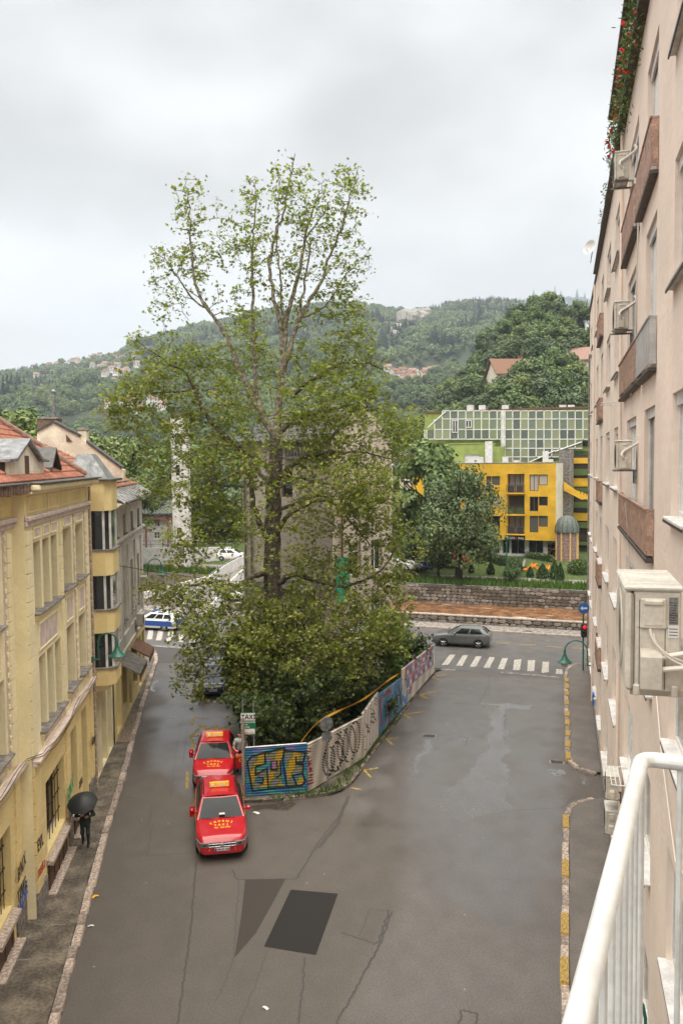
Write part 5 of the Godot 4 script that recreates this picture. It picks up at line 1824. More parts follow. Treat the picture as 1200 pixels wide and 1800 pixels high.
	bk.box(Vector3(e0.x, 0.2, -4), Vector3(e1.x + 6, e0.y, -2.5))
	obj("back_wall", bk, M.glass_warm, gt2)
	for q in [[805,815,"orange"],[825,836,"lime"],[841,856,"orange"],[858,866,"lime"],[884,894,"lime"],[903,917,"orange"],[920,930,"lime"],[955,960,"lime"]]:
		var p0 := rplane(998, q[0], s3)
		var p1 := rplane(998, q[1], s3)
		var qb := MB.new()
		qb.box(Vector3(e0.x, p1.y, -2.4), Vector3(e1.x + 6, p0.y, -2.25 + (0.4 if q[2] == "lime" else 0.0)))
		obj("parapet", qb, M.orange_wall if q[2] == "orange" else M.lime_dark, gt2)
	for q in [[988, 1.3], [1000, 0.7]]:
		var p0 := rplane(q[0], 790, s3 - 1)
		var cb := MB.new()
		cb.box(Vector3(p0.x - q[1] * 0.5, 0.2, -1.2), Vector3(p0.x + q[1] * 0.5, p0.y, -0.4))
		obj("column", cb, M.concrete, gt2)
	var st2 := MB.new()
	var w0 := rplane(991, 847, s3)
	var w1 := rplane(1040, 870, s3)
	st2.prism(PackedVector2Array([w0,rplane(991,862,s3),rplane(1022,878,s3),rplane(1030,877,s3),rplane(1060,892,s3),rplane(1060,876,s3),rplane(1012,862,s3)]),0.2,0.5)
	var sto := obj("staircase", st2, M.orange_wall, gt2)
	text("YTO",0.55,0.02,M.steel_dark,sto,Transform3D(Basis(Vector3(1,-0.2,0),Vector3.UP,Vector3.BACK),Vector3(rplane(1027,866,s3).x,rplane(1027,866,s3).y,0.52)),"graffiti")
	# --- round kiosk with a ribbed dome
	var ks := s0 - 1.0
	var kc := rplane(996, 968, ks)
	var ko := RD * kc.x + RN * ks
	var kk := thing("domed_kiosk", "small round kiosk with ribbed grey dome and orange posts", "kiosk", Transform3D(Basis.IDENTITY, Vector3(ko.x, 0.6, ko.z)))
	var kt := rplane(996, 935, ks).y - 0.6
	var top := rplane(996, 906, ks).y - 0.6
	var kb := MB.new()
	kb.lathe([Vector2(1.35, 0), Vector2(1.35, kt)], 16)
	obj("drum", kb, mat("kiosk_wall", Color(0.45, 0.30, 0.26), 0.7, T.stain2, 0.5), kk)
	var kd := MB.new()
	kd.lathe([Vector2(1.55, kt), Vector2(1.5, kt + (top - kt) * 0.35), Vector2(1.2, kt + (top - kt) * 0.7), Vector2(0.7, kt + (top - kt) * 0.92), Vector2(0.01, top)], 24)
	var kdo := obj("dome", kd, M.slate_green, kk)
	for k in 14:
		var a := TAU * k / 14.0
		var dv := Vector3(cos(a), 0, sin(a))
		var rb := MB.new()
		rb.tube([dv * 1.57 + Vector3(0, kt, 0), dv * 1.52 + Vector3(0, kt + (top - kt) * 0.35, 0), dv * 1.22 + Vector3(0, kt + (top - kt) * 0.7, 0), dv * 0.7 + Vector3(0, kt + (top - kt) * 0.93, 0)], 0.03, 4)
		obj("rib", rb, M.sheet_dark, kdo)
	for k in 8:
		var a := TAU * k / 8.0
		var pbm := MB.new()
		pbm.box(Vector3(-0.08, 0, -0.08), Vector3(0.08, kt, 0.08), Transform3D(Basis(Vector3.UP, a), Vector3(cos(a) * 1.42, 0, sin(a) * 1.42)))
		obj("post", pbm, M.orange_soft, kk)

	# --- white hall with slate roof, cream house and white tower to the left
	simple_house("white_hall", "white hall with pale slate roof beyond the river behind the plane tree", 604, 690, 818, 935, 140.0, 800, M.white_wall, M.sheet_grey, 4)
	simple_house("peach_house", "peach house edge with balcony stack between the trees by the river", 705, 745, 800, 920, 134.0, 796, M.cream, M.sheet_grey, 3)
	var pv := thing("pavilion", "cream riverside pavilion with green hipped roof and rust-red timber bracing", "pavilion")
	var z0 := -122.0
	var P := func(px: float, py: float) -> Vector2:
		var q := dpt(px, py, 122.0)
		return Vector2(q.x, q.y)
	var pa: Vector2 = P.call(225, 975)
	var pc: Vector2 = P.call(318, 902)
	var pvb := MB.new()
	var ph1: Vector2 = P.call(271, 926)
	var ph2: Vector2 = P.call(281, 911)
	var hl := [[ph1.x, ph1.y, ph2.x, ph2.y], [P.call(271, 947).x, P.call(271, 947).y, P.call(281, 935).x, P.call(281, 935).y]]
	pvb.wall(pa.x, pc.x, pa.y - 1.5, pc.y, z0, hl, 0.15)
	pvb.box(Vector3(pa.x, pa.y - 1.5, z0 - 8), Vector3(pc.x, pc.y, z0 - 0.3))
	obj("wall", pvb, M.white_wall, pv)
	for h in hl: window(pv, h[0], h[1], h[2], h[3], z0 - 0.12, M.white_paint, M.glass, 2, 0.5, 0.09)
	var rp: Vector2 = P.call(272, 868)
	var e := 0.9
	for q in [[Vector3(pa.x - e, pc.y, z0 + e), Vector3(pc.x + e, pc.y, z0 + e)], [Vector3(pc.x + e, pc.y, z0 + e), Vector3(pc.x + e, pc.y, z0 - 9)]]:
		roof_part(pv, "roof", q[0], q[1], Vector3(rp.x, rp.y, z0 - 4), Vector3(rp.x, rp.y, z0 - 4), M.slate_green, M.slate_green, 0.5, 0.5)
	for x in [242, 259, 297, 307]:
		var q: Vector2 = P.call(x, 950)
		var pb2 := MB.new()
		pb2.box(Vector3(q.x - 0.12, q.y - 1.5, z0 + 0.5), Vector3(q.x + 0.12, pc.y, z0 + 0.7))
		obj("post", pb2, M.tile_red, pv)
	for k in 6:
		var q0: Vector2 = P.call(245 + k * 11, 912)
		var q1: Vector2 = P.call(256 + k * 11, 903)
		var bb := MB.new()
		bb.tube([Vector3(q0.x, q0.y if k % 2 else q1.y, z0 + 0.6), Vector3(q1.x, q1.y if k % 2 else q0.y, z0 + 0.6)], 0.06, 4)
		obj("brace", bb, M.tile_red, pv)
	var bm := MB.new()
	bm.box(Vector3(pa.x, P.call(250, 913).y, z0 + 0.5), Vector3(pc.x, P.call(250, 910).y, z0 + 0.7))
	obj("beam", bm, M.tile_red, pv)
	# retaining wall with railing before the pavilion
	var rw := thing("garden_wall", "low pale garden wall with pipe railing before the pavilion", "wall")
	var r0 := dpt(225, 975, 118.0)
	var r1 := dpt(330, 978, 118.0)
	var rwb := MB.new()
	rwb.box(Vector3(r0.x - 8, r0.y - 2.5, -118.4), Vector3(r1.x + 6, r0.y + 0.9, -118))
	obj("masonry", rwb, M.white_wall, rw)
	for k in 8:
		var x: float = lerpf(r0.x, r1.x + 3, k / 7.0)
		var pb3 := MB.new()
		pb3.tube([Vector3(x, r0.y + 0.8, -118.1), Vector3(x, r0.y + 1.9, -118.1)], 0.05, 5)
		obj("post", pb3, M.galv, rw)
	var rl := MB.new()
	for y in [1.4, 1.9]: rl.tube([Vector3(r0.x - 6, r0.y + y, -118.1), Vector3(r1.x + 6, r0.y + y, -118.1)], 0.045, 5)
	obj("rail", rl, M.galv, rw)
	# white tower
	var tw := thing("white_tower", "slender white plastered tower with peeling patches beside the pavilion", "tower")
	var t0 := dpt(305, 985, 114.0)
	var t1 := dpt(328, 730, 114.0)
	var tb2 := MB.new()
	tb2.bbox(Vector3(t0.x, t0.y - 1, -116), Vector3(t1.x, t1.y, -114), 0.05)
	obj("shaft", tb2, M.white_wall, tw)
	var tc := MB.new()
	tc.bbox(Vector3(t0.x - 0.15, t1.y, -116.15), Vector3(t1.x + 0.15, t1.y + 0.25, -113.85), 0.04)
	obj("cap", tc, M.concrete, tw)
	var to := MB.new()
	for k in 4: to.box(Vector3(t0.x + 0.6, t0.y + 3 + k * 4.2, -114.02), Vector3(t0.x + 1.1, t0.y + 4.4 + k * 4.2, -113.97))
	obj("opening", to, M.glass, tw)
	footbridge()
	gardens(s0)

func simple_house(called: String, label: String, px0: float, px1: float, pyt: float, pyb: float, d: float, apex: float, wm: Material, rm: Material, n: int):
	var o := thing(called, label, "house")
	var a := dpt(px0, pyb, d)
	var b := dpt(px1, pyt, d)
	var w := b.x - a.x
	var dep := minf(w, 12.0)
	var hl := []
	var fl := maxi(1, int((b.y - a.y) / 3.0))
	for f in fl:
		for k in n:
			var x := a.x + w * (k + 0.5) / n
			hl.append([x - w * 0.16 / n * 1.4, a.y + (f + 0.3) * (b.y - a.y) / fl, x + w * 0.16 / n * 1.4, a.y + (f + 0.78) * (b.y - a.y) / fl])
	var mb := MB.new()
	mb.wall(a.x, b.x, a.y - 2, b.y, -d, hl, 0.15)
	mb.box(Vector3(a.x, a.y - 2, -d - dep), Vector3(b.x, b.y, -d - 0.25))
	obj("wall", mb, wm, o)
	for h in hl: window(o, h[0], h[1], h[2], h[3], -d - 0.12, M.white_paint, M.glass, 2, 0, 0.07)
	var ay := dpt((px0 + px1) * 0.5, apex, d).y
	var rb := MB.new()
	var e := 0.4
	var zm := -d - dep * 0.5
	var l0 := Vector3(a.x - e, b.y, -d + e)
	var l1 := Vector3(b.x + e, b.y, -d + e)
	var k0 := Vector3(a.x - e, b.y, -d - dep - e)
	var k1 := Vector3(b.x + e, b.y, -d - dep - e)
	var m0 := Vector3(a.x + w * 0.22, ay, zm)
	var m1 := Vector3(b.x - w * 0.22, ay, zm)
	rb.quad(l0, l1, m1, m0); rb.quad(k1, k0, m0, m1); rb.tri(l1, k1, m1); rb.tri(k0, l0, m0)
	rb.quad(l0, k0, k1, l1)
	obj("roof", rb, rm, o)

func far_y(s: float, t: float) -> float:     # height of the far bank lawns
	var y := lerpf(-0.5, 0.75, smoothstep(99.5, 114.0, s))
	if t < -34: y += smoothstep(-34.0, -52.0, t) * smoothstep(99.5, 112.0, s) * 1.6
	return y

func grass_tufts():
	var mb := MB.new()     # long grass overhanging the embankment
	var g := RandomNumberGenerator.new()
	g.seed = 4
	for k in 11000:
		var s := g.randf_range(95.0, 99.9)
		var q := sfrom(s, g.randf_range(-72, 4))
		var p := Vector3(q.x, -0.5, q.y)
		var h := g.randf_range(0.25, 0.75)
		var a := g.randf() * TAU
		var w := Vector3(cos(a), 0, sin(a)) * 0.07
		mb.cc = Color(0.07, 0.125, 0.02) * g.randf_range(0.6, 1.7)
		mb.tri(p - w, p + w, p + Vector3(g.randf_range(-0.2, 0.2), h, g.randf_range(-0.1, 0.3)))
	var o := obj("bank_grass", mb, M.leaf_far)
	o.set_meta("kind", "stuff"); o.set_meta("label", "long green grass along the top of the embankment wall"); o.set_meta("category", "grass")

func footbridge():
	# curved white footbridge rising from the near quay across the river
	var o := thing("footbridge", "curved white footbridge with solid white parapets rising over the river", "bridge")
	var pts := []
	var pl := [[385, 1046, 76.0], [410, 1024, 82.0], [440, 1004, 87.0], [475, 990, 91.0], [510, 984, 96.0]]
	pts.append(gpt(322, 1084, 0.05))
	for q in pl: pts.append(dpt(q[0] - 30, q[1], q[2] + 6.0))
	var cv := Curve3D.new()
	for i in pts.size():
		var t: Vector3 = (pts[mini(i + 1, pts.size() - 1)] - pts[maxi(i - 1, 0)]) / 6.0
		cv.add_point(pts[i], -t, t)
	var L := cv.get_baked_length()
	var n := 26
	var left := []
	for k in n + 1: left.append(cv.sample_baked(L * k / n))
	for side in 2:
		for k in n:
			var a: Vector3 = left[k]
			var b: Vector3 = left[k + 1]
			var off := (b - a).cross(Vector3.UP).normalized() * (2.6 * side)
			var mb := MB.new()
			var th := (b - a).cross(Vector3.UP).normalized() * 0.06
			a += off; b += off
			var up := Vector3(0, 1.15, 0)
			var e := (b - a) * 0.02
			for s in [-1.0, 1.0]: mb.quad(a + e + th * s, b - e + th * s, b - e + up + th * s, a + e + up + th * s)
			mb.quad(a + e + up - th, b - e + up - th, b - e + up + th, a + e + up + th)
			obj("parapet_panel", mb, M.white_paint, o)
	var dk := MB.new()
	for k in n:
		var a: Vector3 = left[k]
		var b: Vector3 = left[k + 1]
		var off := (b - a).cross(Vector3.UP).normalized() * 2.6
		dk.quad(a, b, b + off, a + off)
		dk.quad(a + Vector3(0, -0.5, 0), a + off + Vector3(0, -0.5, 0), b + off + Vector3(0, -0.5, 0), b + Vector3(0, -0.5, 0))
		dk.quad(a + off + Vector3(0, -0.5, 0), b + off + Vector3(0, -0.5, 0), b + off, a + off)
		dk.quad(b + Vector3(0, -0.5, 0), a + Vector3(0, -0.5, 0), a, b)
	obj("deck", dk, M.concrete, o)
	var hr := MB.new()
	var hp := []
	for k in n + 1: hp.append(left[k] + Vector3(0.1, 1.4, 0))
	hr.tube(hp, 0.05, 6)
	obj("handrail", hr, M.galv, o)

func leafball(mb: MB, c: Vector3, r: Vector3, n: int, size: float, col: Color):
	for k in n:
		var d := rv()
		var p := c + d * r * pow(rng.randf(), 0.22)
		mb.cc = col * rr(0.55, 1.5)
		var u := (rv() + d * 0.3).normalized() * size * rr(0.6, 1.3)
		var w := u.cross(rv()).normalized() * size * rr(0.4, 0.7)
		mb.quad(p - u, p + w, p + u, p - w)

func gardens(s0: float):
	# clipped hedges, rose bed, cypresses, flower bed, lamps and steps before the yellow house
	for q in [[[855,978],[885,988],"long clipped hedge left of the shop steps",0.9],[[926,976],[968,986],"long clipped hedge right of the shop steps",0.9],[[895,1006],[901,985],"low double hedge beside the garden steps",0.5],[[904,1004],[911,984],"low hedge along the garden path",0.5]]:
		var a := gpt(q[0][0], q[0][1] + 6, 0.6)
		var b := gpt(q[1][0], q[1][1] + 2, 0.6)
		var o := thing("hedge", q[2], "hedge")
		var mb := MB.new()
		var L := a.distance_to(b)
		for k in int(L * 420):
			var t := rng.randf()
			var p := a.lerp(b, t) + Vector3(rr(-0.5, 0.5), rr(-0.3, 1.0) * q[3], rr(-0.5, 0.5))
			mb.cc = Color(0.05, 0.085, 0.02) * rr(0.6, 1.5)
			var u := rv() * 0.13
			var w := u.cross(rv()).normalized() * 0.08
			mb.quad(p - u, p + w, p + u, p - w)
		obj("foliage", mb, M.leaf_far, o)
	for q in [[862,1010,990,0.5,"small round-topped cypress by the path"],[897,1012,996,0.9,"broad dark shrub beside the garden lamp"],[931,1014,998,0.45,"small pointed cypress near the flower bed"],[953,1016,993,0.75,"wide pale cypress in the cypress row"],[974,1018,987,0.62,"tallest dark cypress in the cypress row"],[984,1019,992,0.45,"slim bright cypress at the end of the row"],[828,1008,992,0.35,"tiny cypress near the big linden"]]:
		var f := gpt(q[0], q[1], -0.3)
		var hgt: float = (q[1] - q[2]) / FPX * -f.z * 1.05
		var o := thing("cypress", q[4], "shrub", Transform3D(Basis.IDENTITY, f), "clipped cypresses on the far bank")
		var mb := MB.new()
		for k in 700:
			var t := pow(rng.randf(), 0.8)
			var r: float = q[3] * (1.0 - pow(t, 2.2)) * (0.75 + 0.25 * minf(1, t * 6))
			var an := rng.randf() * TAU
			var p := Vector3(cos(an) * r * rr(0.8, 1.05), t * hgt, sin(an) * r * rr(0.8, 1.05))
			mb.cc = Color(0.04, 0.075, 0.018) * rr(0.6, 1.6)
			var u := (Vector3.UP + rv() * 0.7) * 0.13
			var w := u.cross(rv()).normalized() * 0.08
			mb.quad(p - u, p + w, p + u, p - w)
		obj("foliage", mb, M.leaf_far, o)
		var tb := MB.new()
		tb.tube([Vector3(0, -0.2, 0), Vector3(0, hgt * 0.9, 0)], [0.06, 0.03], 6)
		obj("stem", tb, M.bark_dark, o)
	for q in [[1018, 1010, 1.5, 1.1, "big round clipped bush at the path end"], [1003, 992, 1.2, 0.8, "low round bush behind the big bush"]]:
		var f := gpt(q[0], q[1], -0.2)
		var o := thing("round_bush", q[4], "shrub", Transform3D(Basis.IDENTITY, f))
		var mb := MB.new()
		leafball(mb, Vector3(0, q[3] * 0.7, 0), Vector3(q[2], q[3], q[2]), 2200, 0.13, Color(0.07, 0.11, 0.022))
		obj("foliage", mb, M.leaf_far, o)
	var rb := gpt(990, 978, 0.7)
	var ro := thing("rose_bush", "tall rose bushes with pink blossoms before the kiosk", "shrub", Transform3D(Basis.IDENTITY, rb))
	var lm := MB.new()
	var fm := MB.new()
	for k in 1300:
		var p := Vector3(rr(-2.3, 1.8), absf(rng.randfn()) * 0.8, rr(-0.8, 0.8))
		lm.cc = Color(0.07, 0.12, 0.03) * rr(0.6, 1.5)
		var u := rv() * 0.12
		var w := u.cross(rv()).normalized() * 0.08
		lm.quad(p - u, p + w, p + u, p - w)
		if k % 11 == 0:
			fm.cc = Color(0.75, 0.18, 0.20) * rr(0.8, 1.2)
			for e in 3:
				var u2 := rv() * 0.12
				var w2 := u2.cross(rv()).normalized() * 0.12
				var p2 := p + Vector3(0, 0.3, 0.25)
				fm.quad(p2 - u2, p2 + w2, p2 + u2, p2 - w2)
	obj("foliage", lm, M.leaf_far, ro)
	obj("blossom", fm, M.flower, ro)
	var fb := MB.new()
	for k in 500:
		var t := rng.randf()
		var c := gpt(945 + 26 * cos(t * TAU * 2.0) * (0.4 + 0.6 * t), 997 + 7 * sin(t * TAU * 3.0), 0.3)
		fb.cc = Color(0.85, 0.28, 0.02) * rr(0.7, 1.2)
		var p := c + Vector3(rr(-0.25, 0.25), 0.12 + rr(0, 0.1), rr(-0.25, 0.25))
		var u := rv() * 0.1
		var w := u.cross(rv()).normalized() * 0.1
		fb.quad(p - u, p + w, p + u, p - w)
	var fo := obj("flower_bed", fb, M.flower)
	fo.set_meta("label", "orange flowers planted in a scroll on the lawn"); fo.set_meta("category", "flower bed")
	var st := thing("garden_steps", "stone garden steps leading up through the lawn", "steps")
	for k in 9:
		var a := gpt(881, 1003 - k * 2.6, -0.1 + k * 0.1)
		var sb := MB.new()
		sb.bbox(Vector3(-0.7, -0.4, -0.55), Vector3(0.7, 0, 0.55), 0.02, Transform3D(Basis.IDENTITY, a))
		obj("step", sb, M.concrete, st)
	var gp := MB.new()
	gp.sheet(PackedVector2Array([Vector2(gpt(915,1004,0.1).x,gpt(915,1004,0.1).z),Vector2(gpt(921,1004,0.1).x,gpt(921,1004,0.1).z),Vector2(gpt(924,982,0.8).x,gpt(924,982,0.8).z),Vector2(gpt(917,982,0.8).x,gpt(917,982,0.8).z)]),0.7)
	struct("path", gp, M.concrete)
	for q in [[890, 1015, 950, "dark post lamp before the shop of the yellow apartment house", false], [1005, 975, 945, "globe lamp on a slim post beside the kiosk", true]]:
		var f := gpt(q[0], q[1], -0.2 if not q[4] else 0.6)
		var hgt: float = (q[1] - q[2]) / FPX * -f.z
		var o := thing("post_lamp", q[3], "street lamp", Transform3D(Basis.IDENTITY, f))
		var pb := MB.new()
		pb.tube([Vector3.ZERO, Vector3(0, hgt, 0)], 0.07, 8)
		obj("post", pb, M.lamp_green, o)
		var gb := MB.new()
		var pr := []
		for k in 9: pr.append(Vector2(maxf(0.001, sin(PI * k / 8.0) * 0.3), hgt + 0.28 - cos(PI * k / 8.0) * 0.3))
		gb.lathe(pr, 12)
		obj("globe", gb, M.plate_white if q[4] else M.lamp_green, o)

# ---------------------------------------------------------------- hills, woods and villages
var HB := [[-400,725],[-250,700],[-100,680],[0,660],[60,648],[130,636],[200,622],[235,604],[300,587],[350,573],[420,559],[500,546],[560,538],[620,536],[680,546],[740,548],[800,535],[870,530],[920,536],[960,550],[1000,556],[1060,578],[1150,602],[1300,640],[1500,680]]
var HC := [[640,832],[690,806],[740,780],[800,722],[840,668],[870,626],[905,596],[940,578],[970,572],[1000,578],[1045,592],[1100,605],[1250,640],[1400,690]]
var hill_noise: FastNoiseLite

func sil(tab: Array, px: float) -> float:
	for i in tab.size() - 1:
		if px <= tab[i + 1][0]:
			var k := clampf((px - tab[i][0]) / (tab[i + 1][0] - tab[i][0]), 0, 1)
			k = k * k * (3 - 2 * k) * 0.4 + k * 0.6
			return lerpf(tab[i][1], tab[i + 1][1], k)
	return tab[-1][1]

# a point of a hill: column px of the skyline, u from the foot (0) to the ridge (1) and down behind it (>1)
func hill_pt(tab: Array, px: float, u: float, d0: float, d1: float, h0: float, ex: float, amp: float) -> Vector3:
	var r := dpt(px, sil(tab, px), d1)
	var d := lerpf(d0, d1, u)
	var p := Vector3(r.x / d1 * d, 0, -d)
	var f := pow(u, ex) if u <= 1.0 else 1.0 - (u - 1.0) * 1.3
	var w := clampf(u * (1.0 - u) * 4.0, 0, 1)
	p.y = h0 + (r.y - h0) * f + hill_noise.get_noise_2d(p.x, p.z) * amp * w
	return p

func proj_y(p: Vector3) -> float:
	var q := cam_basis.inverse() * (p - CAM)
	return 900.0 - FPX * q.y / -q.z

func hill_at(tab: Array, px: float, py: float, d0: float, d1: float, h0: float, ex: float, amp: float) -> Vector3:
	var lo := 0.0
	var hi := 1.0
	for k in 22:
		var m := (lo + hi) * 0.5
		if proj_y(hill_pt(tab, px, m, d0, d1, h0, ex, amp)) > py: lo = m
		else: hi = m
	return hill_pt(tab, px, lo, d0, d1, h0, ex, amp)

func hill_mesh(called: String, tab: Array, p0: float, p1: float, step: float, nu: int, d0: float, d1: float, h0: float, ex: float, amp: float, m: Material):
	var rows := []
	for i in nu + 7:
		var row := PackedVector3Array()
		var px := p0
		while px <= p1:
			row.push_back(hill_pt(tab, px, float(i) / nu, d0, d1, h0, ex, amp))
			px += step
		rows.append(row)
	var mb := MB.new()
	mb.grid(rows)
	struct(called, mb, m)

func scatter(called: String, label: String, meshes: Array, pts: Array):      # pts: [position, size, colour, which]
	for w in meshes.size():
		var sel := pts.filter(func(q): return q[3] == w)
		if sel.is_empty(): continue
		var mm := MultiMesh.new()
		mm.transform_format = MultiMesh.TRANSFORM_3D
		mm.use_colors = true
		mm.mesh = meshes[w]
		mm.instance_count = sel.size()
		for i in sel.size():
			var q: Array = sel[i]
			mm.set_instance_transform(i, Transform3D(Basis(Vector3.UP, rng.randf() * TAU) * Basis.from_scale(Vector3(rr(0.85, 1.2), rr(0.8, 1.25), rr(0.85, 1.2)) * q[1] / 9.0), q[0]))
			mm.set_instance_color(i, q[2])
		var o := MultiMeshInstance3D.new()
		o.multimesh = mm
		o.material_override = M.leaf_far
		o.name = numbered(called)
		add_child(o)
		o.set_meta("kind", "stuff"); o.set_meta("label", label); o.set_meta("category", "forest")

func hill_house(label: String, p: Vector3, s: float, turn: float, roof: Material, wallm: Material, grp: String):
	var o := thing("hillside_house", label, "house", Transform3D(Basis(Vector3.UP, turn) * Basis.from_scale(Vector3.ONE * s), p), grp)
	var w := 9.0
	var d := 8.0
	var h := 5.5
	var hl := [[-3.2,0.9,-1.8,2.4],[-0.7,0.9,0.7,2.4],[1.8,0.9,3.2,2.4],[-3.2,3.6,-1.8,4.9],[1.8,3.6,3.2,4.9]]
	if not T.has("hh_wall"):
		var mb := MB.new()
		mb.wall(-w / 2, w / 2, -3, h, d / 2, hl, 0.2)
		mb.box(Vector3(-w / 2, -3, -d / 2), Vector3(w / 2, h, d / 2 - 0.25))
		T["hh_wall"] = mb.mesh()
		var rb := MB.new()
		rb.prism(PackedVector2Array([Vector2(-d / 2 - 0.6,h - 0.1),Vector2(0,h + 3.4),Vector2(d / 2 + 0.6,h - 0.1),Vector2(d / 2 + 0.6,h + 0.15),Vector2(0,h + 3.7),Vector2(-d / 2 - 0.6,h + 0.15)]),-w / 2 - 0.5,w / 2 + 0.5,Transform3D(Basis(Vector3(0,0,1),Vector3.UP,Vector3(1,0,0)),Vector3.ZERO))
		T["hh_roof"] = rb.mesh()
		var gb := MB.new()
		gb.prism(PackedVector2Array([Vector2(-d / 2,h),Vector2(0,h + 3.3),Vector2(d / 2,h)]),-w / 2,w / 2,Transform3D(Basis(Vector3(0,0,1),Vector3.UP,Vector3(1,0,0)),Vector3.ZERO))
		T["hh_gable"] = gb.mesh()
		var wm := MB.new()
		wm.box(Vector3(-0.7, -0.75, -0.05), Vector3(0.7, 0.75, 0.05))
		T["hh_win"] = wm.mesh()
		var cm := MB.new()
		cm.box(Vector3(1.5, h + 1, -1.2), Vector3(2.3, h + 4.4, -0.4))
		T["hh_chim"] = cm.mesh()
	inst("wall", T["hh_wall"], wallm, o)
	inst("gable", T["hh_gable"], wallm, o)
	var r := inst("roof", T["hh_roof"], roof, o)
	inst("chimney", T["hh_chim"], M.tile_brown, r)
	for q in hl:
		var wn := inst("window", T["hh_win"], M.glass, o)
		wn.position = Vector3((q[0] + q[2]) * 0.5, (q[1] + q[3]) * 0.5, d / 2 - 0.1)

func build_hills():
	hill_noise = noise(77, 0.0035, 4)
	# valley floor beyond the buildings of the far bank
	var vb := MB.new()
	var rows := []
	for i in 9:
		var row := PackedVector3Array()
		for j in 21:
			var q := sfrom(125.4 + i * 60.0, -700 + 70.0 * j)
			row.push_back(Vector3(q.x, 0.8 + i * 1.6, q.y))
		rows.append(row)
	vb.grid(rows)
	struct("valley_floor", vb, M.grass_long)
	var HA := [[600,575],[780,560],[880,545],[930,527],[955,519],[1000,523],[1050,526],[1120,520],[1300,560]]
	hill_mesh("far_hill", HA, 600, 1300, 20, 20, 2600, 4200, 150, 1.2, 60, M.hill_ground)
	hill_mesh("hill", HB, -400, 1500, 19, 54, 330, 1750, 4, 1.25, 46, M.hill_ground)
	hill_mesh("wooded_knoll", HC, 640, 1400, 19, 30, 165, 330, 3, 1.1, 6, M.soil)
	# villages
	var homes := []
	var roofs := [M.tile_brown, M.tile_pink, M.tile_brown, M.tile_pink]
	var walls := [M.white_paint, M.cream, M.white_paint, M.white_wall]
	var vill := [
		["white house with red roof in the village high on the left hillside",[[88,641],[100,640],[124,636],[133,633],[160,628],[166,624],[172,632],[158,636],[190,627],[200,640],[207,644],[214,630],[186,641],[163,642],[196,650],[204,655],[149,640],[240,641],[130,648],[222,652],[42,642],[176,620]]],
		["small pale house among trees at the foot of the left hillside",[[10,705],[24,712],[20,722],[66,702],[74,706],[150,690],[190,712],[205,716],[215,710],[240,722],[232,712],[265,708],[285,716]]],
		["white house with red roof in the village below the wooded knoll",[[692,657],[700,662],[706,655],[712,666],[718,660],[724,657],[730,668],[742,660],[748,656],[756,654],[762,658],[735,673],[700,672],[716,674],[690,668],[764,652],[680,650]]]]
	for k in 24: vill[0][1].append([rr(50, 240), rr(626, 672)])
	for k in 8: vill[2][1].append([rr(680, 770), rr(652, 680)])
	for v in vill:
		for q in v[1]:
			var p := hill_at(HB, q[0], q[1] + 3, 330, 1750, 4, 1.25, 46)
			homes.append(p)
			hill_house(v[0], p, 0.9 if p.z < -700 else 0.8, rr(-0.7, 0.7), roofs[rng.randi() % 4], walls[rng.randi() % 4], v[0].substr(v[0].find("in the") if v[0].find("in the") > 0 else 0))
	var wt := Color(1, 1, 1)
	var blobs := [crown_mesh(11,16,4.4,4.3,520,0.85,wt),crown_mesh(12,14,4.2,4.8,520,0.85,wt),crown_mesh(13,18,4.6,4.0,520,0.85,wt),conifer_mesh(14,12.5,2.8,wt,500,1.9),conifer_mesh(15,14.0,2.6,wt,500,1.9),crown_mesh(16,26,4.4,4.3,2600,0.40,wt),crown_mesh(17,24,4.2,4.7,2600,0.40,wt)]
	var clear := noise(31, 0.006, 3)
	var tone := noise(32, 0.01, 3)
	var pts := []
	var hb_args := [330.0, 1750.0, 4.0, 1.25, 46.0]
	var n := 0
	while n < 15000:
		var px := rr(-120, 1110)
		var u := sqrt(rr(0.002, 1.0))
		var p := hill_pt(HB, px, u, 330, 1750, 4, 1.25, 46)
		n += 1
		var near := false
		for hq in homes:
			if absf(hq.x - p.x) < 13 and p.z - hq.z > -10 and p.z - hq.z < 34: near = true; break
		if near: continue
		var open := clear.get_noise_2d(p.x, p.z)
		if open > 0.22 and px < 420: continue
		if open > 0.36: continue
		if px < 260 and u > 0.42 and u < 0.62 and open > -0.05: continue
		var t := tone.get_noise_2d(p.x, p.z)
		var con: bool = (t > 0.3 and u > 0.45 and px > 200) or (u > 0.88 and px > 740 and rng.randf() < 0.5) or (px < 110 and u > 0.35 and t > 0.25)
		var c := Color(0.090, 0.138, 0.042) if not con else Color(0.038, 0.066, 0.036)
		if not con and t < -0.12: c = Color(0.13, 0.18, 0.05)
		c *= rr(0.7, 1.35)
		var size := rr(9, 15) * ((0.62 if u > 0.8 else 1.0) if con else 1.0)
		pts.append([p + Vector3(0, size * (-0.1 if con else 0.3), 0), size, c, (3 + n % 2) if con else (5 + n % 2 if u < 0.42 else n % 3)])
	for k in 200:     # single trees standing up along the skyline
		var px := rr(740, 960) if k < 130 else rr(-60, 640)
		var p := hill_pt(HB, px, rr(0.985, 1.0), 330, 1750, 4, 1.25, 46)
		pts.append([p + Vector3(0, 0.5, 0), rr(4, 7.5), Color(0.03, 0.05, 0.02) * rr(0.7, 1.3), 3 + k % 2 if k < 130 else k % 3])
	for k in 900:
		var px := rr(820, 1200)
		var u := rr(0.2, 1.0)
		var p := hill_pt(HA, px, u, 2600, 4200, 150, 1.2, 60)
		pts.append([p, rr(24, 40), Color(0.035, 0.06, 0.03) * rr(0.8, 1.2), k % 5])
	scatter("forest", "distant mixed woods covering the hillsides", blobs, pts)
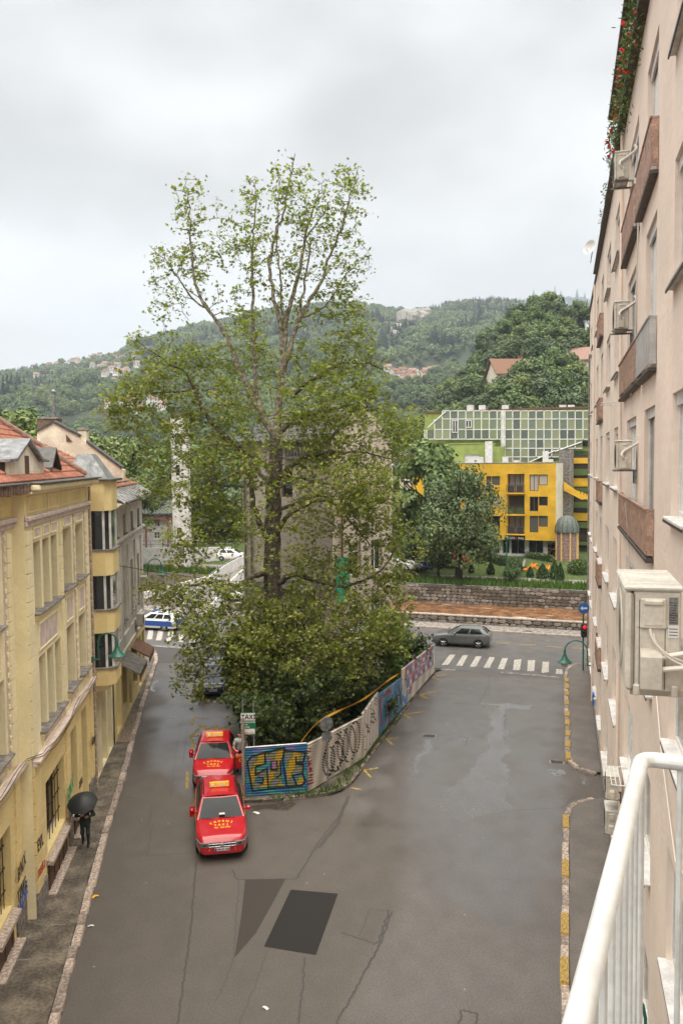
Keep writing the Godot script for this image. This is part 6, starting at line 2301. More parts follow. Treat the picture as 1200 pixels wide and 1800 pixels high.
	# pale rock outcrops
	for q in [[700, 566, 745, 563, 14.0, "pale limestone outcrop breaking through the woods on the hillside"], [690, 592, 700, 586, 9.0, "small white rock scar in the woods below the outcrop"]]:
		var o := thing("rock_outcrop", q[5], "rock")
		for k in 22:
			var c := hill_at(HB, lerpf(q[0], q[2], rng.randf()), lerpf(q[1], q[3], rng.randf()) + rr(-4, 4), 330, 1750, 4, 1.25, 46)
			var s: float = q[4] * rr(0.5, 1.2)
			var mb := MB.new()
			mb.bbox(Vector3(-s,-s * 0.8,-s * 0.6),Vector3(s,s * 0.8,s * 0.6),s * 0.3,Transform3D(Basis.from_euler(Vector3(rr(-0.4,0.4),rr(0,6),rr(-0.4,0.4))),c + Vector3(0,s * 0.4,0)))
			obj("crag", mb, M.rock, o)
	# minarets
	for q in [[733, 672, 643, 1.0, "white minaret in the village below the wooded knoll"], [1031, 562, 527, 0.0, "pointed minaret on the hill above the conifers"]]:
		var p := hill_at(HB, q[0], q[1], 330, 1750, 4, 1.25, 46)
		if q[3] == 0.0: p = dpt(q[0], q[1] + 20, 420.0)
		var h: float = (q[1] - q[2] + (20 if q[3] == 0.0 else 0)) / FPX * -p.z
		var o := thing("minaret", q[4], "minaret", Transform3D(Basis.IDENTITY, p))
		var r := h * 0.055
		var mb := MB.new()
		mb.lathe([Vector2(r * 1.3, -2), Vector2(r, h * 0.1), Vector2(r * 0.9, h * 0.62)], 10)
		obj("shaft", mb, M.white_paint, o)
		var gb := MB.new()
		gb.lathe([Vector2(r * 0.9, h * 0.6), Vector2(r * 1.6, h * 0.66), Vector2(r * 1.6, h * 0.69), Vector2(r * 0.75, h * 0.69), Vector2(r * 0.75, h * 0.8)], 10)
		obj("gallery", gb, M.white_wall, o)
		var cb := MB.new()
		cb.lathe([Vector2(r * 0.95, h * 0.8), Vector2(r * 0.02, h)], 10)
		obj("spire", cb, M.slate_green, o)
	# houses on the near knoll
	for q in [[905,686,262.0,1.45,0.12,M.tile_brown,"wide brown-roofed villa set among trees on the near hill",900,0.75],[1032,652,262.0,1.2,-0.5,M.tile_pink,"house with bright red roof beside the pink block on the near hill",1032,1.0]]:
		var p := dpt(q[7], q[1] + 22, q[2])
		hill_house(q[6], p, q[3], q[4], q[5], M.cream, "houses on the near hill")
	var mast := thing("pylon", "thin steel mast on the slope behind the tiled roofs", "mast", Transform3D(Basis.IDENTITY, dpt(59, 712, 330.0)))
	var pb := MB.new()
	pb.tube([Vector3.ZERO, Vector3(0, 7.5, 0)], 0.16, 6)
	pb.tube([Vector3(-1.6, 6.6, 0), Vector3(1.6, 6.9, 0)], 0.1, 5)
	obj("pole", pb, M.galv, mast)

# ---------------------------------------------------------------- trees
func crown_mesh(seed_: int, lobes: int, rx: float, ry: float, leaves: int, size: float, col: Color, drop := 0.0) -> ArrayMesh:
	var g := RandomNumberGenerator.new()
	g.seed = seed_
	var mb := MB.new()
	for l in lobes:
		var t := g.randf()
		var a := g.randf() * TAU
		var e := g.randf_range(-0.75, 1.0)
		var rad := sqrt(maxf(0.02, 1.0 - e * e)) * g.randf_range(0.45, 0.8)
		var c := Vector3(cos(a) * rad * rx, e * ry * 0.72, sin(a) * rad * rx)
		var lr := rx * g.randf_range(0.26, 0.46)
		var tint := col * g.randf_range(0.75, 1.3)
		for k in leaves / lobes:
			var d := Vector3(g.randfn(), g.randfn(), g.randfn()).normalized()
			if d.y < -0.3 and g.randf() < 0.6: d.y = -d.y
			var p := c + d * lr * (0.62 + 0.45 * g.randf()) * Vector3(1, 0.8, 1)
			var nn := (d + Vector3(g.randfn(), g.randfn() + 0.4, g.randfn()) * 0.45).normalized()
			var u := nn.cross(Vector3(g.randfn(), g.randfn(), g.randfn())).normalized()
			var w := nn.cross(u)
			var s := size * g.randf_range(0.6, 1.35)
			mb.cc = tint * g.randf_range(0.7, 1.35)
			p.y -= drop * g.randf()
			mb.quad(p - u * s, p + w * s * 0.55, p + u * s, p - w * s * 0.55)
	return mb.mesh()

func conifer_mesh(seed_: int, h: float, r: float, col: Color, n := 2600, ls := 1.0) -> ArrayMesh:
	var g := RandomNumberGenerator.new()
	g.seed = seed_
	var mb := MB.new()
	for k in n:
		var t := 1.0 - sqrt(g.randf())
		var a := g.randf() * TAU
		var tier := 0.75 + 0.35 * fmod(t * 11.0, 1.0)
		var rad := (1.0 - t) * r * tier * g.randf_range(0.35, 1.0)
		var p := Vector3(cos(a) * rad, t * h + 0.3, sin(a) * rad)
		var d := Vector3(cos(a), -0.35, sin(a)).normalized() * 0.55 * ls * g.randf_range(0.6, 1.2)
		var w := Vector3(-sin(a), g.randf_range(-0.4, 0.4), cos(a)) * 0.2 * ls
		mb.cc = col * g.randf_range(0.6, 1.5)
		mb.quad(p - d, p + w, p + d, p - w)
	return mb.mesh()

func trunk_mesh(seed_: int, h: float, spread: float, r: float) -> ArrayMesh:
	var g := RandomNumberGenerator.new()
	g.seed = seed_
	var mb := MB.new()
	mb.tube([Vector3(0,-0.6,0),Vector3(0,h * 0.3,0),Vector3(0.1,h * 0.6,0.1),Vector3(0,h,0)],[r * 1.3,r,r * 0.7,r * 0.2],8)
	for k in 9:
		var y := h * g.randf_range(0.3, 0.85)
		var a := g.randf() * TAU
		var d := Vector3(cos(a), 0.7, sin(a))
		mb.tube([Vector3(0, y, 0), Vector3(0, y, 0) + d * spread * 0.4, Vector3(0, y, 0) + d * spread * 0.75 + Vector3(0, spread * 0.12, 0)], [r * 0.45, r * 0.3, r * 0.08], 5)
	return mb.mesh()

var protos := []
func tree_from(kind: int, label: String, p: Vector3, s: float, grp: String, called := "broadleaf_tree", sy := 1.0) -> Node3D:
	var q: Array = protos[kind]
	var o := thing(called, label, "tree", Transform3D(Basis(Vector3.UP, rng.randf() * TAU) * Basis.from_scale(Vector3(s, s * sy, s)), p), grp)
	inst("trunk", q[1], M.bark_dark, o)
	var c := inst("crown", q[0], M.leaf_far, o)
	c.position = Vector3(0, q[2], 0)
	return o

func build_trees():
	# prototypes about 10 m tall: [crown, trunk, crown centre height]
	protos = [
		[crown_mesh(1, 26, 4.3, 4.2, 5200, 0.30, Color(0.075, 0.115, 0.028)), trunk_mesh(1, 7.5, 4, 0.3), 6.3],
		[crown_mesh(2, 24, 3.8, 4.6, 5000, 0.30, Color(0.095, 0.145, 0.036)), trunk_mesh(2, 8, 3.5, 0.26), 6.4],
		[crown_mesh(3, 30, 4.6, 4.0, 5400, 0.28, Color(0.056, 0.088, 0.027)), trunk_mesh(3, 7, 4, 0.32), 5.8],
		[conifer_mesh(4, 12.5, 2.6, Color(0.018, 0.032, 0.018)), trunk_mesh(4, 11, 1, 0.22), 0.4],
		[crown_mesh(5, 44, 4.2, 5.2, 16000, 0.155, Color(0.080, 0.120, 0.036), 0.5), trunk_mesh(5, 8.5, 4, 0.3), 5.2],
		[crown_mesh(6, 20, 4.0, 4.2, 3800, 0.26, Color(0.125, 0.165, 0.034)), trunk_mesh(6, 8, 4, 0.26), 6.2]]
	# the two dense lindens before the yellow apartment house
	var f := gpt(806, 1022, -0.5)
	tree_from(4, "dense dark round linden in front of the yellow apartment house", Vector3(f.x, -0.5, f.z), 1.28, "", "linden_tree", 1.12)
	f = gpt(752, 1000, 0.5)
	tree_from(1, "taller paler tree rising behind the dark linden", Vector3(f.x, 0.3, f.z - 4), 1.35, "", "broadleaf_tree", 1.1)
	# knoll
	var kl := ["leafy tree on the wooded knoll above the glass screen", "fresh green tree on the wooded knoll above the glass screen", "dark leafy tree on the wooded knoll above the glass screen", "dark conifer on the wooded knoll above the glass screen"]
	var u := 0.10
	while u < 1.02:
		var px := 690.0 + rr(0, 18)
		while px < 1075:
			var p := hill_pt(HC, px, u, 165, 330, 3, 1.1, 6)
			if sil(HC, px) < 800 or u < 0.3:
				var kind: int = [0, 1, 2, 0, 1, 2, 5][rng.randi() % 7]
				if px > 950 and px < 1045 and u > 0.62 and rng.randf() < 0.5: kind = 3
				var house: bool = (absf(px - 900) < 45 and p.z > -275 and p.z < -252) or (px > 1008 and p.z > -275 and p.z < -250)
				if not house: tree_from(kind, kl[mini(kind, 3)] if kind != 5 else kl[1], p - Vector3(0, 0.5, 0), rr(1.0, 1.45) * (0.72 if kind == 3 else 1.0), "trees on the wooded knoll")
			px += rr(26, 44) * (1.0 - 0.35 * u)
		u += 0.088
	# trees along the far bank and behind it, left of the tower
	for q in [[15,720,78.0,1.0,5],[70,745,120.0,1.35,1],[105,752,100.0,1.3,5],[140,755,112.0,1.35,5],[165,770,108.0,1.2,5],[190,765,118.0,1.5,5],[215,800,128.0,1.35,2],[235,770,134.0,1.7,0],[262,790,140.0,1.8,5],[290,790,132.0,1.5,1],[340,780,136.0,1.9,0],[370,800,130.0,1.6,2],[400,790,140.0,1.8,0],[440,780,150.0,1.9,1],[480,770,155.0,1.8,2],[530,770,160.0,1.8,0],[570,750,165.0,1.9,1],[640,740,170.0,1.7,1],[670,765,160.0,1.5,5],[700,770,158.0,1.3,1],[725,790,150.0,1.1,0],[250,830,126.0,1.0,2],[228,835,110.0,1.0,5],[-30,720,90.0,1.3,1],[40,715,140.0,1.4,0]]:
		var top := dpt(q[0], q[1], q[2])
		var h: float = 10.5 * q[3]
		tree_from(q[4], ["bushy green tree lining the river beyond the roofs", "light green tree lining the river beyond the roofs", "dark green tree lining the river beyond the roofs", "", "", "yellow-green tree lining the river beyond the roofs"][q[4]], Vector3(top.x, top.y - h, top.z), q[3], "trees along the far bank")
	for q in [[715, 1000, 1.0], [735, 1008, 0.8], [770, 1015, 0.55], [700, 940, 0.9]]:
		var g := gpt(q[0], q[1], -0.4)
		tree_from(2, "dark riverside tree crowding beside the big linden", Vector3(g.x, -0.5, g.z), q[2] * 0.85, "trees beside the linden")
	plane_tree()
	plot_shrubs()

func star_leaf() -> ArrayMesh:
	# five-lobed plane leaf, slightly folded along its ribs
	var mb := MB.new()
	var tip := [Vector3(0, 0.02, 1.0), Vector3(0.85, -0.12, 0.45), Vector3(0.55, -0.16, -0.35), Vector3(-0.55, -0.16, -0.35), Vector3(-0.85, -0.12, 0.45)]
	var c := Vector3(0, 0.06, 0.05)
	for k in 5:
		var a: Vector3 = tip[k]
		var l: Vector3 = (tip[(k + 4) % 5] + a) * 0.30
		var r: Vector3 = (tip[(k + 1) % 5] + a) * 0.30
		mb.quad(c, l, a, r)
	return mb.mesh()

func add_cell(cells: Dictionary, p: Vector3, i: int):
	var c := Vector3i((p / 1.6).floor())
	if not cells.has(c): cells[c] = PackedInt32Array()
	cells[c].push_back(i)

func nearest(cells: Dictionary, nodes: PackedVector3Array, p: Vector3) -> int:
	var c := Vector3i((p / 1.6).floor())
	var best := 1e9
	var bi := -1
	for r in [1, 3]:
		for x in range(-r, r + 1):
			for y in range(-r, r + 1):
				for z in range(-r, r + 1):
					var k := c + Vector3i(x, y, z)
					if not cells.has(k): continue
					for i in cells[k]:
						var dd := nodes[i].distance_squared_to(p) + maxf(0, nodes[i].y - p.y) * 0.6
						if dd < best: best = dd; bi = i
		if bi >= 0: return bi
	for i in nodes.size():
		var dd := nodes[i].distance_squared_to(p)
		if dd < best: best = dd; bi = i
	return bi

# a tree grown from traced limbs: twigs fill clumps and reach back to the nearest wood
func grow_tree(o: Node3D, limbs: Array, clumps: Array, leaf_size: float, tints: Array, seed_: int, barkm: Material):
	var g := RandomNumberGenerator.new()
	g.seed = seed_
	var wood := MB.new()
	var pale := MB.new()
	var nodes := PackedVector3Array()
	var rad := PackedFloat32Array()
	for l in limbs:
		var cv := Curve3D.new()
		var pts: Array = l[0]
		for i in pts.size():
			var t: Vector3 = (pts[mini(i + 1, pts.size() - 1)] - pts[maxi(i - 1, 0)]) / 6.0
			cv.add_point(pts[i], -t, t)
		var L := cv.get_baked_length()
		var n := maxi(4, int(L / 0.35))
		var path := []
		var rr_ := []
		for k in n + 1:
			var p := cv.sample_baked(L * k / n)
			p += Vector3(g.randfn(), g.randfn(), g.randfn()) * 0.035
			path.append(p)
			var r := lerpf(l[1], l[2], pow(float(k) / n, 0.85))
			rr_.append(r * (0.74 if l.size() > 3 else 1.0))
			nodes.push_back(p); rad.push_back(r)
		(pale if l.size() > 3 else wood).tube(path, rr_, 10 if l[1] > 0.15 else 6)
	var tw := []
	for c in clumps:      # [centre, radii, twigs, leaves per twig, droop]
		for k in c[2]:
			var d := Vector3(g.randfn(), g.randfn(), g.randfn()).normalized() * pow(g.randf(), 0.42)
			tw.append([c[0] + d * c[1], c[3], c[4], 0.0])
	var cells := {}
	for i in nodes.size(): add_cell(cells, nodes[i], i)
	for t in tw:
		var k := nearest(cells, nodes, t[0])
		t[3] = nodes[k].distance_squared_to(t[0])
	tw.sort_custom(func(a, b): return a[3] < b[3])
	var lt := []
	var lc := PackedColorArray()
	for t in tw:
		var p: Vector3 = t[0]
		var bi := nearest(cells, nodes, p)
		var a := nodes[bi]
		var dist := a.distance_to(p)
		if dist > 6.5: continue
		var n := clampi(int(dist / 0.45), 2, 8)
		var path := []
		var rs := []
		var r0 := minf(0.022 + 0.015 * dist, rad[bi] * 0.75)
		var bend := Vector3(g.randfn(), g.randfn() * 0.5 + (0.6 if t[2] <= 0 else -0.2), g.randfn()) * dist * 0.12
		for k in n + 1:
			var f := float(k) / n
			var q := a.lerp(p, f) + bend * sin(f * PI)
			path.append(q)
			rs.append(lerpf(r0, 0.012, f))
			if k > 0: add_cell(cells, q, nodes.size()); nodes.push_back(q); rad.push_back(lerpf(r0, 0.016, f))
		wood.tube(path, rs, 4, false)
		var dir: Vector3 = (p - a).normalized()
		dir = (dir + Vector3(0, -t[2], 0)).normalized()
		for k in t[1]:
			var lp: Vector3 = p + dir * g.randf_range(-0.5, 0.3) + Vector3(g.randfn(), g.randfn() * 0.7, g.randfn()) * 0.17
			var up := (Vector3.UP * 1.1 + Vector3(g.randfn(), g.randfn(), g.randfn()) * 0.8).normalized()
			var fw := up.cross(Vector3(g.randfn(), g.randfn(), g.randfn())).normalized()
			var s := leaf_size * g.randf_range(0.6, 1.3)
			lt.append(Transform3D(Basis(fw.cross(up) * s, up * s, fw * s), lp))
			var tc: Color = tints[g.randi() % tints.size()]
			lc.push_back(tc * g.randf_range(0.75, 1.3))
	obj("trunk", wood, barkm, o)
	if pale.v.size() > 0: obj("limb", pale, M.bark_pale, o)
	var mm := MultiMesh.new()
	mm.transform_format = MultiMesh.TRANSFORM_3D
	mm.use_colors = true
	if not T.has("leafmesh"): T["leafmesh"] = star_leaf()
	mm.mesh = T["leafmesh"]
	mm.instance_count = lt.size()
	for i in lt.size():
		mm.set_instance_transform(i, lt[i])
		mm.set_instance_color(i, lc[i])
	var c := MultiMeshInstance3D.new()
	c.name = "crown"
	c.multimesh = mm
	c.material_override = M.leaf
	o.add_child(c)
	c.set_meta("kind", "stuff")

func plane_tree():
	var D := 45.0
	var o := thing("plane_tree", "huge plane tree with forked pale limbs inside the fenced plot", "tree")
	var P := func(l: Array) -> Array:
		var r := []
		for q in l: r.append(dpt(q[0], q[1], D + (q[2] if q.size() > 2 else 0.0)))
		return r
	var limbs := [
		[P.call([[486,1275],[484,1150],[481,1060],[479,980],[481,900],[484,820],[487,770]]),0.62,0.36],
		[P.call([[487,790],[488,730],[494,660],[500,600],[503,560],[520,500],[532,450],[540,405],[560,340]]),0.34,0.04,1],
		[P.call([[486,780],[470,745],[448,705],[425,660],[408,615],[390,575],[362,540],[345,500],[338,450],[334,400],[330,330]]),0.26,0.03,1],
		[P.call([[484,770],[462,730],[452,690],[447,620],[445,540],[443,470],[446,400],[448,320]]),0.22,0.03,1],
		[P.call([[489,740],[493,690],[497,600],[484,530],[474,470],[482,420],[500,370],[512,300],[520,268]]),0.24,0.03,1],
		[P.call([[495,660],[510,610],[525,565],[540,530],[562,500],[580,450],[600,400],[622,320],[628,295]]),0.2,0.025,1],
		[P.call([[524, 565], [536, 500], [545, 440], [540, 420], [556, 395], [575, 370]]), 0.12, 0.03, 1],
		[P.call([[497, 600], [495, 540], [492, 480], [487, 420], [490, 350], [488, 300]]), 0.12, 0.02, 1],
		[P.call([[362, 540], [340, 525], [315, 490], [290, 455], [262, 432]]), 0.09, 0.02, 1],
		[P.call([[395, 590], [370, 548], [348, 520], [322, 505], [310, 480]]), 0.08, 0.02, 1],
		[P.call([[525, 560], [560, 545], [585, 520], [610, 480], [640, 455]]), 0.10, 0.02, 1],
		[P.call([[512, 700], [540, 672], [570, 655], [600, 640], [640, 640], [672, 650]]), 0.14, 0.03],
		[P.call([[489, 760], [520, 740], [560, 725], [610, 715], [660, 700]]), 0.16, 0.03],
		[P.call([[483,830],[440,800],[400,775],[370,740],[345,700],[330,660],[300,640],[240,600]]),0.18,0.02],
		[P.call([[440,800],[390,760],[355,720],[345,690],[300,690],[240,690],[190,700]],),0.13,0.02],
		[P.call([[483,850,0],[510,820,-1],[545,800,-1.5],[600,795,-2],[650,798,-2],[690,810,-2]]),0.17,0.03],
		[P.call([[482, 900], [530, 880], [560, 872], [590, 880], [605, 900]]), 0.14, 0.03],
		[P.call([[481,950,0],[500,915,-1],[535,890,-2],[575,880,-2],[620,920,-2],[650,960,-2]]),0.16,0.03],
		[P.call([[480,960,0],[455,920,-1],[445,880,-1.5],[440,840,-2],[420,830,-2],[380,850,-2]]),0.2,0.04],
		[P.call([[478,1010,0],[450,1010,-1],[420,1028,-1.5],[390,1030,-2],[350,1025,-2.5],[300,1050,-3]]),0.18,0.03],
		[P.call([[480,1030,0],[520,1010,-1],[560,1022,-2],[600,1030,-2],[660,1010,-2],[700,960,-2]]),0.18,0.03],
		[P.call([[484,1080,0],[450,1100,-2],[410,1120,-3],[370,1150,-4],[340,1200,-4.5]]),0.14,0.02],
		[P.call([[484,1100,0],[520,1120,-2],[580,1130,-3],[640,1120,-4],[690,1090,-4]]),0.14,0.02],
		[P.call([[481,900,0],[470,850,2],[430,800,4],[380,780,5],[330,800,6],[290,830,6]]),0.16,0.03],
		[P.call([[483,860,0],[520,840,2],[590,850,4],[660,830,5],[720,790,5]]),0.15,0.03]]
	var C := func(px: float, py: float, rx: float, ry: float, off: float, n: int, lv: int, droop := 0.0) -> Array:
		return [dpt(px, py, D + off), Vector3(rx, ry, (rx + ry) * 0.5) * (D / FPX), n, lv, droop]
	var clumps := [
		# open top: sparse sprays
		C.call(330,370,34,70,0,34,6),C.call(300,460,50,40,0,30,6),C.call(355,470,45,60,0,28,6),C.call(445,380,50,75,0,46,6),C.call(510,330,40,70,0,46,6),C.call(560,370,55,60,0,40,6),C.call(610,350,45,60,0,44,6),C.call(600,450,55,60,0,46,6),C.call(540,440,50,60,0,34,6),C.call(470,470,60,60,0,44,6),C.call(395,420,35,60,0,22,6),C.call(600,530,50,40,0,40,6),C.call(300,530,45,45,0,24,5),C.call(430,540,60,50,0,40,6),C.call(530,540,50,50,0,30,6),
		# middle: fuller
		C.call(240,600,20,25,0,8,6),C.call(300,640,75,55,0,100,8),C.call(240,690,65,45,0,90,8),C.call(380,650,55,55,1,70,8),C.call(460,650,50,50,2,50,7),C.call(560,640,60,55,0,80,8),C.call(620,580,50,50,0,60,7),C.call(640,650,45,50,0,60,8),C.call(630,720,70,45,0,90,8),C.call(700,760,50,50,0,90,9),C.call(330,730,80,50,0,110,9),C.call(420,740,60,45,1,70,8),C.call(550,740,60,45,0,70,8),C.call(300,790,70,45,2,80,9),C.call(380,810,60,45,-1,80,9),C.call(600,800,60,40,-1,60,8),C.call(660,840,60,50,-1,70,8),C.call(540,830,45,40,-1,40,7),C.call(440,830,40,40,-2,45,8),C.call(610,760,60,50,-2,60,9),C.call(650,870,50,60,-3,70,9),C.call(580,860,50,50,-3,50,8),C.call(530,760,45,50,-2,40,8),C.call(480,700,50,45,-2.5,18,8),C.call(465,780,50,45,-3,22,9),C.call(505,850,50,45,-3,20,9),C.call(450,910,50,45,-3.5,20,9),C.call(525,935,50,40,-3.5,18,9),C.call(440,600,45,40,-1.5,26,8),C.call(545,700,50,40,-2.5,36,8),C.call(600,690,50,50,-2,40,8),C.call(410,700,45,40,-2,36,8),C.call(480,985,60,40,-4,16,9),C.call(620,850,60,60,-3.5,60,9),C.call(200,720,35,30,0,24,9),C.call(230,740,50,35,1,40,9),
		# lower skirt, drooping and dense
		C.call(350,880,55,50,-1,80,9,0.3),C.call(280,850,45,45,2,50,8,0.3),C.call(400,920,50,50,-1,70,9,0.3),C.call(330,960,50,50,-2,70,9,0.4),C.call(560,910,60,45,-1,60,7,0.3),C.call(640,920,60,60,-1,90,9,0.3),C.call(700,960,45,60,-1,60,9,0.4),C.call(610,1000,70,45,-2,90,9,0.4),C.call(690,1040,50,45,-2,70,9,0.4),C.call(540,980,40,40,-2,40,8,0.4),C.call(290,1040,45,35,-3,50,9,0.5),C.call(370,1050,60,40,-3,80,9,0.5),C.call(440,1060,50,40,-3,70,10,0.5),C.call(520,1070,60,45,-3,100,10,0.5),C.call(600,1080,60,50,-3,110,10,0.5),C.call(680,1110,45,45,-4,70,10,0.5),C.call(350,1110,50,45,-4,90,10,0.6),C.call(430,1130,60,50,-4,120,10,0.6),C.call(520,1150,65,55,-4,140,10,0.6),C.call(610,1160,55,50,-4,90,10,0.6),C.call(340,1190,35,50,-4.5,50,9,0.7),C.call(450,1200,55,45,-4,110,10,0.6),C.call(540,1220,60,40,-4,90,10,0.6)]
	for c in clumps:
		c[2] = int(c[2] * (1.25 if c[4] < 0.25 else 1.2))
		c[3] += 3 if c[3] < 7 else 1
	grow_tree(o,limbs,clumps,0.125,[Color(0.27,0.29,0.058),Color(0.20,0.23,0.045),Color(0.33,0.33,0.08),Color(0.22,0.20,0.062)],5,M.bark)

func plot_shrubs():
	# elder and sycamore scrub crowding behind the hoarding
	var spots := [[455,1290,38.5,1.9,3.4,"dark broad shrub just behind the painted hoarding"],[500,1280,39.5,2.0,3.8,"dense dark shrub behind the round sign"],[545,1270,40.5,1.9,3.4,"leafy shrub behind the striped hoarding"],[590,1255,42.0,1.9,3.2,"low leafy shrub under the yellow tape"],[470,1230,43.0,2.4,4.5,"tall dark scrub at the foot of the plane tree"],[540,1215,44.0,2.4,4.6,"tall scrub in the middle of the fenced plot"],[610,1215,45.0,2.0,4.2,"scrub before the old veranda posts"],[660,1180,47.5,1.9,4.4,"bright green sapling clump leaning over the hoarding"],[690,1140,50.0,1.8,4.4,"bright green young tree beside the hoarding"],[725,1105,53.0,1.7,3.4,"dark bush with red buds at the far end of the hoarding"],[430,1240,42.0,1.6,4.6,"scrub along the taxi rank edge of the plot"],[425,1170,48.0,1.6,4.2,"bush beside the parked dark blue car"],[640,1235,43.5,1.5,2.6,"low bush against the corrugated hoarding"]]
	for q in spots:
		var base := dpt(q[0], q[1], q[2])
		base.y = 0.1
		var bright: bool = q[5].begins_with("bright")
		var o := thing("shrub", q[5], "shrub")
		var limbs := []
		for k in 5:
			var a := TAU * k / 5.0 + rr(0, 1)
			var r: float = q[3] * 0.55
			limbs.append([[base + Vector3(cos(a) * 0.15, 0, sin(a) * 0.15), base + Vector3(cos(a) * r * 0.5, q[4] * 0.4, sin(a) * r * 0.5), base + Vector3(cos(a) * r, q[4] * 0.8, sin(a) * r)], 0.07, 0.02])
		var cl := []
		for k in 7:
			var a := rng.randf() * TAU
			var r: float = q[3] * rr(0.2, 0.7)
			cl.append([base + Vector3(cos(a) * r, q[4] * rr(0.2, 0.95), sin(a) * r), Vector3(q[3] * 0.5, q[4] * 0.24, q[3] * 0.5), 22, 10, 0.2])
		grow_tree(o,limbs,cl,0.15,[Color(0.135,0.20,0.035),Color(0.105,0.165,0.03)] if bright else [Color(0.060,0.090,0.022),Color(0.045,0.070,0.02),Color(0.09,0.12,0.028)],50 + int(q[0]),M.bark_dark)

# ---------------------------------------------------------------- the fenced plot: old house, veranda, hoarding
func build_middle():
	# grey stucco house behind the plane tree
	var A := dpt(430, 1080, 54.0)
	var B := dpt(586, 1100, 50.0)
	var C := dpt(690, 1100, 55.5)
	var h := thing("stucco_house", "tall grey-beige stucco house with blank wall behind the plane tree", "house")
	var top := 15.0
	var mk := func(p: Vector3, q: Vector3) -> Transform3D:
		var d := q - p
		d.y = 0
		return Transform3D(Basis(d.normalized(), Vector3.UP, d.normalized().cross(Vector3.UP)), Vector3(p.x, 0, p.z))
	var F1: Transform3D = mk.call(A, B)
	var L1 := Vector2(A.x - B.x, A.z - B.z).length()
	var F2: Transform3D = mk.call(B, C)
	var L2 := Vector2(C.x - B.x, C.z - B.z).length()
	var w1 := MB.new()
	w1.wall(0, L1, 0, top, 0, [[L1 * 0.45, 11.6, L1 * 0.58, 13.2]], 0.25)
	for v in w1.v.size():
		w1.v[v] = F1 * w1.v[v]; w1.n[v] = F1.basis * w1.n[v]
	obj("front_wall", w1, M.house_grey, h)
	var w2 := MB.new()
	var sh := [[L2 * 0.25,3.2,L2 * 0.45,5.2],[L2 * 0.62,3.2,L2 * 0.82,5.2],[L2 * 0.25,6.8,L2 * 0.45,8.8],[L2 * 0.62,6.8,L2 * 0.82,8.8],[L2 * 0.25,10.2,L2 * 0.45,12.2]]
	w2.wall(0, L2, 0, top, 0, sh, 0.25)
	for v in w2.v.size():
		w2.v[v] = F2 * w2.v[v]; w2.n[v] = F2.basis * w2.n[v]
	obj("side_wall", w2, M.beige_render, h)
	var sn := Node3D.new()
	for q in sh:
		var wn := window(h, q[0], q[1], q[2], q[3], -0.2, M.white_paint, M.glass, 2, 0.7, 0.08)
		wn.transform = F2
	var wf := window(h, L1 * 0.45, 11.6, L1 * 0.58, 13.2, -0.2, M.brown_frame, M.glass, 1, 0, 0.08)
	wf.transform = F1
	sn.free()
	# back core and roof
	var bk := F1.basis.z * -7.0
	var P0 := Vector3(A.x, 0, A.z)
	var P1 := Vector3(B.x, 0, B.z)
	var P2 := Vector3(C.x, 0, C.z)
	var P3 := P0 + (P2 - P1)
	var core := MB.new()
	core.quad(Vector3(P2.x, 0, P2.z), Vector3(P3.x, 0, P3.z), P3 + Vector3(0, top, 0), P2 + Vector3(0, top, 0))
	core.quad(P3, P0, P0 + Vector3(0, top, 0), P3 + Vector3(0, top, 0))
	core.box(Vector3(0.4, 0, -4), Vector3(L1 - 0.4, top, -0.4), F1)
	obj("back_wall", core, M.house_grey, h)
	var up := Vector3(0, top, 0)
	var ap := (P1 + P2) * 0.5 + Vector3(0, top + 2.4, 0)
	var ap2 := (P0 + P3) * 0.5 + Vector3(0, top + 2.0, 0)
	roof_part(h, "roof", P0 + up - F1.basis.x * 0.3 + F1.basis.z * 0.4, P1 + up + F1.basis.z * 0.4, ap, ap2, M.sheet_dark, M.sheet_dark, 0.5, 0.5)
	roof_part(h, "rear_roof", P2 + up, P3 + up, ap2, ap, M.sheet_dark, M.sheet_dark, 0.5, 0.5)
	var gb := MB.new()
	gb.tri(P1 + up, P2 + up, ap)
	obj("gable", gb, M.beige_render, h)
	# little balustrade at the head of the blank wall and pipes at the corner
	var bal := MB.new()
	bal.bbox(Vector3(L1 * 0.5, 13.9, 0.02), Vector3(L1 * 0.98, 14.05, 0.25), 0.02, F1)
	bal.bbox(Vector3(L1 * 0.5, 14.9, 0.02), Vector3(L1 * 0.98, 15.05, 0.25), 0.02, F1)
	var bo := obj("balustrade", bal, M.concrete, h)
	for k in 14:
		var pb := MB.new()
		pb.lathe([Vector2(0.05, 14.05), Vector2(0.09, 14.3), Vector2(0.04, 14.6), Vector2(0.07, 14.9)], 8, F1 * Transform3D(Basis.IDENTITY, Vector3(L1 * (0.52 + 0.034 * k), 0, 0.14)))
		obj("baluster", pb, M.concrete, bo)
	for k in 2:
		var pp := MB.new()
		pp.tube([F1 * Vector3(0.25 + k * 0.5, 14.6, 0.12), F1 * Vector3(0.25 + k * 0.5, 0.3, 0.12)], 0.07, 8)
		obj("downpipe", pp, M.concrete, h)
	var orp := MB.new()
	orp.tube([F2 * Vector3(0.9, 13.5, 0.08), F2 * Vector3(0.9, 1.0, 0.08)], 0.06, 6)
	obj("downpipe", orp, M.tile_red, h)
	# lower glazed annex with ornamental arches
	var an := thing("glazed_annex", "low dark annex with white arched tracery windows beside the trunk", "annex", F1 * Transform3D(Basis.IDENTITY, Vector3(L1 * 0.42, 0, 2.6)))
	var ab := MB.new()
	var aw := L1 * 0.62
	ab.wall(0, aw, 0, 6.4, 0, [[0.5, 3.3, aw - 0.4, 5.6]], 0.3)
	ab.box(Vector3(0, 0, -2.5), Vector3(aw, 6.4, -0.5))
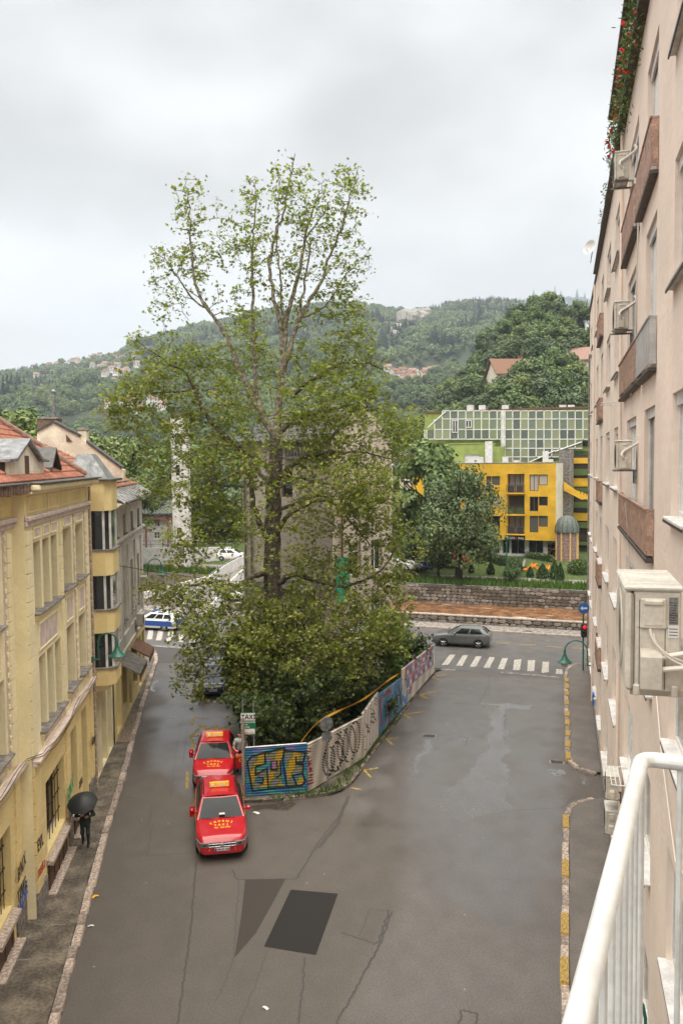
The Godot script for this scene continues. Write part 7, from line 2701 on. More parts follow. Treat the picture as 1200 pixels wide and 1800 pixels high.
	obj("wall", ab, M.house_grey, an)
	window(an, 0.5, 3.3, aw - 0.4, 5.6, -0.25, M.white_paint, M.glass, 4, 0, 0.09)
	for k in 4:
		var ring := MB.new()
		var pts := []
		for i in 17: pts.append(Vector3(0.5 + (aw - 0.9) * (k + 0.5) / 4 + cos(TAU * i / 16) * 0.36, 4.9 + sin(TAU * i / 16) * 0.42, -0.2))
		ring.tube(pts, 0.05, 5, false)
		obj("tracery_ring", ring, M.white_paint, an)
	var ar := MB.new()
	ar.bbox(Vector3(-0.3, 6.4, -2.6), Vector3(aw + 0.3, 6.55, 0.35), 0.03)
	obj("roof", ar, M.sheet_dark, an)
	# derelict veranda of timber posts with a pale sheet roof
	var vr := thing("veranda", "derelict timber veranda with pale sheet roof among the scrub", "veranda")
	for q in [[556, 47.0], [598, 46.0], [622, 45.5], [643, 45.0], [575, 49.0], [610, 49.0]]:
		var p := dpt(q[0], 1150, q[1])
		var pb := MB.new()
		pb.box(Vector3(p.x - 0.09, 0.1, p.z - 0.09), Vector3(p.x + 0.09, 4.4, p.z + 0.09))
		obj("post", pb, M.concrete, vr)
	for q in [[[556, 47.0], [643, 45.0], 4.4], [[598, 46.0], [643, 45.0], 2.2]]:
		var a := dpt(q[0][0], 1150, q[0][1])
		var b := dpt(q[1][0], 1150, q[1][1])
		var pb := MB.new()
		pb.tube([Vector3(a.x, q[2], a.z), Vector3(b.x, q[2], b.z)], 0.09, 4)
		obj("beam", pb, M.concrete, vr)
	for q in [[[590,1112],[650,1112],[646,1100],[600,1102],46.0],[[655,1102],[684,1106],[690,1080],[668,1078],49.0]]:
		var pb := MB.new()
		var pt := []
		for k in 4: pt.append(dpt(q[k][0], q[k][1], q[4] + (0.0 if k < 2 else 2.2)))
		pb.quad(pt[0], pt[1], pt[2], pt[3])
		pb.quad(pt[3] + Vector3(0, -0.08, 0), pt[2] + Vector3(0, -0.08, 0), pt[1] + Vector3(0, -0.08, 0), pt[0] + Vector3(0, -0.08, 0))
		obj("sheet_roof", pb, M.sheet_light, vr)
	var gn := thing("green_netting", "green construction netting hung on the corner of the stucco house", "netting", F2)
	var gnb := MB.new()
	gnb.box(Vector3(0.1, 5.4, 0.12), Vector3(1.5, 8.0, 0.18))
	obj("mesh_sheet", gnb, M.net_green, gn)
	hoarding()

# ---- painted corrugated hoarding
func tag_image(w: int, h: int, base: Callable, strokes: Array, fills: Array) -> ImageTexture:
	# fills: [polygon, colour callable], strokes: [points, width, colour]; coordinates 0..1, y down
	var im := Image.create(w, h, false, Image.FORMAT_RGB8)
	for y in h:
		for x in w:
			var p := Vector2((x + 0.5) / w, (y + 0.5) / h)
			var c: Color = base.call(p)
			for f in fills:
				if Geometry2D.is_point_in_polygon(p, f[0]): c = f[1].call(p)
			im.set_pixel(x, y, c)
	for s in strokes:
		var l: Array = s[0]
		for k in l.size() - 1:
			var a := Vector2(l[k][0] * w, l[k][1] * h)
			var b := Vector2(l[k + 1][0] * w, l[k + 1][1] * h)
			var r: float = s[1] * h * 0.5
			var n := int(a.distance_to(b)) + 1
			for i in n + 1:
				var p := a.lerp(b, float(i) / n)
				for y in range(maxi(0, int(p.y - r)), mini(h - 1, int(p.y + r)) + 1):
					for x in range(maxi(0, int(p.x - r)), mini(w - 1, int(p.x + r)) + 1):
						if Vector2(x, y).distance_to(p) <= r: im.set_pixel(x, y, s[2])
	im.generate_mipmaps()
	return ImageTexture.create_from_image(im)

func pv2(l: Array) -> PackedVector2Array:
	var p := PackedVector2Array()
	for q in l: p.push_back(Vector2(q[0], q[1]))
	return p

func sheet_panel(parent: Node, a: Vector3, b: Vector3, y0a: float, y1a: float, y0b: float, y1b: float, ribs: int, m: Material):
	# horizontally corrugated sheet from a to b (ground points), real ribs
	var d := (b - a)
	d.y = 0
	var nrm := d.normalized().cross(Vector3.UP)
	var rows := []
	var steps := ribs * 4
	for i in steps + 1:
		var f := float(i) / steps
		var ph := fmod(f * ribs, 1.0)
		var off := 0.05 * sin(ph * TAU)
		var row := PackedVector3Array()
		for k in 5:
			var t := k / 4.0
			var wob := 0.012 * sin(t * 9.0 + f * 5.0)
			row.push_back(Vector3(lerpf(a.x, b.x, t), lerpf(lerpf(y0a, y1a, f), lerpf(y0b, y1b, f), t), lerpf(a.z, b.z, t)) + nrm * (off + wob))
		rows.append(row)
	var mb := MB.new()
	mb.grid(rows)
	for i in mb.uv.size(): mb.uv[i].y = 1.0 - mb.uv[i].y
	obj("corrugated_sheet", mb, m, parent)
	var bb := MB.new()
	bb.grid(rows.map(func(r): 
		var q := PackedVector3Array()
		for e in r: q.push_back(e - nrm * 0.012)
		return q), true)
	obj("sheet_back", bb, M.galv, parent)

func hoarding():
	var G := func(px: float, py: float) -> Vector3: return gpt(px, py, 0.12)
	# first board: letters in yellow and green on blue
	var yel := func(p: Vector2) -> Color:
		var k := sin(p.x * 22.0 + p.y * 9.0) + sin(p.y * 40.0) * 0.3
		return Color(0.72, 0.56, 0.09) if k > 0.2 else (Color(0.40, 0.50, 0.12) if k > -0.6 else Color(0.50, 0.44, 0.50))
	var blue := func(p: Vector2) -> Color:
		var k := sin(p.x * 13.0 + sin(p.y * 17.0) * 2.0)
		return Color(0.12, 0.42, 0.62) if k > -0.2 else (Color(0.20, 0.56, 0.55) if p.y > 0.15 else Color(0.42, 0.44, 0.68))
	var bk := Color(0.03, 0.03, 0.045)
	var fills := [
		[pv2([[0.03,0.3],[0.1,0.2],[0.31,0.16],[0.31,0.34],[0.17,0.38],[0.16,0.55],[0.2,0.5],[0.33,0.46],[0.35,0.84],[0.1,0.88]]),yel],
		[pv2([[0.33,0.15],[0.62,0.08],[0.6,0.3],[0.56,0.3],[0.58,0.8],[0.64,0.86],[0.37,0.86],[0.37,0.5],[0.44,0.5],[0.45,0.3],[0.34,0.33]]),yel],
		[pv2([[0.64,0.17],[0.97,0.2],[0.92,0.36],[0.82,0.36],[0.82,0.44],[0.93,0.44],[0.92,0.6],[0.74,0.66],[0.8,0.86],[0.68,0.86]]),yel],
		[pv2([[0.82, 0.7], [0.93, 0.7], [0.94, 0.82], [0.84, 0.86]]), yel],
		[pv2([[0.14, 0.62], [0.28, 0.62], [0.28, 0.74], [0.15, 0.72]]), func(_p): return Color(0.13, 0.42, 0.5)],
		[pv2([[0.40, 0.30], [0.52, 0.30], [0.52, 0.52], [0.40, 0.52]]), func(_p): return Color(0.08, 0.06, 0.1)],
		[pv2([[0.42, 0.34], [0.49, 0.33], [0.50, 0.47], [0.43, 0.48]]), func(_p): return Color(0.62, 0.42, 0.55)]]
	var st := [[[[0.02,0.3],[0.1,0.18],[0.31,0.14],[0.62,0.06],[0.66,0.14],[0.98,0.18],[0.94,0.38],[0.82,0.4]],0.045,bk],[[[0.02,0.3],[0.10,0.9],[0.66,0.88],[0.9,0.88],[0.97,0.78],[0.92,0.62]],0.045,bk],[[[0.31,0.15],[0.32,0.36],[0.16,0.4],[0.15,0.58],[0.34,0.46],[0.36,0.86]],0.04,bk],[[[0.63,0.08],[0.6,0.32],[0.66,0.86]],0.045,bk],[[[0.56,0.32],[0.57,0.6],[0.5,0.66]],0.035,bk],[[[0.82,0.28],[0.82,0.42],[0.94,0.44],[0.93,0.62],[0.76,0.64],[0.82,0.84]],0.04,bk],[[[0.2,0.62],[0.28,0.66],[0.27,0.76],[0.18,0.74]],0.03,bk],[[[0.05,0.18],[0.3,0.08],[0.6,0.03]],0.02,Color(0.2,0.6,0.5)]]
	var m1 := StandardMaterial3D.new()
	m1.albedo_texture = tag_image(256, 176, blue, st, fills)
	m1.roughness = 0.55
	var b1 := thing("painted_hoarding", "corrugated hoarding sprayed with yellow-green block letters on blue", "hoarding")
	var a := gpt(433, 1399, 0.14)
	var b := gpt(540, 1392, 0.14)
	var ht := 2.0
	sheet_panel(b1, a, b, 0.14, 0.14 + ht, 0.16, 0.2 + ht, 19, m1)
	var cp := MB.new()
	cp.tube([a + Vector3(0, ht + 0.02, 0.03), b + Vector3(0, ht + 0.06, 0.03)], 0.03, 5)
	obj("top_rail", cp, M.white_paint, b1)
	for p in [a, b, a.lerp(b, 0.5)]:
		var pb := MB.new()
		pb.box(p + Vector3(-0.05, -0.1, -0.16), p + Vector3(0.05, ht, -0.06))
		obj("post", pb, M.galv, b1)
	# second board: white with black scrawl
	var white := func(p: Vector2) -> Color:
		var k := 0.9 + 0.1 * sin(p.x * 31.0 + p.y * 5.0)
		return Color(0.86 * k, 0.82 * k, 0.77 * k)
	var rd := Color(0.55, 0.08, 0.10)
	var sc := []
	for q in [[0.36,0.62,0.10,0.3],[0.5,0.62,0.10,0.32],[0.46,0.5,0.16,0.4],[0.62,0.45,0.1,0.35],[0.74,0.5,0.12,0.4],[0.85,0.42,0.1,0.36]]:
		var l := []
		for i in 15: l.append([q[0] + cos(TAU * i / 14) * q[2], q[1] + sin(TAU * i / 14) * q[3]])
		sc.append([l, 0.03, Color(0.05, 0.05, 0.06)])
	for k in 6:
		var l := []
		for i in 6: l.append([0.03 + 0.05 * sin(i * 2.2 + k), 0.14 + k * 0.13 + i * 0.02])
		sc.append([l, 0.018, rd])
	var m2 := StandardMaterial3D.new()
	m2.albedo_texture = tag_image(256, 160, white, sc, [])
	m2.roughness = 0.5
	var b2 := thing("scrawled_hoarding", "white corrugated hoarding with black looping scrawl and red tags", "hoarding")
	var c := gpt(541, 1392, 0.14)
	var d := gpt(637, 1335, 0.14)
	sheet_panel(b2, c, d, 0.16, 2.2, 0.2, 2.2, 18, m2)
	for p in [c.lerp(d, 0.02), c.lerp(d, 0.5), c.lerp(d, 0.98)]:
		var pb := MB.new()
		pb.box(p + Vector3(-0.14, -0.1, -0.14), p + Vector3(-0.04, 2.0, -0.04))
		obj("post", pb, M.galv, b2)
	# third: white with dense black marks, leaning higher
	var s3 := []
	for k in 22:
		var x := rr(0.05, 0.9)
		var y := rr(0.1, 0.9)
		s3.append([[[x, y], [x + rr(-0.1, 0.12), y + rr(-0.1, 0.1)], [x + rr(-0.12, 0.12), y + rr(-0.15, 0.15)]], 0.022, Color(0.08, 0.07, 0.08)])
	var m3 := StandardMaterial3D.new()
	m3.albedo_texture = tag_image(160, 160, white, s3, [])
	m3.roughness = 0.5
	var b3 := thing("marked_hoarding", "tall white corrugated hoarding covered in fine black marks", "hoarding")
	var e := gpt(664, 1296, 0.14)
	sheet_panel(b3, d, e, 0.2, 2.3, 0.2, 2.45, 20, m3)
	# fourth: blue with red and black letters
	var s4 := []
	for q in [[[[0.08,0.2],[0.1,0.8]],0.1,rd],[[[0.38,0.45],[0.42,0.95]],0.1,rd],[[[0.2,0.15],[0.42,0.1],[0.5,0.2]],0.08,rd],[[[0.55,0.3],[0.62,0.8],[0.72,0.3],[0.8,0.8]],0.05,bk],[[[0.85,0.2],[0.95,0.8]],0.07,bk],[[[0.5,0.5],[0.95,0.45]],0.04,bk]]: s4.append(q)
	var m4 := StandardMaterial3D.new()
	m4.albedo_texture = tag_image(192, 128, func(p: Vector2) -> Color: return Color(0.22, 0.46, 0.62) if sin(p.x * 17.0 + p.y * 6.0) > -0.75 else Color(0.5, 0.55, 0.6), s4, [])
	m4.roughness = 0.5
	var b4 := thing("blue_hoarding", "blue corrugated hoarding with red and black letters", "hoarding")
	var f := gpt(706, 1247, 0.14)
	sheet_panel(b4, e, f, 0.2, 2.3, 0.2, 1.95, 18, m4)
	# fifth: long white run plastered with posters
	var b5 := thing("poster_hoarding", "long white corrugated hoarding with a row of pink and blue posters", "hoarding")
	var g := gpt(763, 1181, 0.14)
	var m5 := StandardMaterial3D.new()
	m5.albedo_texture = tag_image(192,96,white,[[[[0.02,0.75],[0.1,0.95],[0.14,0.7]],0.12,Color(0.3,0.5,0.7)],[[[0.2,0.8],[0.24,0.7]],0.1,rd]],[])
	m5.roughness = 0.5
	sheet_panel(b5, f, g, 0.2, 2.4, 0.2, 2.0, 18, m5)
	var dv := (g - f).normalized()
	var nr := dv.cross(Vector3.UP)
	var L := f.distance_to(g)
	for r in 2:
		for k in 11:
			var t := 0.14 + 0.078 * k
			var hh := lerpf(2.4, 2.0, t)
			var p := f + dv * L * t + nr * 0.05
			var pb := MB.new()
			var w := 0.27
			var y := hh - 0.64 - r * 0.66
			pb.box(Vector3(-w, y, 0.0), Vector3(w, y + 0.58, 0.006), Transform3D(Basis(dv, Vector3.UP, nr), Vector3(p.x, 0, p.z)))
			var o := obj("poster", pb, [M.get("poster0"), M.get("poster1"), M.get("poster2")][(k + r) % 3] if M.has("poster0") else poster_mats()[(k + r) % 3], b5)
			var qb := MB.new()
			qb.box(Vector3(-w * 0.7, y + 0.1, 0.006), Vector3(w * 0.7, y + 0.32, 0.009), Transform3D(Basis(dv, Vector3.UP, nr), Vector3(p.x, 0, p.z)))
			obj("print", qb, M.navy_paint if (k + r) % 2 else M.plate_white, o)
	# yellow tape sagging along the top of the boards
	var tp := thing("barrier_tape", "sagging yellow barrier tape along the top of the hoarding", "tape")
	var tb := MB.new()
	var l0 := [dpt(529,1304,34.6),dpt(556,1272,36.0),dpt(590,1252,38.0),dpt(640,1228,40.5),dpt(685,1194,44.5),dpt(722,1172,49.0)]
	var cv := Curve3D.new()
	for i in l0.size():
		var t: Vector3 = (l0[mini(i + 1, l0.size() - 1)] - l0[maxi(i - 1, 0)]) / 6.0
		cv.add_point(l0[i], -t, t)
	var r1 := PackedVector3Array()
	var r2 := PackedVector3Array()
	for k in 41:
		var p := cv.sample_baked(cv.get_baked_length() * k / 40.0)
		var tw := sin(k * 0.6) * 0.04
		r1.push_back(p + Vector3(0, 0.045, tw)); r2.push_back(p + Vector3(0, -0.045, -tw))
	tb.grid([r1, r2])
	obj("ribbon", tb, M.tape_yellow, tp)
	# rusty edge post of the hoarding by the rank
	var ep := thing("corner_post", "weathered timber post at the corner of the painted hoarding", "post")
	var eb := MB.new()
	var ea := gpt(429, 1402, 0.1)
	eb.box(ea + Vector3(-0.06, -0.1, -0.06), ea + Vector3(0.06, 3.3, 0.06))
	obj("timber", eb, M.kerb_dark, ep)

func poster_mats() -> Array:
	mat("poster0", Color(0.55, 0.10, 0.20), 0.6)
	mat("poster1", Color(0.16, 0.24, 0.42), 0.6)
	mat("poster2", Color(0.50, 0.34, 0.42), 0.6)
	return [M.poster0, M.poster1, M.poster2]

# ---------------------------------------------------------------- signs and street furniture
func build_small_things():
	# taxi rank sign
	var s := gpt(437, 1402, 0.1)
	var sg := thing("taxi_sign", "white and green taxi rank sign on two thin posts", "sign", Transform3D(Basis.IDENTITY, s + Vector3(0, 0, -0.35)))
	for x in [-0.22, 0.22]:
		var pb := MB.new()
		pb.tube([Vector3(x, -0.1, 0), Vector3(x, 3.9, 0)], 0.035, 8)
		obj("post", pb, M.galv, sg)
	var d := dpt(436, 1274, 34.5)
	var c := Vector3(0.0, d.y, 0.05)
	var bb := MB.new()
	bb.bbox(Vector3(-0.31, c.y - 0.46, 0.04), Vector3(0.31, c.y + 0.46, 0.075), 0.01)
	var bo := obj("board", bb, M.sign_green, sg)
	var wb := MB.new()
	wb.box(Vector3(-0.29, c.y + 0.15, 0.075), Vector3(0.29, c.y + 0.44, 0.08))
	obj("white_field", wb, M.plate_white, bo)
	var w2 := MB.new()
	w2.box(Vector3(-0.27, c.y - 0.42, 0.075), Vector3(0.27, c.y - 0.2, 0.08))
	obj("white_field", w2, M.plate_white, bo)
	text("TAXI", 0.19, 0.01, M.black, bo, Transform3D(Basis.IDENTITY, Vector3(0.02, c.y + 0.295, 0.085)))
	text("Stajalište 01-05", 0.062, 0.008, M.plate_white, bo, Transform3D(Basis.IDENTITY, Vector3(-0.02, c.y + 0.08, 0.082)))
	text("Centar", 0.062, 0.008, M.plate_white, bo, Transform3D(Basis.IDENTITY, Vector3(-0.14, c.y - 0.02, 0.082)))
	text("Sarajevo", 0.062, 0.008, M.plate_white, bo, Transform3D(Basis.IDENTITY, Vector3(-0.12, c.y - 0.12, 0.082)))
	text("RENT A TAXI", 0.05, 0.008, M.sign_red, bo, Transform3D(Basis.IDENTITY, Vector3(0.03, c.y - 0.37, 0.083)))
	# round traffic sign seen from behind with small plate
	var r := gpt(576, 1386, 0.12)
	var rs := thing("round_sign", "round traffic sign seen from behind on a bare steel pole", "sign", Transform3D(Basis(Vector3.UP, 0.5), r))
	var pb2 := MB.new()
	pb2.tube([Vector3(0, -0.1, 0), Vector3(0, 3.0, 0)], 0.035, 8)
	obj("pole", pb2, M.galv, rs)
	var db := MB.new()
	db.lathe([Vector2(0.001,0.0),Vector2(0.3,0.0),Vector2(0.31,0.012),Vector2(0.3,0.02),Vector2(0.001,0.02)],28,Transform3D(Basis(Vector3.RIGHT,Vector3(0,0,-1),Vector3.UP),Vector3(0,2.72,-0.05)))
	obj("disc", db, M.galv, rs)
	var pl := MB.new()
	pl.bbox(Vector3(-0.22, 2.0, -0.06), Vector3(0.22, 2.36, -0.045), 0.006)
	obj("plate", pl, M.galv, rs)
	# blue one-way sign and traffic light at the corner of the pink block
	var f := gpt(1024, 1178, 0.12)
	var ts := thing("traffic_signal", "dark traffic signal showing red below a round blue arrow sign", "traffic light", Transform3D(Basis.IDENTITY, f))
	var hgt := dpt(1025, 1072, -f.z).y
	var tb := MB.new()
	tb.tube([Vector3(0, -0.1, 0), Vector3(0, hgt + 0.2, 0)], 0.055, 8)
	obj("pole", tb, M.lamp_green, ts)
	var ly := dpt(1025, 1111, -f.z).y
	var hb := MB.new()
	hb.bbox(Vector3(-0.17, ly - 0.42, -0.02), Vector3(0.17, ly + 0.42, 0.26), 0.04)
	var ho := obj("signal_head", hb, M.black, ts)
	for k in 3:
		var lb := MB.new()
		lb.lathe([Vector2(0.001, 0.01), Vector2(0.09, 0.008), Vector2(0.1, 0.0)], 16, Transform3D(Basis(Vector3.RIGHT, Vector3(0, 0, 1), Vector3.DOWN), Vector3(0, ly + 0.27 - 0.27 * k, 0.262)))
		var m := mat("lens" + str(k), [Color(0.8, 0.04, 0.05), Color(0.06, 0.04, 0.01), Color(0.01, 0.05, 0.03)][k], 0.3)
		if k == 0:
			m.emission_enabled = true
			m.emission = Color(1.0, 0.1, 0.12)
			m.emission_energy_multiplier = 0.45
			var om := OmniLight3D.new()
			om.name = "red_lamp_light"
			om.light_color = Color(1, 0.12, 0.1)
			om.light_energy = 0.02
			om.light_size = 0.1
			om.omni_range = 6
			om.shadow_enabled = true
			om.position = Vector3(0, ly + 0.27, 0.36)
			ts.add_child(om)
		obj("lens", lb, m, ho)
		var vb := MB.new()
		var rw := []
		for z in [0.26, 0.42]:
			var row := PackedVector3Array()
			for i in 9: row.push_back(Vector3(cos(PI * i / 8.0) * 0.115, ly + 0.27 - 0.27 * k + sin(PI * i / 8.0) * 0.115, z))
			rw.append(row)
		vb.grid(rw)
		obj("visor", vb, M.black, ho)
	var cb := MB.new()
	var bx := Transform3D(Basis(Vector3.RIGHT, Vector3(0, 0, 1), Vector3.DOWN), Vector3(0.0, hgt, 0.08))
	cb.lathe([Vector2(0.001, 0.02), Vector2(0.34, 0.02), Vector2(0.35, 0.0), Vector2(0.34, -0.015), Vector2(0.001, -0.015)], 28, bx)
	var co := obj("blue_disc", cb, M.sign_blue, ts)
	var arr := MB.new()
	arr.prism(pv2([[-0.24,0],[-0.08,0.15],[-0.08,0.05],[0.22,0.05],[0.22,-0.05],[-0.08,-0.05],[-0.08,-0.15]]),0.0,0.008,Transform3D(Basis.IDENTITY,Vector3(0,hgt,0.102)))
	obj("arrow", arr, M.plate_white, co)
	# covers and grates set in the road
	for q in [[978,1340,"square","square iron drain grate in the road beside the pavement bend"],[978,1357,"round","round iron manhole cover in the road beside the pavement bend"],[754,1294,"square","small iron drain grate in the road near the hoarding"],[928,1112,"square","iron grate in the riverside footway"]]:
		var p := gpt(q[0], q[1], 0.0)
		if q[0] == 928: p.y = 0.11
		var o := thing("drain_cover", q[3], "manhole", Transform3D(Basis(Vector3.UP, -0.25), p))
		if q[2] == "round":
			var mb := MB.new()
			mb.lathe([Vector2(0.001, 0.012), Vector2(0.33, 0.012), Vector2(0.34, 0.004), Vector2(0.4, 0.008), Vector2(0.42, 0.0)], 24)
			obj("lid", mb, M.galv, o)
		else:
			var mb := MB.new()
			for e in [[-0.33,-0.27,0.33,-0.21],[-0.33,0.21,0.33,0.27],[-0.33,-0.21,-0.27,0.21],[0.27,-0.21,0.33,0.21]]: mb.box(Vector3(e[0],0,e[1]),Vector3(e[2],0.014,e[3]))
			obj("rim", mb, M.concrete, o)
			var gb := MB.new()
			gb.box(Vector3(-0.27, 0, -0.21), Vector3(0.27, 0.006, 0.21))
			obj("well", gb, M.black, o)
			for k in 6:
				var kb := MB.new()
				kb.box(Vector3(-0.25 + k * 0.09, 0.006, -0.2), Vector3(-0.21 + k * 0.09, 0.013, 0.2))
				obj("bar", kb, M.steel_dark, o)
	# fresh rectangular asphalt patch
	var ap := MB.new()
	ap.sheet(px_poly([[511, 1564], [594, 1571], [555, 1679], [464, 1664]]), 0.006)
	struct("road_patch", ap, M.asphalt_patch)
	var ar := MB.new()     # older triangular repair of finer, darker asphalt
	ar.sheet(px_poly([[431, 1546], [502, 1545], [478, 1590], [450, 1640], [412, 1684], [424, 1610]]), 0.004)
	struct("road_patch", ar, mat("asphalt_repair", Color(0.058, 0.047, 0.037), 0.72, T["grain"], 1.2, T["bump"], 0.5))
	# litter
	for q in [[450,1429,0.16,"white scrap of paper on the road before the hoarding"],[482,1402,0.14,"crumpled white wrapper at the foot of the painted hoarding"],[168,1576,0.12,"yellow scrap on the road beside the pale kerb"],[160,1628,0.1,"small white scrap beside the pale kerb"],[466,1772,0.1,"white speck of litter on the near road"]]:
		var p := gpt(q[0], q[1], 0.01)
		var o := thing("litter", q[3], "litter", Transform3D(Basis(Vector3.UP, rr(0, 6)), p))
		var mb := MB.new()
		var s2: float = q[2]
		mb.quad(Vector3(-s2, 0, -s2 * 0.4), Vector3(-s2 * 0.8, 0.01, s2 * 0.4), Vector3(0.0, 0.035, s2 * 0.5), Vector3(0, 0.03, -s2 * 0.4))
		mb.quad(Vector3(0, 0.03, -s2 * 0.4), Vector3(0.0, 0.035, s2 * 0.5), Vector3(s2, 0.005, s2 * 0.3), Vector3(s2 * 0.9, 0, -s2 * 0.5))
		obj("scrap", mb, M.tape_yellow if q[0] == 168 else M.plate_white, o)
	# weeds along the foot of the hoarding
	var wd := MB.new()
	for k in 1500:
		var t := rng.randf()
		var i := 3 + int(t * (ISLE.size() - 5))
		var e := ISLE[i].lerp(ISLE[i + 1], rng.randf())
		var p := Vector3(e.x + rr(-0.7, -0.05), 0.11, e.y + rr(-0.2, 0.2))
		wd.cc = Color(0.08, 0.13, 0.025) * rr(0.5, 1.5)
		var w := Vector3(rr(-1, 1), 0, rr(-1, 1)) * 0.04
		wd.tri(p - w, p + w, p + Vector3(rr(-0.1, 0.1), rr(0.05, 0.3), rr(-0.1, 0.1)))
	var wo := obj("weeds", wd, M.leaf_far)
	wo.set_meta("kind", "stuff"); wo.set_meta("label", "weeds growing along the foot of the hoarding"); wo.set_meta("category", "weeds")

# ---------------------------------------------------------------- vehicles: forward is +z, the driver's side +x
func patch(mb: MB, a: Vector3, b: Vector3, c: Vector3, d: Vector3, bulge: Vector3, u0 := 0.0, u1 := 1.0, v0 := 0.0, v1 := 1.0, off := 0.0, nu := 8, nv := 4):
	# bilinear surface a-b (bottom) d-c (top), bulged at its middle, cut to a sub-range
	var rows := []
	var nrm := (b - a).cross(d - a).normalized()
	for i in nv + 1:
		var v := lerpf(v0, v1, float(i) / nv)
		var row := PackedVector3Array()
		for k in nu + 1:
			var u := lerpf(u0, u1, float(k) / nu)
			var p := a.lerp(b, u).lerp(d.lerp(c, u), v)
			p += bulge * (4 * u * (1 - u)) * (0.55 + 0.45 * 4 * v * (1 - v))
			row.push_back(p + nrm * off)
		rows.append(row)
	mb.grid(rows)

func car_body(sp: Dictionary) -> MB:
	var L: float = sp.L
	var W: float = sp.W * 0.5
	var wz: Array = sp.wheels
	var R := 0.355
	var mb := MB.new()
	var zs := []
	for k in 61: zs.append(-L / 2 + L * k / 60.0)
	for w in wz:
		for k in 13: zs.append(w - R + 2 * R * k / 12.0)
	zs.sort()
	var rows := []
	var sec := func(z: float, shrink: float) -> PackedVector3Array:
		var f := z + L / 2
		var b := L / 2 - z
		var w := W * (1.0 - 0.2 * pow(clampf(1.0 - b / 0.9, 0, 1), 2.0) - 0.10 * pow(clampf(1.0 - f / 0.6, 0, 1), 2.2))
		var top := 0.0
		var zf: float = sp.zf0
		if z > zf: top = lerpf(sp.belt, sp.nose, pow((z - zf) / (L / 2 - zf), 1.5))
		else: top = lerpf(sp.belt, sp.belt + 0.05, (zf - z) / (zf + L / 2))
		top -= 0.16 * pow(clampf(1.0 - b / 0.16, 0, 1), 2.0) + 0.07 * pow(clampf(1.0 - f / 0.12, 0, 1), 2.0)
		var y0 := 0.19 + 0.08 * pow(clampf(1.0 - b / 0.3, 0, 1), 2.0) + 0.12 * pow(clampf(1.0 - f / 0.4, 0, 1), 2.0)
		var arch := 0.0
		for q in wz:
			if absf(z - q) < R: arch = 0.33 + sqrt(R * R - (z - q) * (z - q)) - 0.02
		var prof := [Vector2(0.0,y0),Vector2(0.78,y0),Vector2(0.95,y0 + 0.06),Vector2(0.995,y0 + 0.2),Vector2(1.0,y0 + 0.36),Vector2(0.985,lerpf(y0,top,0.74)),Vector2(0.965,top - 0.09),Vector2(0.925,top - 0.03),Vector2(0.82,top + 0.004),Vector2(0.4,top + 0.025),Vector2(0.0,top + 0.03)]
		var row := PackedVector3Array()
		var pts := []
		for q in prof: pts.append(Vector2(q.x * w * shrink, maxf(q.y, minf(arch, top - 0.12)) if q.x > 0.5 else q.y))
		for k in pts.size(): row.push_back(Vector3(pts[k].x, pts[k].y, z))
		for k in range(pts.size() - 2, -1, -1): row.push_back(Vector3(-pts[k].x, pts[k].y, z))
		return row
	for z in zs: rows.append(sec.call(z, 1.0))
	var first := PackedVector3Array()
	var last := PackedVector3Array()
	for p in rows[0]: first.push_back(Vector3(p.x * 0.1, lerpf(p.y, 0.55, 0.9), -L / 2 - 0.03))
	for p in rows[-1]: last.push_back(Vector3(p.x * 0.1, lerpf(p.y, 0.5, 0.9), L / 2 + 0.04))
	var mid := PackedVector3Array()
	for p in rows[-1]: mid.push_back(Vector3(p.x * 0.82, lerpf(p.y, 0.47, 0.14), L / 2 + 0.03))
	rows.push_back(mid)
	rows.push_front(first)
	rows.push_back(last)
	mb.grid(rows, true)
	return mb

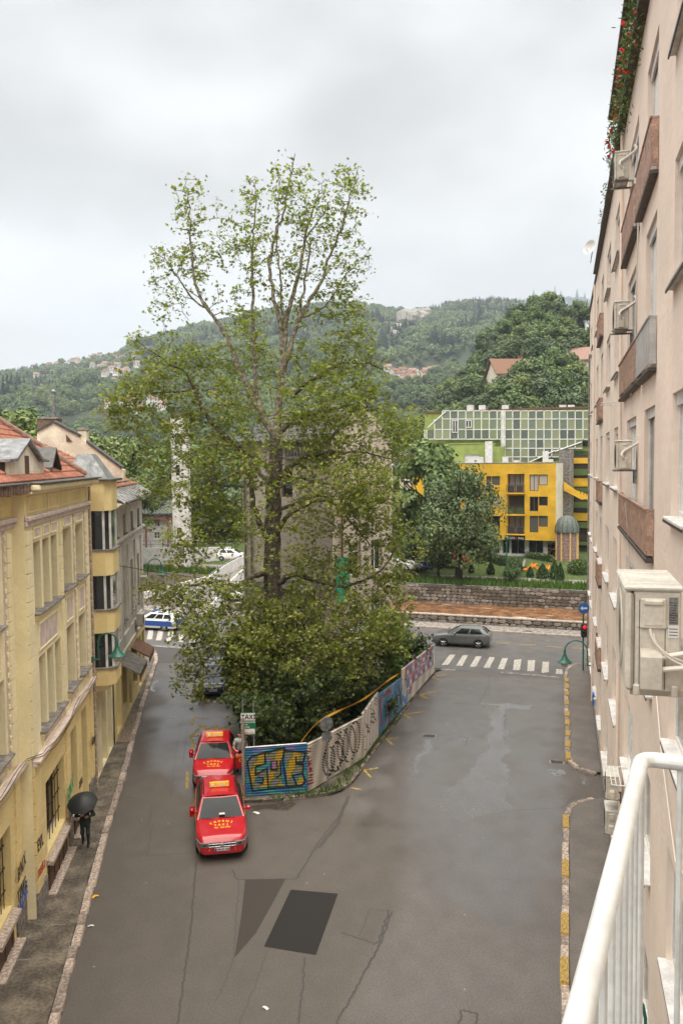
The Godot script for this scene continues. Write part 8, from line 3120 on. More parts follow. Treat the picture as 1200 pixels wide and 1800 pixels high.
func make_car(called: String, label: String, sp: Dictionary, paint: Material, detail := true) -> Node3D:
	var o := thing(called, label, "car")
	var L: float = sp.L
	var W: float = sp.W * 0.5
	var Hh: float = sp.H
	obj("body", car_body(sp), paint, o)
	var wb := W * 0.925
	var wr := W * 0.70
	var belt: float = sp.belt
	var zf0: float = sp.zf0
	var zf1: float = sp.zf1
	var zr0: float = sp.zr0
	var zr1: float = sp.zr1
	var yt := Hh - 0.05
	var fl := Vector3(wb, belt - 0.02, zf0)
	var fr := Vector3(-wb, belt - 0.02, zf0)
	var tl := Vector3(wr, yt, zf1)
	var tr := Vector3(-wr, yt, zf1)
	var rl := Vector3(wb, belt + 0.03, zr0)
	var rr_ := Vector3(-wb, belt + 0.03, zr0)
	var ul := Vector3(wr, yt - 0.02, zr1)
	var ur := Vector3(-wr, yt - 0.02, zr1)
	var cb := MB.new()
	patch(cb, fr, fl, tl, tr, Vector3(0, 0.02, 0.14))
	patch(cb, rl, rr_, ur, ul, Vector3(0, 0.02, -0.08))
	patch(cb, fl, rl, ul, tl, Vector3(0.045, 0, 0))
	patch(cb, rr_, fr, tr, ur, Vector3(-0.045, 0, 0))
	patch(cb, tr, tl, ul, ur, Vector3(0, 0.075, 0), 0, 1, 0, 1, 0.0, 10, 8)
	obj("cabin", cb, paint, o)
	var ws := MB.new()
	patch(ws, fr, fl, tl, tr, Vector3(0, 0.02, 0.14), 0.035, 0.965, 0.03, 0.95, 0.012)
	obj("windscreen", ws, M.car_glass, o)
	var rw := MB.new()
	patch(rw, rl, rr_, ur, ul, Vector3(0, 0.02, -0.08), 0.1, 0.9, 0.18, 0.88, 0.012)
	obj("rear_window", rw, M.car_glass, o)
	for s in [1, -1]:
		for q in sp.win:
			var sw := MB.new()
			if s > 0: patch(sw, fl, rl, ul, tl, Vector3(0.045, 0, 0), q[0], q[1], 0.12, 0.9, 0.01, 6, 3)
			else: patch(sw, rr_, fr, tr, ur, Vector3(-0.045, 0, 0), 1.0 - q[1], 1.0 - q[0], 0.12, 0.9, 0.01, 6, 3)
			obj("side_window", sw, M.car_glass, o)
	# wheels
	if not T.has("tyre"):
		var tb := MB.new()
		tb.lathe([Vector2(0.20,-0.09),Vector2(0.30,-0.105),Vector2(0.325,-0.085),Vector2(0.33,0.0),Vector2(0.325,0.085),Vector2(0.30,0.105),Vector2(0.20,0.09)],28,Transform3D(Basis(Vector3(0,1,0),Vector3(1,0,0),Vector3(0,0,-1)),Vector3.ZERO))
		T["tyre"] = tb.mesh()
		var rb := MB.new()
		rb.lathe([Vector2(0.215,0.085),Vector2(0.20,0.06),Vector2(0.17,0.035),Vector2(0.05,0.03),Vector2(0.001,0.03)],24,Transform3D(Basis(Vector3(0,1,0),Vector3(1,0,0),Vector3(0,0,-1)),Vector3.ZERO))
		T["rim_dark"] = rb.mesh()
		var sb := MB.new()
		for k in 5:
			sb.bbox(Vector3(0.045, 0.02, -0.032), Vector3(0.085, 0.21, 0.032), 0.01, Transform3D(Basis(Vector3.RIGHT, TAU * k / 5.0), Vector3.ZERO))
		sb.lathe([Vector2(0.213,0.09),Vector2(0.222,0.08),Vector2(0.2,0.07)],24,Transform3D(Basis(Vector3(0,1,0),Vector3(1,0,0),Vector3(0,0,-1)),Vector3.ZERO))
		sb.lathe([Vector2(0.055,0.05),Vector2(0.05,0.09),Vector2(0.001,0.095)],12,Transform3D(Basis(Vector3(0,1,0),Vector3(1,0,0),Vector3(0,0,-1)),Vector3.ZERO))
		T["rim"] = sb.mesh()
	for z in sp.wheels:
		for s in [1.0, -1.0]:
			var w := Node3D.new()
			w.name = "wheel"
			o.add_child(w, true)
			w.transform = Transform3D(Basis.from_scale(Vector3(s, 1, 1)) if s > 0 else Basis(Vector3.UP, PI), Vector3(s * (W - 0.115), 0.33, z))
			inst("tyre", T["tyre"], M.rubber, w)
			inst("rim_well", T["rim_dark"], M.black, w)
			inst("rim", T["rim"], M.chrome, w)
	var ub := MB.new()
	ub.box(Vector3(-W * 0.72, 0.17, -L / 2 + 0.35), Vector3(W * 0.72, 0.42, L / 2 - 0.35))
	obj("underbody", ub, M.rubber, o)
	if not detail: 
		for s in [1.0, -1.0]:
			var tb := MB.new()
			tb.bbox(Vector3(s * W * 0.62 - 0.13, 0.62, -L / 2 - 0.02), Vector3(s * W * 0.62 + 0.13, 0.82, -L / 2 + 0.12), 0.03)
			obj("tail_lamp", tb, M.tail_red, o)
			var hb := MB.new()
			hb.bbox(Vector3(s * W * 0.62 - 0.16, 0.56, L / 2 - 0.16), Vector3(s * W * 0.62 + 0.16, 0.68, L / 2 - 0.0), 0.03)
			obj("headlight", hb, M.lens, o)
		return o
	# front: headlights, grille with bars, plate, intakes
	var ny: float = sp.nose
	for s in [1.0, -1.0]:
		var hb := MB.new()
		hb.prism(PackedVector2Array([Vector2(s * W * 0.48,L / 2 + 0.06),Vector2(s * W * 0.72,L / 2 + 0.035),Vector2(s * W * 0.82,L / 2),Vector2(s * W * 0.885,L / 2 - 0.16),Vector2(s * W * 0.96,L / 2 - 0.42),Vector2(s * W * 0.87,L / 2 - 0.42),Vector2(s * W * 0.76,L / 2 - 0.1),Vector2(s * W * 0.48,L / 2 - 0.02)]),-ny + 0.11,-ny + 0.24,Transform3D(Basis(Vector3.RIGHT,Vector3(0,0,1),Vector3.DOWN),Vector3.ZERO))
		var ho := obj("headlight", hb, M.lens, o)
		var hi := MB.new()
		hi.bbox(Vector3(s * W * 0.62 - 0.1, ny - 0.21, L / 2 + 0.0), Vector3(s * W * 0.62 + 0.1, ny - 0.14, L / 2 + 0.05), 0.01)
		obj("reflector", hi, M.black, ho)
		var ib := MB.new()
		ib.bbox(Vector3(s * W * 0.66 - 0.15, 0.29, L / 2 - 0.12), Vector3(s * W * 0.66 + 0.15, 0.38, L / 2 - 0.015), 0.02)
		obj("air_intake", ib, M.black, o)
		var tb := MB.new()
		tb.bbox(Vector3(s * W * 0.68 - 0.14, 0.66, -L / 2 - 0.015), Vector3(s * W * 0.68 + 0.14, 0.84, -L / 2 + 0.16), 0.03)
		obj("tail_lamp", tb, M.tail_red, o)
		var mb := MB.new()
		mb.bbox(Vector3(s * (W + 0.02) - 0.0, belt + 0.0, zf0 - 0.62), Vector3(s * (W + 0.19), belt + 0.15, zf0 - 0.47), 0.04)
		mb.box(Vector3(minf(s * (W - 0.06), s * (W + 0.04)), belt + 0.02, zf0 - 0.58), Vector3(maxf(s * (W - 0.06), s * (W + 0.04)), belt + 0.06, zf0 - 0.52))
		obj("wing_mirror", mb, paint, o)
		for z in [zf0 - 1.15, zf0 - 2.1]:
			var db := MB.new()
			db.bbox(Vector3(minf(s * (W - 0.02), s * (W + 0.025)), belt - 0.16, z - 0.1), Vector3(maxf(s * (W - 0.02), s * (W + 0.025)), belt - 0.13, z + 0.1), 0.008)
			obj("door_handle", db, paint, o)
		for z in [zf0 - 0.35, zf0 - 1.35, zf0 - 2.3]:
			var jb := MB.new()
			jb.box(Vector3(s * W - 0.012, 0.34, z - 0.006), Vector3(s * W + 0.0035, belt - 0.06, z + 0.006))
			obj("door_joint", jb, M.black, o)
	var gb := MB.new()
	gb.prism(PackedVector2Array([Vector2(-W * 0.52, ny - 0.12), Vector2(-W * 0.44, ny - 0.26), Vector2(W * 0.44, ny - 0.26), Vector2(W * 0.52, ny - 0.12)]), L / 2 - 0.1, L / 2 + 0.052)
	var go := obj("grille", gb, M.black, o)
	for k in [0, 2]:
		var kb := MB.new()
		kb.bbox(Vector3(-W * 0.5, ny - 0.235 + k * 0.045, L / 2 + 0.04), Vector3(W * 0.5, ny - 0.224 + k * 0.045, L / 2 + 0.065), 0.004)
		obj("grille_bar", kb, M.chrome, go)
	var em := MB.new()
	em.lathe([Vector2(0.001,0.012),Vector2(0.05,0.012),Vector2(0.062,0.016),Vector2(0.066,0.0)],20,Transform3D(Basis(Vector3.RIGHT,Vector3(0,0,1),Vector3.DOWN),Vector3(0,ny - 0.18,L / 2 + 0.066)))
	obj("badge", em, M.chrome, go)
	var lb := MB.new()
	lb.bbox(Vector3(-W * 0.62, 0.27, L / 2 - 0.06), Vector3(W * 0.62, 0.34, L / 2 + 0.02), 0.02)
	obj("lower_grille", lb, M.black, o)
	var pb := MB.new()
	pb.bbox(Vector3(-0.26, 0.40, L / 2 + 0.0), Vector3(0.26, 0.515, L / 2 + 0.052), 0.006)
	var po := obj("number_plate", pb, M.plate_white, o)
	var pbl := MB.new()
	pbl.box(Vector3(-0.255, 0.405, L / 2 + 0.052), Vector3(-0.215, 0.51, L / 2 + 0.055))
	obj("blue_strip", pbl, M.plate_blue, po)
	text(sp.get("plate", "K21-M-508"), 0.075, 0.006, M.black, po, Transform3D(Basis.IDENTITY, Vector3(0.02, 0.457, L / 2 + 0.054)))
	for k in 2:      # wipers
		var wp := MB.new()
		wp.tube([Vector3(0.5 - k * 0.7, belt + 0.02, zf0 + 0.10), Vector3(-0.02 - k * 0.66, belt + 0.06, zf0 + 0.11)], 0.012, 5)
		obj("wiper", wp, M.black, o)
	var dash := MB.new()      # dashboard edge and papers behind the screen
	return o

func taxi_dress(o: Node3D, sp: Dictionary, rails: bool):
	var L: float = sp.L
	var W: float = sp.W * 0.5
	var Hh: float = sp.H
	var z0: float = sp.zf0
	var zr: float = (sp.zf1 + sp.zr1) * 0.5 + 0.25
	# roof sign
	var sb := MB.new()
	sb.prism(PackedVector2Array([Vector2(-0.09,0),Vector2(0.09,0),Vector2(0.06,0.16),Vector2(-0.06,0.16)]),-0.36,0.36,Transform3D(Basis(Vector3(0,0,1),Vector3.UP,Vector3(1,0,0)),Vector3(0,Hh + 0.03,zr)))
	var so := obj("roof_sign", sb, M.gold, o)
	text("TAXI", 0.10, 0.01, M.plate_white, so, Transform3D(Basis(Vector3.RIGHT, Vector3(0, 0.98, -0.18), Vector3(0, 0.18, 0.98)), Vector3(0.08, Hh + 0.11, zr + 0.082)))
	var eb := MB.new()
	eb.lathe([Vector2(0.001,0.008),Vector2(0.05,0.008),Vector2(0.055,0.0)],14,Transform3D(Basis(Vector3.RIGHT,Vector3(0,0.18,0.98),Vector3(0,-0.98,0.18)),Vector3(-0.25,Hh + 0.11,zr + 0.078)))
	obj("emblem", eb, M.plate_white, so)
	if rails:
		for s in [1.0, -1.0]:
			var rb := MB.new()
			rb.tube([Vector3(s * W * 0.66, Hh - 0.03, sp.zf1 - 0.25), Vector3(s * W * 0.66, Hh + 0.05, sp.zf1 - 0.45), Vector3(s * W * 0.66, Hh + 0.05, sp.zr1 + 0.4), Vector3(s * W * 0.66, Hh - 0.04, sp.zr1 + 0.2)], 0.02, 6)
			obj("roof_rail", rb, M.black, o)
	# lettering on the bonnet, laid on its slope
	var zb := L / 2 - 0.25
	var yb: float = lerpf(sp.belt, sp.nose, pow((zb - z0) / (L / 2 - z0), 1.5))
	var a := atan2(sp.belt - yb, zb - z0) * 1.15
	var B := Basis(Vector3.RIGHT, Vector3(0, sin(a), -cos(a)), Vector3(0, cos(a), sin(a)))
	var surf := func(x: float, z: float) -> Vector3:
		return Vector3(x, lerpf(sp.belt, sp.nose, pow(clampf((z - z0) / (L / 2 - z0), 0, 1), 1.5)) + 0.034 - 0.02 * absf(x), z)
	var w := "CRVENI"
	for k in 6:
		var t := (k - 2.5) / 2.5
		var p: Vector3 = surf.call(t * 0.36, z0 + 0.34 + 0.10 * t * t)
		text(w[k], 0.125, 0.008, M.gold, o, Transform3D(B * Basis(Vector3.BACK, -t * 0.4), p))
	for k in 4:
		var t := (k - 1.5) / 1.5
		text("TAXI"[k], 0.125, 0.008, M.gold, o, Transform3D(B * Basis(Vector3.BACK, -t * 0.12), surf.call(t * 0.21, z0 + 0.58 + 0.02 * t * t)))
	text("Tel. 760 600", 0.075, 0.008, M.gold, o, Transform3D(B, surf.call(0.02, z0 + 0.76)))
	# orange shoulder stripes and side lettering
	for s in [1.0, -1.0]:
		var st := MB.new()
		var r1 := PackedVector3Array()
		var r2 := PackedVector3Array()
		for k in 13:
			var z := lerpf(-L / 2 + 0.25, z0 - 0.15, k / 12.0)
			var y: float = lerpf(sp.belt, sp.belt + 0.05, (z0 - z) / (z0 + L / 2))
			r1.push_back(Vector3(s * W * 0.985, y - 0.125, z)); r2.push_back(Vector3(s * W * 0.945, y - 0.03, z))
		st.grid([r1, r2], s < 0)
		obj("stripe", st, M.orange_stripe, o)
		text("CRVENI TAXI", 0.13, 0.01, M.gold, o, Transform3D(Basis(Vector3(0, 0, -s), Vector3.UP, Vector3(s, 0, 0)), Vector3(s * (W + 0.003), 0.66, z0 - 1.0)))
		text("760600", 0.085, 0.01, M.gold, o, Transform3D(Basis(Vector3(0.93, 0, -0.36 * s), Vector3.UP, Vector3(0.36 * s, 0, 0.93)), Vector3(s * W * 0.66, 0.44, L / 2 - 0.03)))

func build_vehicles():
	var cg := mat("car_glass", Color(0.012, 0.014, 0.015), 0.03)
	cg.metallic_specular = 0.3
	var estate := {"L": 4.77,"W": 1.83,"H": 1.47,"belt": 0.97,"nose": 0.80,"zf0": 1.0,"zf1": 0.12,"zr0": -2.3,"zr1": -1.95,"wheels": [1.45,-1.34],"win": [[0.14,0.40],[0.43,0.66],[0.69,0.92]],"plate": "E44-O-168"}
	var hatch := {"L": 4.20,"W": 1.76,"H": 1.48,"belt": 0.98,"nose": 0.78,"zf0": 0.95,"zf1": 0.12,"zr0": -2.0,"zr1": -1.55,"wheels": [1.26,-1.31],"win": [[0.15,0.50],[0.54,0.88]],"plate": "A12-K-734"}
	var t1 := make_car("taxi_estate", "red estate taxi with black roof rails and yellow lettering on the bonnet", estate, M.red_paint)
	taxi_dress(t1, estate, true)
	t1.transform = yaw(0.17, Vector3(-4.62, 0.002, -31.0))
	var t2 := make_car("taxi_hatchback", "red hatchback taxi with its driver's door open behind the estate taxi", hatch, M.red_paint)
	taxi_dress(t2, hatch, false)
	t2.transform = yaw(0.10, Vector3(-5.72, 0.002, -37.1))
	# the open door, hinged at its front edge, with its lettering
	var dn := MB.new()
	dn.bbox(Vector3(-0.02, 0.32, -1.0), Vector3(0.04, 0.95, 0.0), 0.02)
	var hinge := Transform3D(Basis(Vector3.UP, -1.2), Vector3(0.9, 0, 0.52))
	var door := obj("open_door", dn, M.red_paint, t2)
	door.transform = hinge
	var dg := MB.new()
	dg.tube([Vector3(0.01, 0.95, -0.02), Vector3(-0.12, 1.36, -0.45), Vector3(-0.12, 1.38, -0.92), Vector3(0.01, 0.95, -1.0)], 0.02, 5)
	obj("window_frame", dg, M.black, door)
	var ds := MB.new()
	ds.box(Vector3(0.041, 0.83, -0.98), Vector3(0.046, 0.92, -0.02))
	obj("stripe", ds, M.orange_stripe, door)
	text("CRVENI", 0.14, 0.01, M.gold, door, Transform3D(Basis(Vector3(0, 0, -1), Vector3.UP, Vector3(1, 0, 0)), Vector3(0.046, 0.68, -0.5)))
	var dh := MB.new()
	dh.box(Vector3(0.80, 0.36, -0.48), Vector3(0.888, 0.93, 0.5))
	obj("painted_doorway_shade", dh, M.black, t2)  # black box on the flank, painted in for the shade inside the doorway
	# sheet of paper behind the estate's windscreen
	var pp := MB.new()
	pp.box(Vector3(-0.06, 1.10, 0.955), Vector3(0.14, 1.13, 1.07))
	obj("paper", pp, M.plate_white, t1)

	var nv := make_car("parked_car", "dark blue hatchback parked under the plane tree", hatch, M.navy_paint)
	nv.transform = yaw(0.11, Vector3(-7.85, 0.002, -51.2))
	var n2 := make_car("parked_car", "dark grey estate parked behind the dark blue hatchback", estate, M.grey_paint)
	n2.transform = yaw(0.11, Vector3(-8.55, 0.002, -56.6))
	var gf := make_car("hatchback_car", "dark grey hatchback driving past the zebra crossing", hatch, M.grey_paint)
	gf.transform = Transform3D(frame_fwd(Vector3(-0.957, 0, -0.289)), Vector3(8.85, 0.008, -62.75))
	# police car: white with blue flanks
	var pc := make_car("police_car", "white and blue police car waiting by the left zebra crossing", estate, M.white_car, false)
	pc.transform = Transform3D(frame_fwd(Vector3(-0.95, 0, -0.31)), Vector3(-15.6, 0.008, -70.4))
	for s in [1.0, -1.0]:
		var bl := MB.new()
		var r1 := PackedVector3Array()
		var r2 := PackedVector3Array()
		for k in 9:
			var z := lerpf(-2.25, 1.0, k / 8.0)
			r1.push_back(Vector3(s * 0.924, 0.42, z)); r2.push_back(Vector3(s * 0.912, 0.84, z + 0.25))
		bl.grid([r1, r2], s < 0)
		obj("blue_flank", bl, M.blue_paint, pc)
	var lbm := MB.new()
	lbm.bbox(Vector3(-0.5, 1.48, -0.2), Vector3(0.5, 1.58, 0.05), 0.03)
	obj("light_bar", lbm, M.blue_paint, pc)
	var rb := MB.new()
	rb.bbox(Vector3(-0.8, 0.5, -2.44), Vector3(0.8, 0.95, -2.36), 0.04)
	obj("blue_tailgate", rb, M.blue_paint, pc)
	# small distant cars
	var far := make_car("distant_car", "white car crossing the river bridge beside the white parapet", hatch, M.white_car, false)
	far.transform = Transform3D(frame_fwd(Vector3(0.1, 0, 1)), gpt(412, 1052, 0.3))
	var spots := [[410,985,1.4,Vector3(1,0,0.1),"white car parked on the far bank above the bridge","white_car"],[700,1002,0.5,Vector3(0.93,0,0.36),"silver car parked on the far bank behind the foliage","silver_paint"],[722,996,0.5,Vector3(-0.2,0,1),"white car parked on the far bank next to the linden","white_car"],[742,1000,0.5,Vector3(0.2,0,1),"dark blue car parked on the far bank beside the linden","navy_paint"],[692,952,0.8,Vector3(0.93,0,0.36),"silver car parked below the white hall","silver_paint"],[690,918,1.2,Vector3(0.3,0,1),"white car parked beside the white hall","white_car"],[795,990,0.6,Vector3(0.9,0,0.4),"red car parked behind the dark linden","red_paint"]]
	for q in spots:
		var c := copy(far, "distant_car", q[4], "cars across the river", Transform3D(frame_fwd(q[3]), gpt(q[0], q[1], q[2])))
		for ch in c.get_children():
			if ch.name in ["body", "cabin"]: ch.material_override = M[q[5]]
	far.set_meta("group", "cars across the river")
	# bridge deck carrying the white car
	var bd := thing("road_bridge", "flat road bridge over the brown river behind the plane tree", "bridge", Transform3D(Basis(RD, Vector3.UP, -RN), Vector3.ZERO))
	var db := MB.new()
	db.box(Vector3(-50, -0.6, -100), Vector3(-37, 0.02, -69.6))
	obj("deck", db, M.concrete, bd)
	for x in [-50.0, -37.2]:
		var pbm := MB.new()
		pbm.bbox(Vector3(x, 0.02, -99.5), Vector3(x + 0.2, 0.75, -69.7), 0.03)
		obj("kerb_parapet", pbm, M.white_wall, bd)

func frame_fwd(d: Vector3) -> Basis:
	var z := Vector3(d.x, 0, d.z).normalized()
	return Basis(Vector3.UP.cross(z), Vector3.UP, z)

# ---------------------------------------------------------------- people: one continuous surface from tapered bones
func body_mesh(mb: MB, bones: Array, cell: float, blend: float):
	# bones: [a, b, radius a, radius b, colour]
	var lo := Vector3.ONE * 1e9
	var hi := -lo
	for b in bones:
		var r: float = maxf(b[2], b[3]) + cell * 2
		for p in [b[0], b[1]]:
			lo = lo.min(p - Vector3.ONE * r); hi = hi.max(p + Vector3.ONE * r)
	var n := Vector3i(((hi - lo) / cell).ceil()) + Vector3i.ONE
	var f := PackedFloat32Array()
	f.resize(n.x * n.y * n.z)
	f.fill(1.0)
	for b in bones:
		var a: Vector3 = b[0]
		var ab: Vector3 = b[1] - a
		var l2 := maxf(ab.length_squared(), 1e-9)
		var r: float = maxf(b[2], b[3]) + 0.12
		var i0 := Vector3i(((a.min(b[1]) - Vector3.ONE * r - lo) / cell).floor()).clamp(Vector3i.ZERO, n - Vector3i.ONE)
		var i1 := Vector3i(((a.max(b[1]) + Vector3.ONE * r - lo) / cell).ceil()).clamp(Vector3i.ZERO, n - Vector3i.ONE)
		for z in range(i0.z, i1.z + 1):
			for y in range(i0.y, i1.y + 1):
				for x in range(i0.x, i1.x + 1):
					var p := lo + Vector3(x, y, z) * cell
					var t := clampf((p - a).dot(ab) / l2, 0, 1)
					var d := p.distance_to(a + ab * t) - lerpf(b[2], b[3], t)
					var i := (z * n.y + y) * n.x + x
					var o := f[i]
					var h := maxf(blend - absf(o - d), 0.0) / blend
					f[i] = minf(o, d) - h * h * blend * 0.25
	var vid := {}
	var verts := PackedVector3Array()
	var st := [1, n.x, n.x * n.y]
	for z in n.z - 1:
		for y in n.y - 1:
			for x in n.x - 1:
				var i := (z * n.y + y) * n.x + x
				var sum := Vector3.ZERO
				var c := 0
				for e in [[0,0,0,0],[0,1,0,0],[0,0,1,0],[0,1,1,0],[0,0,0,1],[1,0,0,1],[0,0,1,1],[1,0,1,1],[0,0,0,2],[1,0,0,2],[0,1,0,2],[1,1,0,2]]:
					pass
				var any := false
				var s0 := f[i] < 0
				for q in 8:
					var j: int = i + (q & 1) * st[0] + ((q >> 1) & 1) * st[1] + ((q >> 2) & 1) * st[2]
					if (f[j] < 0) != s0: any = true; break
				if not any: continue
				for ax in 3:
					for q in 4:
						var o1 := 1 if q & 1 else 0
						var o2 := 1 if q & 2 else 0
						var off := Vector3i.ZERO
						off[(ax + 1) % 3] = o1
						off[(ax + 2) % 3] = o2
						var j: int = i + off.x * st[0] + off.y * st[1] + off.z * st[2]
						var va := f[j]
						var vb := f[j + st[ax]]
						if (va < 0) != (vb < 0):
							var p := Vector3(off)
							p[ax] += va / (va - vb)
							sum += p
							c += 1
				vid[i] = verts.size()
				verts.push_back(lo + (Vector3(x, y, z) + sum / maxi(c, 1)) * cell)
	var nrm := PackedVector3Array()
	nrm.resize(verts.size())
	var tris := PackedInt32Array()
	for z in range(1, n.z - 1):
		for y in range(1, n.y - 1):
			for x in range(1, n.x - 1):
				var i := (z * n.y + y) * n.x + x
				for ax in 3:
					var va := f[i]
					var vb := f[i + st[ax]]
					if (va < 0) == (vb < 0): continue
					var u: int = st[(ax + 1) % 3]
					var w: int = st[(ax + 2) % 3]
					var q := [i, i - u, i - u - w, i - w]
					if not (vid.has(q[0]) and vid.has(q[1]) and vid.has(q[2]) and vid.has(q[3])): continue
					var k := [vid[q[0]], vid[q[1]], vid[q[2]], vid[q[3]]]
					if va >= 0: k.reverse()
					for tr in [[0, 1, 2], [0, 2, 3]]:
						var a: int = k[tr[0]]
						var b: int = k[tr[1]]
						var c: int = k[tr[2]]
						var nn := (verts[b] - verts[a]).cross(verts[c] - verts[a])
						nrm[a] += nn; nrm[b] += nn; nrm[c] += nn
						tris.append_array(PackedInt32Array([a, c, b]))
	var base := mb.v.size()
	for i in verts.size():
		var best := 1e9
		var col := Color.WHITE
		for b in bones:
			var ab: Vector3 = b[1] - b[0]
			var t := clampf((verts[i] - b[0]).dot(ab) / maxf(ab.length_squared(), 1e-9), 0, 1)
			var d: float = verts[i].distance_to(b[0] + ab * t) - lerpf(b[2], b[3], t)
			if d < best: best = d; col = b[4]
		mb.cc = col
		mb._pv(verts[i], nrm[i].normalized())
	for t in tris: mb.ix.push_back(base + t)

func hand(mb: MB, wrist: Vector3, dir: Vector3, palm_n: Vector3, side: float, curl: float, skin: Color):
	# palm and five separate fingers, each a short bent chain
	var d := dir.normalized()
	var nn := (palm_n - d * palm_n.dot(d)).normalized()
	var s := d.cross(nn) * side
	var bones := [[wrist, wrist + d * 0.04, 0.026, 0.03, skin]]
	for k in 4:
		var o := (k - 1.5) * 0.02
		bones.append([wrist + d * 0.03 + s * o * 0.6, wrist + d * 0.09 + s * o, 0.014, 0.013, skin])
	var len := [0.062, 0.074, 0.07, 0.055]
	for k in 4:
		var p := wrist + d * 0.09 + s * (k - 1.5) * 0.02
		var a := d
		for j in 3:
			a = (a * cos(curl) + nn * sin(curl)).normalized()
			var q: Vector3 = p + a * len[k] * [0.45, 0.32, 0.25][j]
			bones.append([p, q, 0.0095 - j * 0.0008, 0.0088 - j * 0.0008, skin])
			p = q
	var t0 := wrist + d * 0.03 - s * 0.03
	var t1 := t0 + (d * 0.7 - s * 0.6 + nn * 0.3).normalized() * 0.035
	var t2 := t1 + (d * 0.9 - s * 0.1 + nn * 0.5).normalized() * 0.03
	bones.append([t0 + s * 0.012, t1, 0.013, 0.011, skin])
	bones.append([t1, t2, 0.0105, 0.009, skin])
	body_mesh(mb, bones, 0.005, 0.008)

func head(mb: MB, c: Vector3, fwd: Vector3, skin: Color, hair: Color):
	var f := fwd.normalized()
	var s := Vector3.UP.cross(f)
	var u := f.cross(s)
	var b := [[c + u * 0.03 - f * 0.015, c + u * 0.035 + f * 0.02, 0.092, 0.085, skin], [c - u * 0.05 + f * 0.02, c - u * 0.085 + f * 0.045, 0.062, 0.042, skin],
		[c + u * 0.01 + f * 0.09, c - u * 0.03 + f * 0.115, 0.012, 0.016, skin], [c - u * 0.068 + f * 0.075 - s * 0.02, c - u * 0.068 + f * 0.075 + s * 0.02, 0.012, 0.012, Color(0.30, 0.10, 0.08)],
		[c - f * 0.01 + s * 0.095 + u * 0.015, c - f * 0.015 + s * 0.1 - u * 0.03, 0.02, 0.014, skin], [c - f * 0.01 - s * 0.095 + u * 0.015, c - f * 0.015 - s * 0.1 - u * 0.03, 0.02, 0.014, skin],
		[c + u * 0.07 - f * 0.02, c + u * 0.06 - f * 0.04, 0.088, 0.088, hair], [c + u * 0.09 + f * 0.03, c + u * 0.08 - f * 0.0, 0.058, 0.07, hair], [c - f * 0.06, c - f * 0.065 - u * 0.04, 0.06, 0.05, hair]]
	for e in [-1.0, 1.0]: b.append([c + u * 0.012 + f * 0.088 + s * 0.034 * e, c + u * 0.012 + f * 0.09 + s * 0.034 * e, 0.011, 0.011, Color(0.05, 0.035, 0.03)])
	body_mesh(mb, b, 0.011, 0.02)

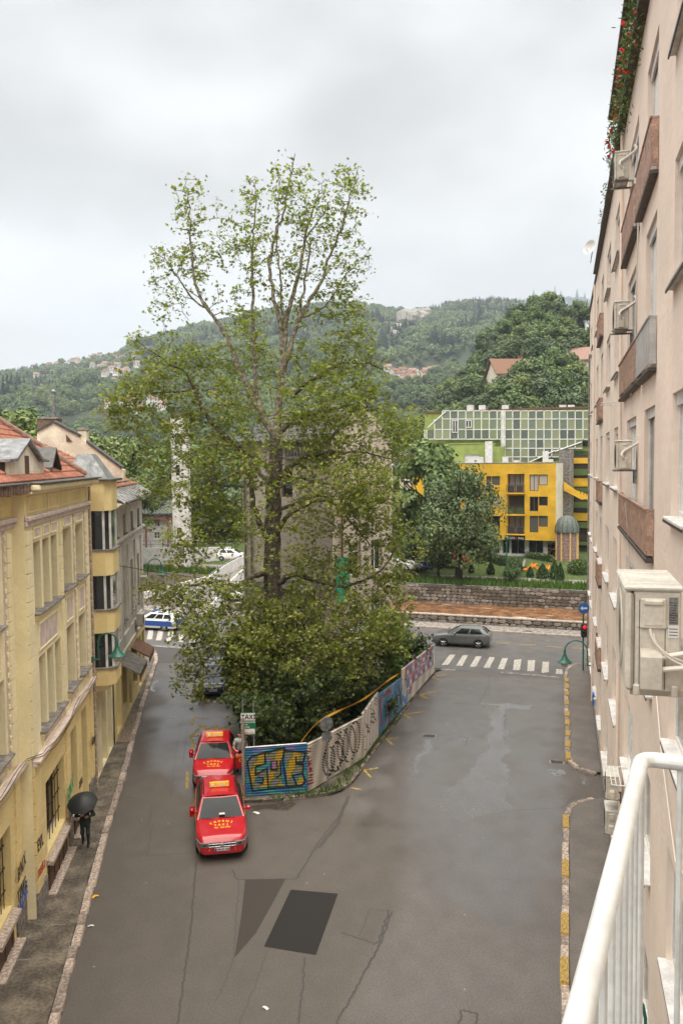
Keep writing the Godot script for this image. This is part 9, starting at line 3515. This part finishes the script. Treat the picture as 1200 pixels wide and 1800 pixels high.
func build_people():
	var skin := Color(0.42, 0.24, 0.17)
	# walker under a black umbrella, seen from behind, mid-stride; local forward is -z
	var p := thing("person", "person in black jacket and dark green trousers walking under a black umbrella", "person", yaw(PI + 0.2, Vector3(-9.25, 0.118, -29.75)))
	var jk := Color(0.016, 0.016, 0.018)
	var tr := Color(0.022, 0.035, 0.03)
	var sh := Color(0.012, 0.012, 0.013)
	var mb := MB.new()
	var hip := Vector3(0, 0.93, 0)
	var chest := Vector3(0, 1.32, -0.03)
	var kl := Vector3(-0.10, 0.50, -0.16)
	var al := Vector3(-0.10, 0.09, -0.05)
	var kr := Vector3(0.10, 0.50, -0.06)
	var ar := Vector3(0.11, 0.13, 0.24)
	var hl := Vector3(-0.14, 1.12, -0.24)
	var hr := Vector3(0.12, 1.20, -0.30)
	var el := Vector3(-0.30, 1.12, -0.02)
	var er := Vector3(0.30, 1.13, -0.04)
	body_mesh(mb,[[hip + Vector3(-0.07,0,0),hip + Vector3(0.07,0,0),0.13,0.13,tr],[hip + Vector3(0,0.06,0),chest,0.145,0.16,jk],[chest + Vector3(-0.09,0.03,0),chest + Vector3(0.09,0.03,0),0.13,0.13,jk],[chest + Vector3(0,0.12,0),Vector3(0,1.52,-0.04),0.065,0.055,skin],
		[Vector3(-0.19,1.40,-0.02),el,0.075,0.055,jk],[el,hl,0.052,0.038,jk],[Vector3(0.19,1.40,-0.02),er,0.075,0.055,jk],[er,hr,0.052,0.038,jk],
		[Vector3(-0.09,0.9,0),kl,0.098,0.068,tr],[kl,al,0.066,0.046,tr],[Vector3(0.09,0.9,0),kr,0.098,0.068,tr],[kr,ar,0.066,0.046,tr],
		[al + Vector3(0,-0.04,0.04),al + Vector3(0,-0.05,-0.17),0.045,0.036,sh],[ar + Vector3(0,-0.03,0.05),ar + Vector3(0,-0.09,-0.12),0.045,0.036,sh]],0.024,0.06)
	hand(mb, hl, Vector3(0.6, 0.2, -0.5), Vector3(0.3, 0, 1), 1.0, 0.75, skin)
	hand(mb, hr, Vector3(-0.5, 0.4, -0.5), Vector3(-0.3, 0, 1), -1.0, 0.8, skin)
	head(mb, Vector3(0, 1.62, -0.05), Vector3(0, -0.05, -1), skin, Color(0.03, 0.022, 0.016))
	obj("body", mb, M.figure, p)
	var u := thing("umbrella", "black umbrella held over the walking person", "umbrella", Transform3D(Basis(Vector3.RIGHT, 0.47) * Basis(Vector3.UP, 0.3), Vector3(-9.2, 0.16, -30.2)))
	var ub := MB.new()
	var rows := []
	for i in 9:
		var row := PackedVector3Array()
		var r := 0.53 * i / 8.0
		for k in 33:
			var a := TAU * k / 32.0
			var seg := absf(sin(a * 4.0))
			var y := 2.16 - 0.30 * pow(i / 8.0, 1.9) + 0.035 * seg * pow(i / 8.0, 2.0)
			row.push_back(Vector3(cos(a) * r * (1.0 - 0.05 * seg), y, sin(a) * r * (1.0 - 0.05 * seg)))
		rows.append(row)
	ub.grid(rows)
	obj("canopy", ub, M.umbrella, u)
	for k in 8:
		var a := TAU * k / 8.0
		var rb := MB.new()
		rb.tube([Vector3(0, 2.13, 0), Vector3(cos(a) * 0.3, 2.04, sin(a) * 0.3), Vector3(cos(a) * 0.52, 1.85, sin(a) * 0.52)], 0.005, 4)
		obj("rib", rb, M.galv, u)
	var sb := MB.new()
	sb.tube([Vector3(0, 1.3, 0), Vector3(0, 2.2, 0)], 0.008, 6)
	sb.tube([Vector3(0, 1.18, 0), Vector3(0, 1.32, 0)], 0.016, 6)
	obj("shaft", sb, M.black, u)

	# driver in a grey T-shirt beside the open taxi door, facing the camera with his arm on the door
	var d := thing("person", "man in pale grey t-shirt and dark trousers standing at the open taxi door", "person", yaw(0.25, Vector3(-4.62, 0.004, -37.35)))
	var ts := Color(0.30, 0.33, 0.30)
	var dt := Color(0.02, 0.02, 0.024)
	var m2 := MB.new()
	var c2 := Vector3(0, 1.33, 0.04)
	var ea := Vector3(-0.30, 1.10, 0.08)
	var ha := Vector3(-0.20, 0.92, 0.30)
	var eb := Vector3(0.30, 1.14, 0.02)
	var hb := Vector3(0.32, 0.95, 0.24)
	body_mesh(m2,[[Vector3(-0.07,0.95,0),Vector3(0.07,0.95,0),0.13,0.13,dt],[Vector3(0,1.02,0),c2,0.14,0.155,ts],[c2 + Vector3(-0.10,0.04,0),c2 + Vector3(0.10,0.04,0),0.125,0.125,ts],[c2 + Vector3(0,0.12,0),Vector3(0,1.54,0.05),0.06,0.055,skin],
		[Vector3(-0.20,1.41,0.02),Vector3(-0.26,1.24,0.05),0.07,0.066,ts],[Vector3(-0.26,1.24,0.05),ea,0.05,0.044,skin],[ea,ha,0.042,0.03,skin],
		[Vector3(0.20,1.41,0.02),Vector3(0.26,1.25,0.02),0.07,0.066,ts],[Vector3(0.26,1.25,0.02),eb,0.05,0.044,skin],[eb,hb,0.042,0.03,skin],
		[Vector3(-0.09,0.9,0),Vector3(-0.11,0.5,0.03),0.098,0.068,dt],[Vector3(-0.11,0.5,0.03),Vector3(-0.12,0.09,-0.02),0.066,0.046,dt],[Vector3(0.09,0.9,0),Vector3(0.11,0.5,0.05),0.098,0.068,dt],[Vector3(0.11,0.5,0.05),Vector3(0.12,0.09,0.0),0.066,0.046,dt],
		[Vector3(-0.12,0.05,-0.05),Vector3(-0.13,0.04,0.15),0.045,0.036,sh],[Vector3(0.12,0.05,-0.03),Vector3(0.14,0.04,0.17),0.045,0.036,sh]],0.024,0.06)
	hand(m2, ha, Vector3(0.3, -0.5, 0.8), Vector3(0.5, -0.7, 0), 1.0, 0.35, skin)
	hand(m2, hb, Vector3(-0.1, -0.4, 0.8), Vector3(-0.3, -0.8, 0), -1.0, 0.4, skin)
	head(m2, Vector3(-0.01, 1.63, 0.06), Vector3(-0.3, -0.15, 1), skin, Color(0.02, 0.015, 0.012))
	obj("body", m2, M.figure, d)
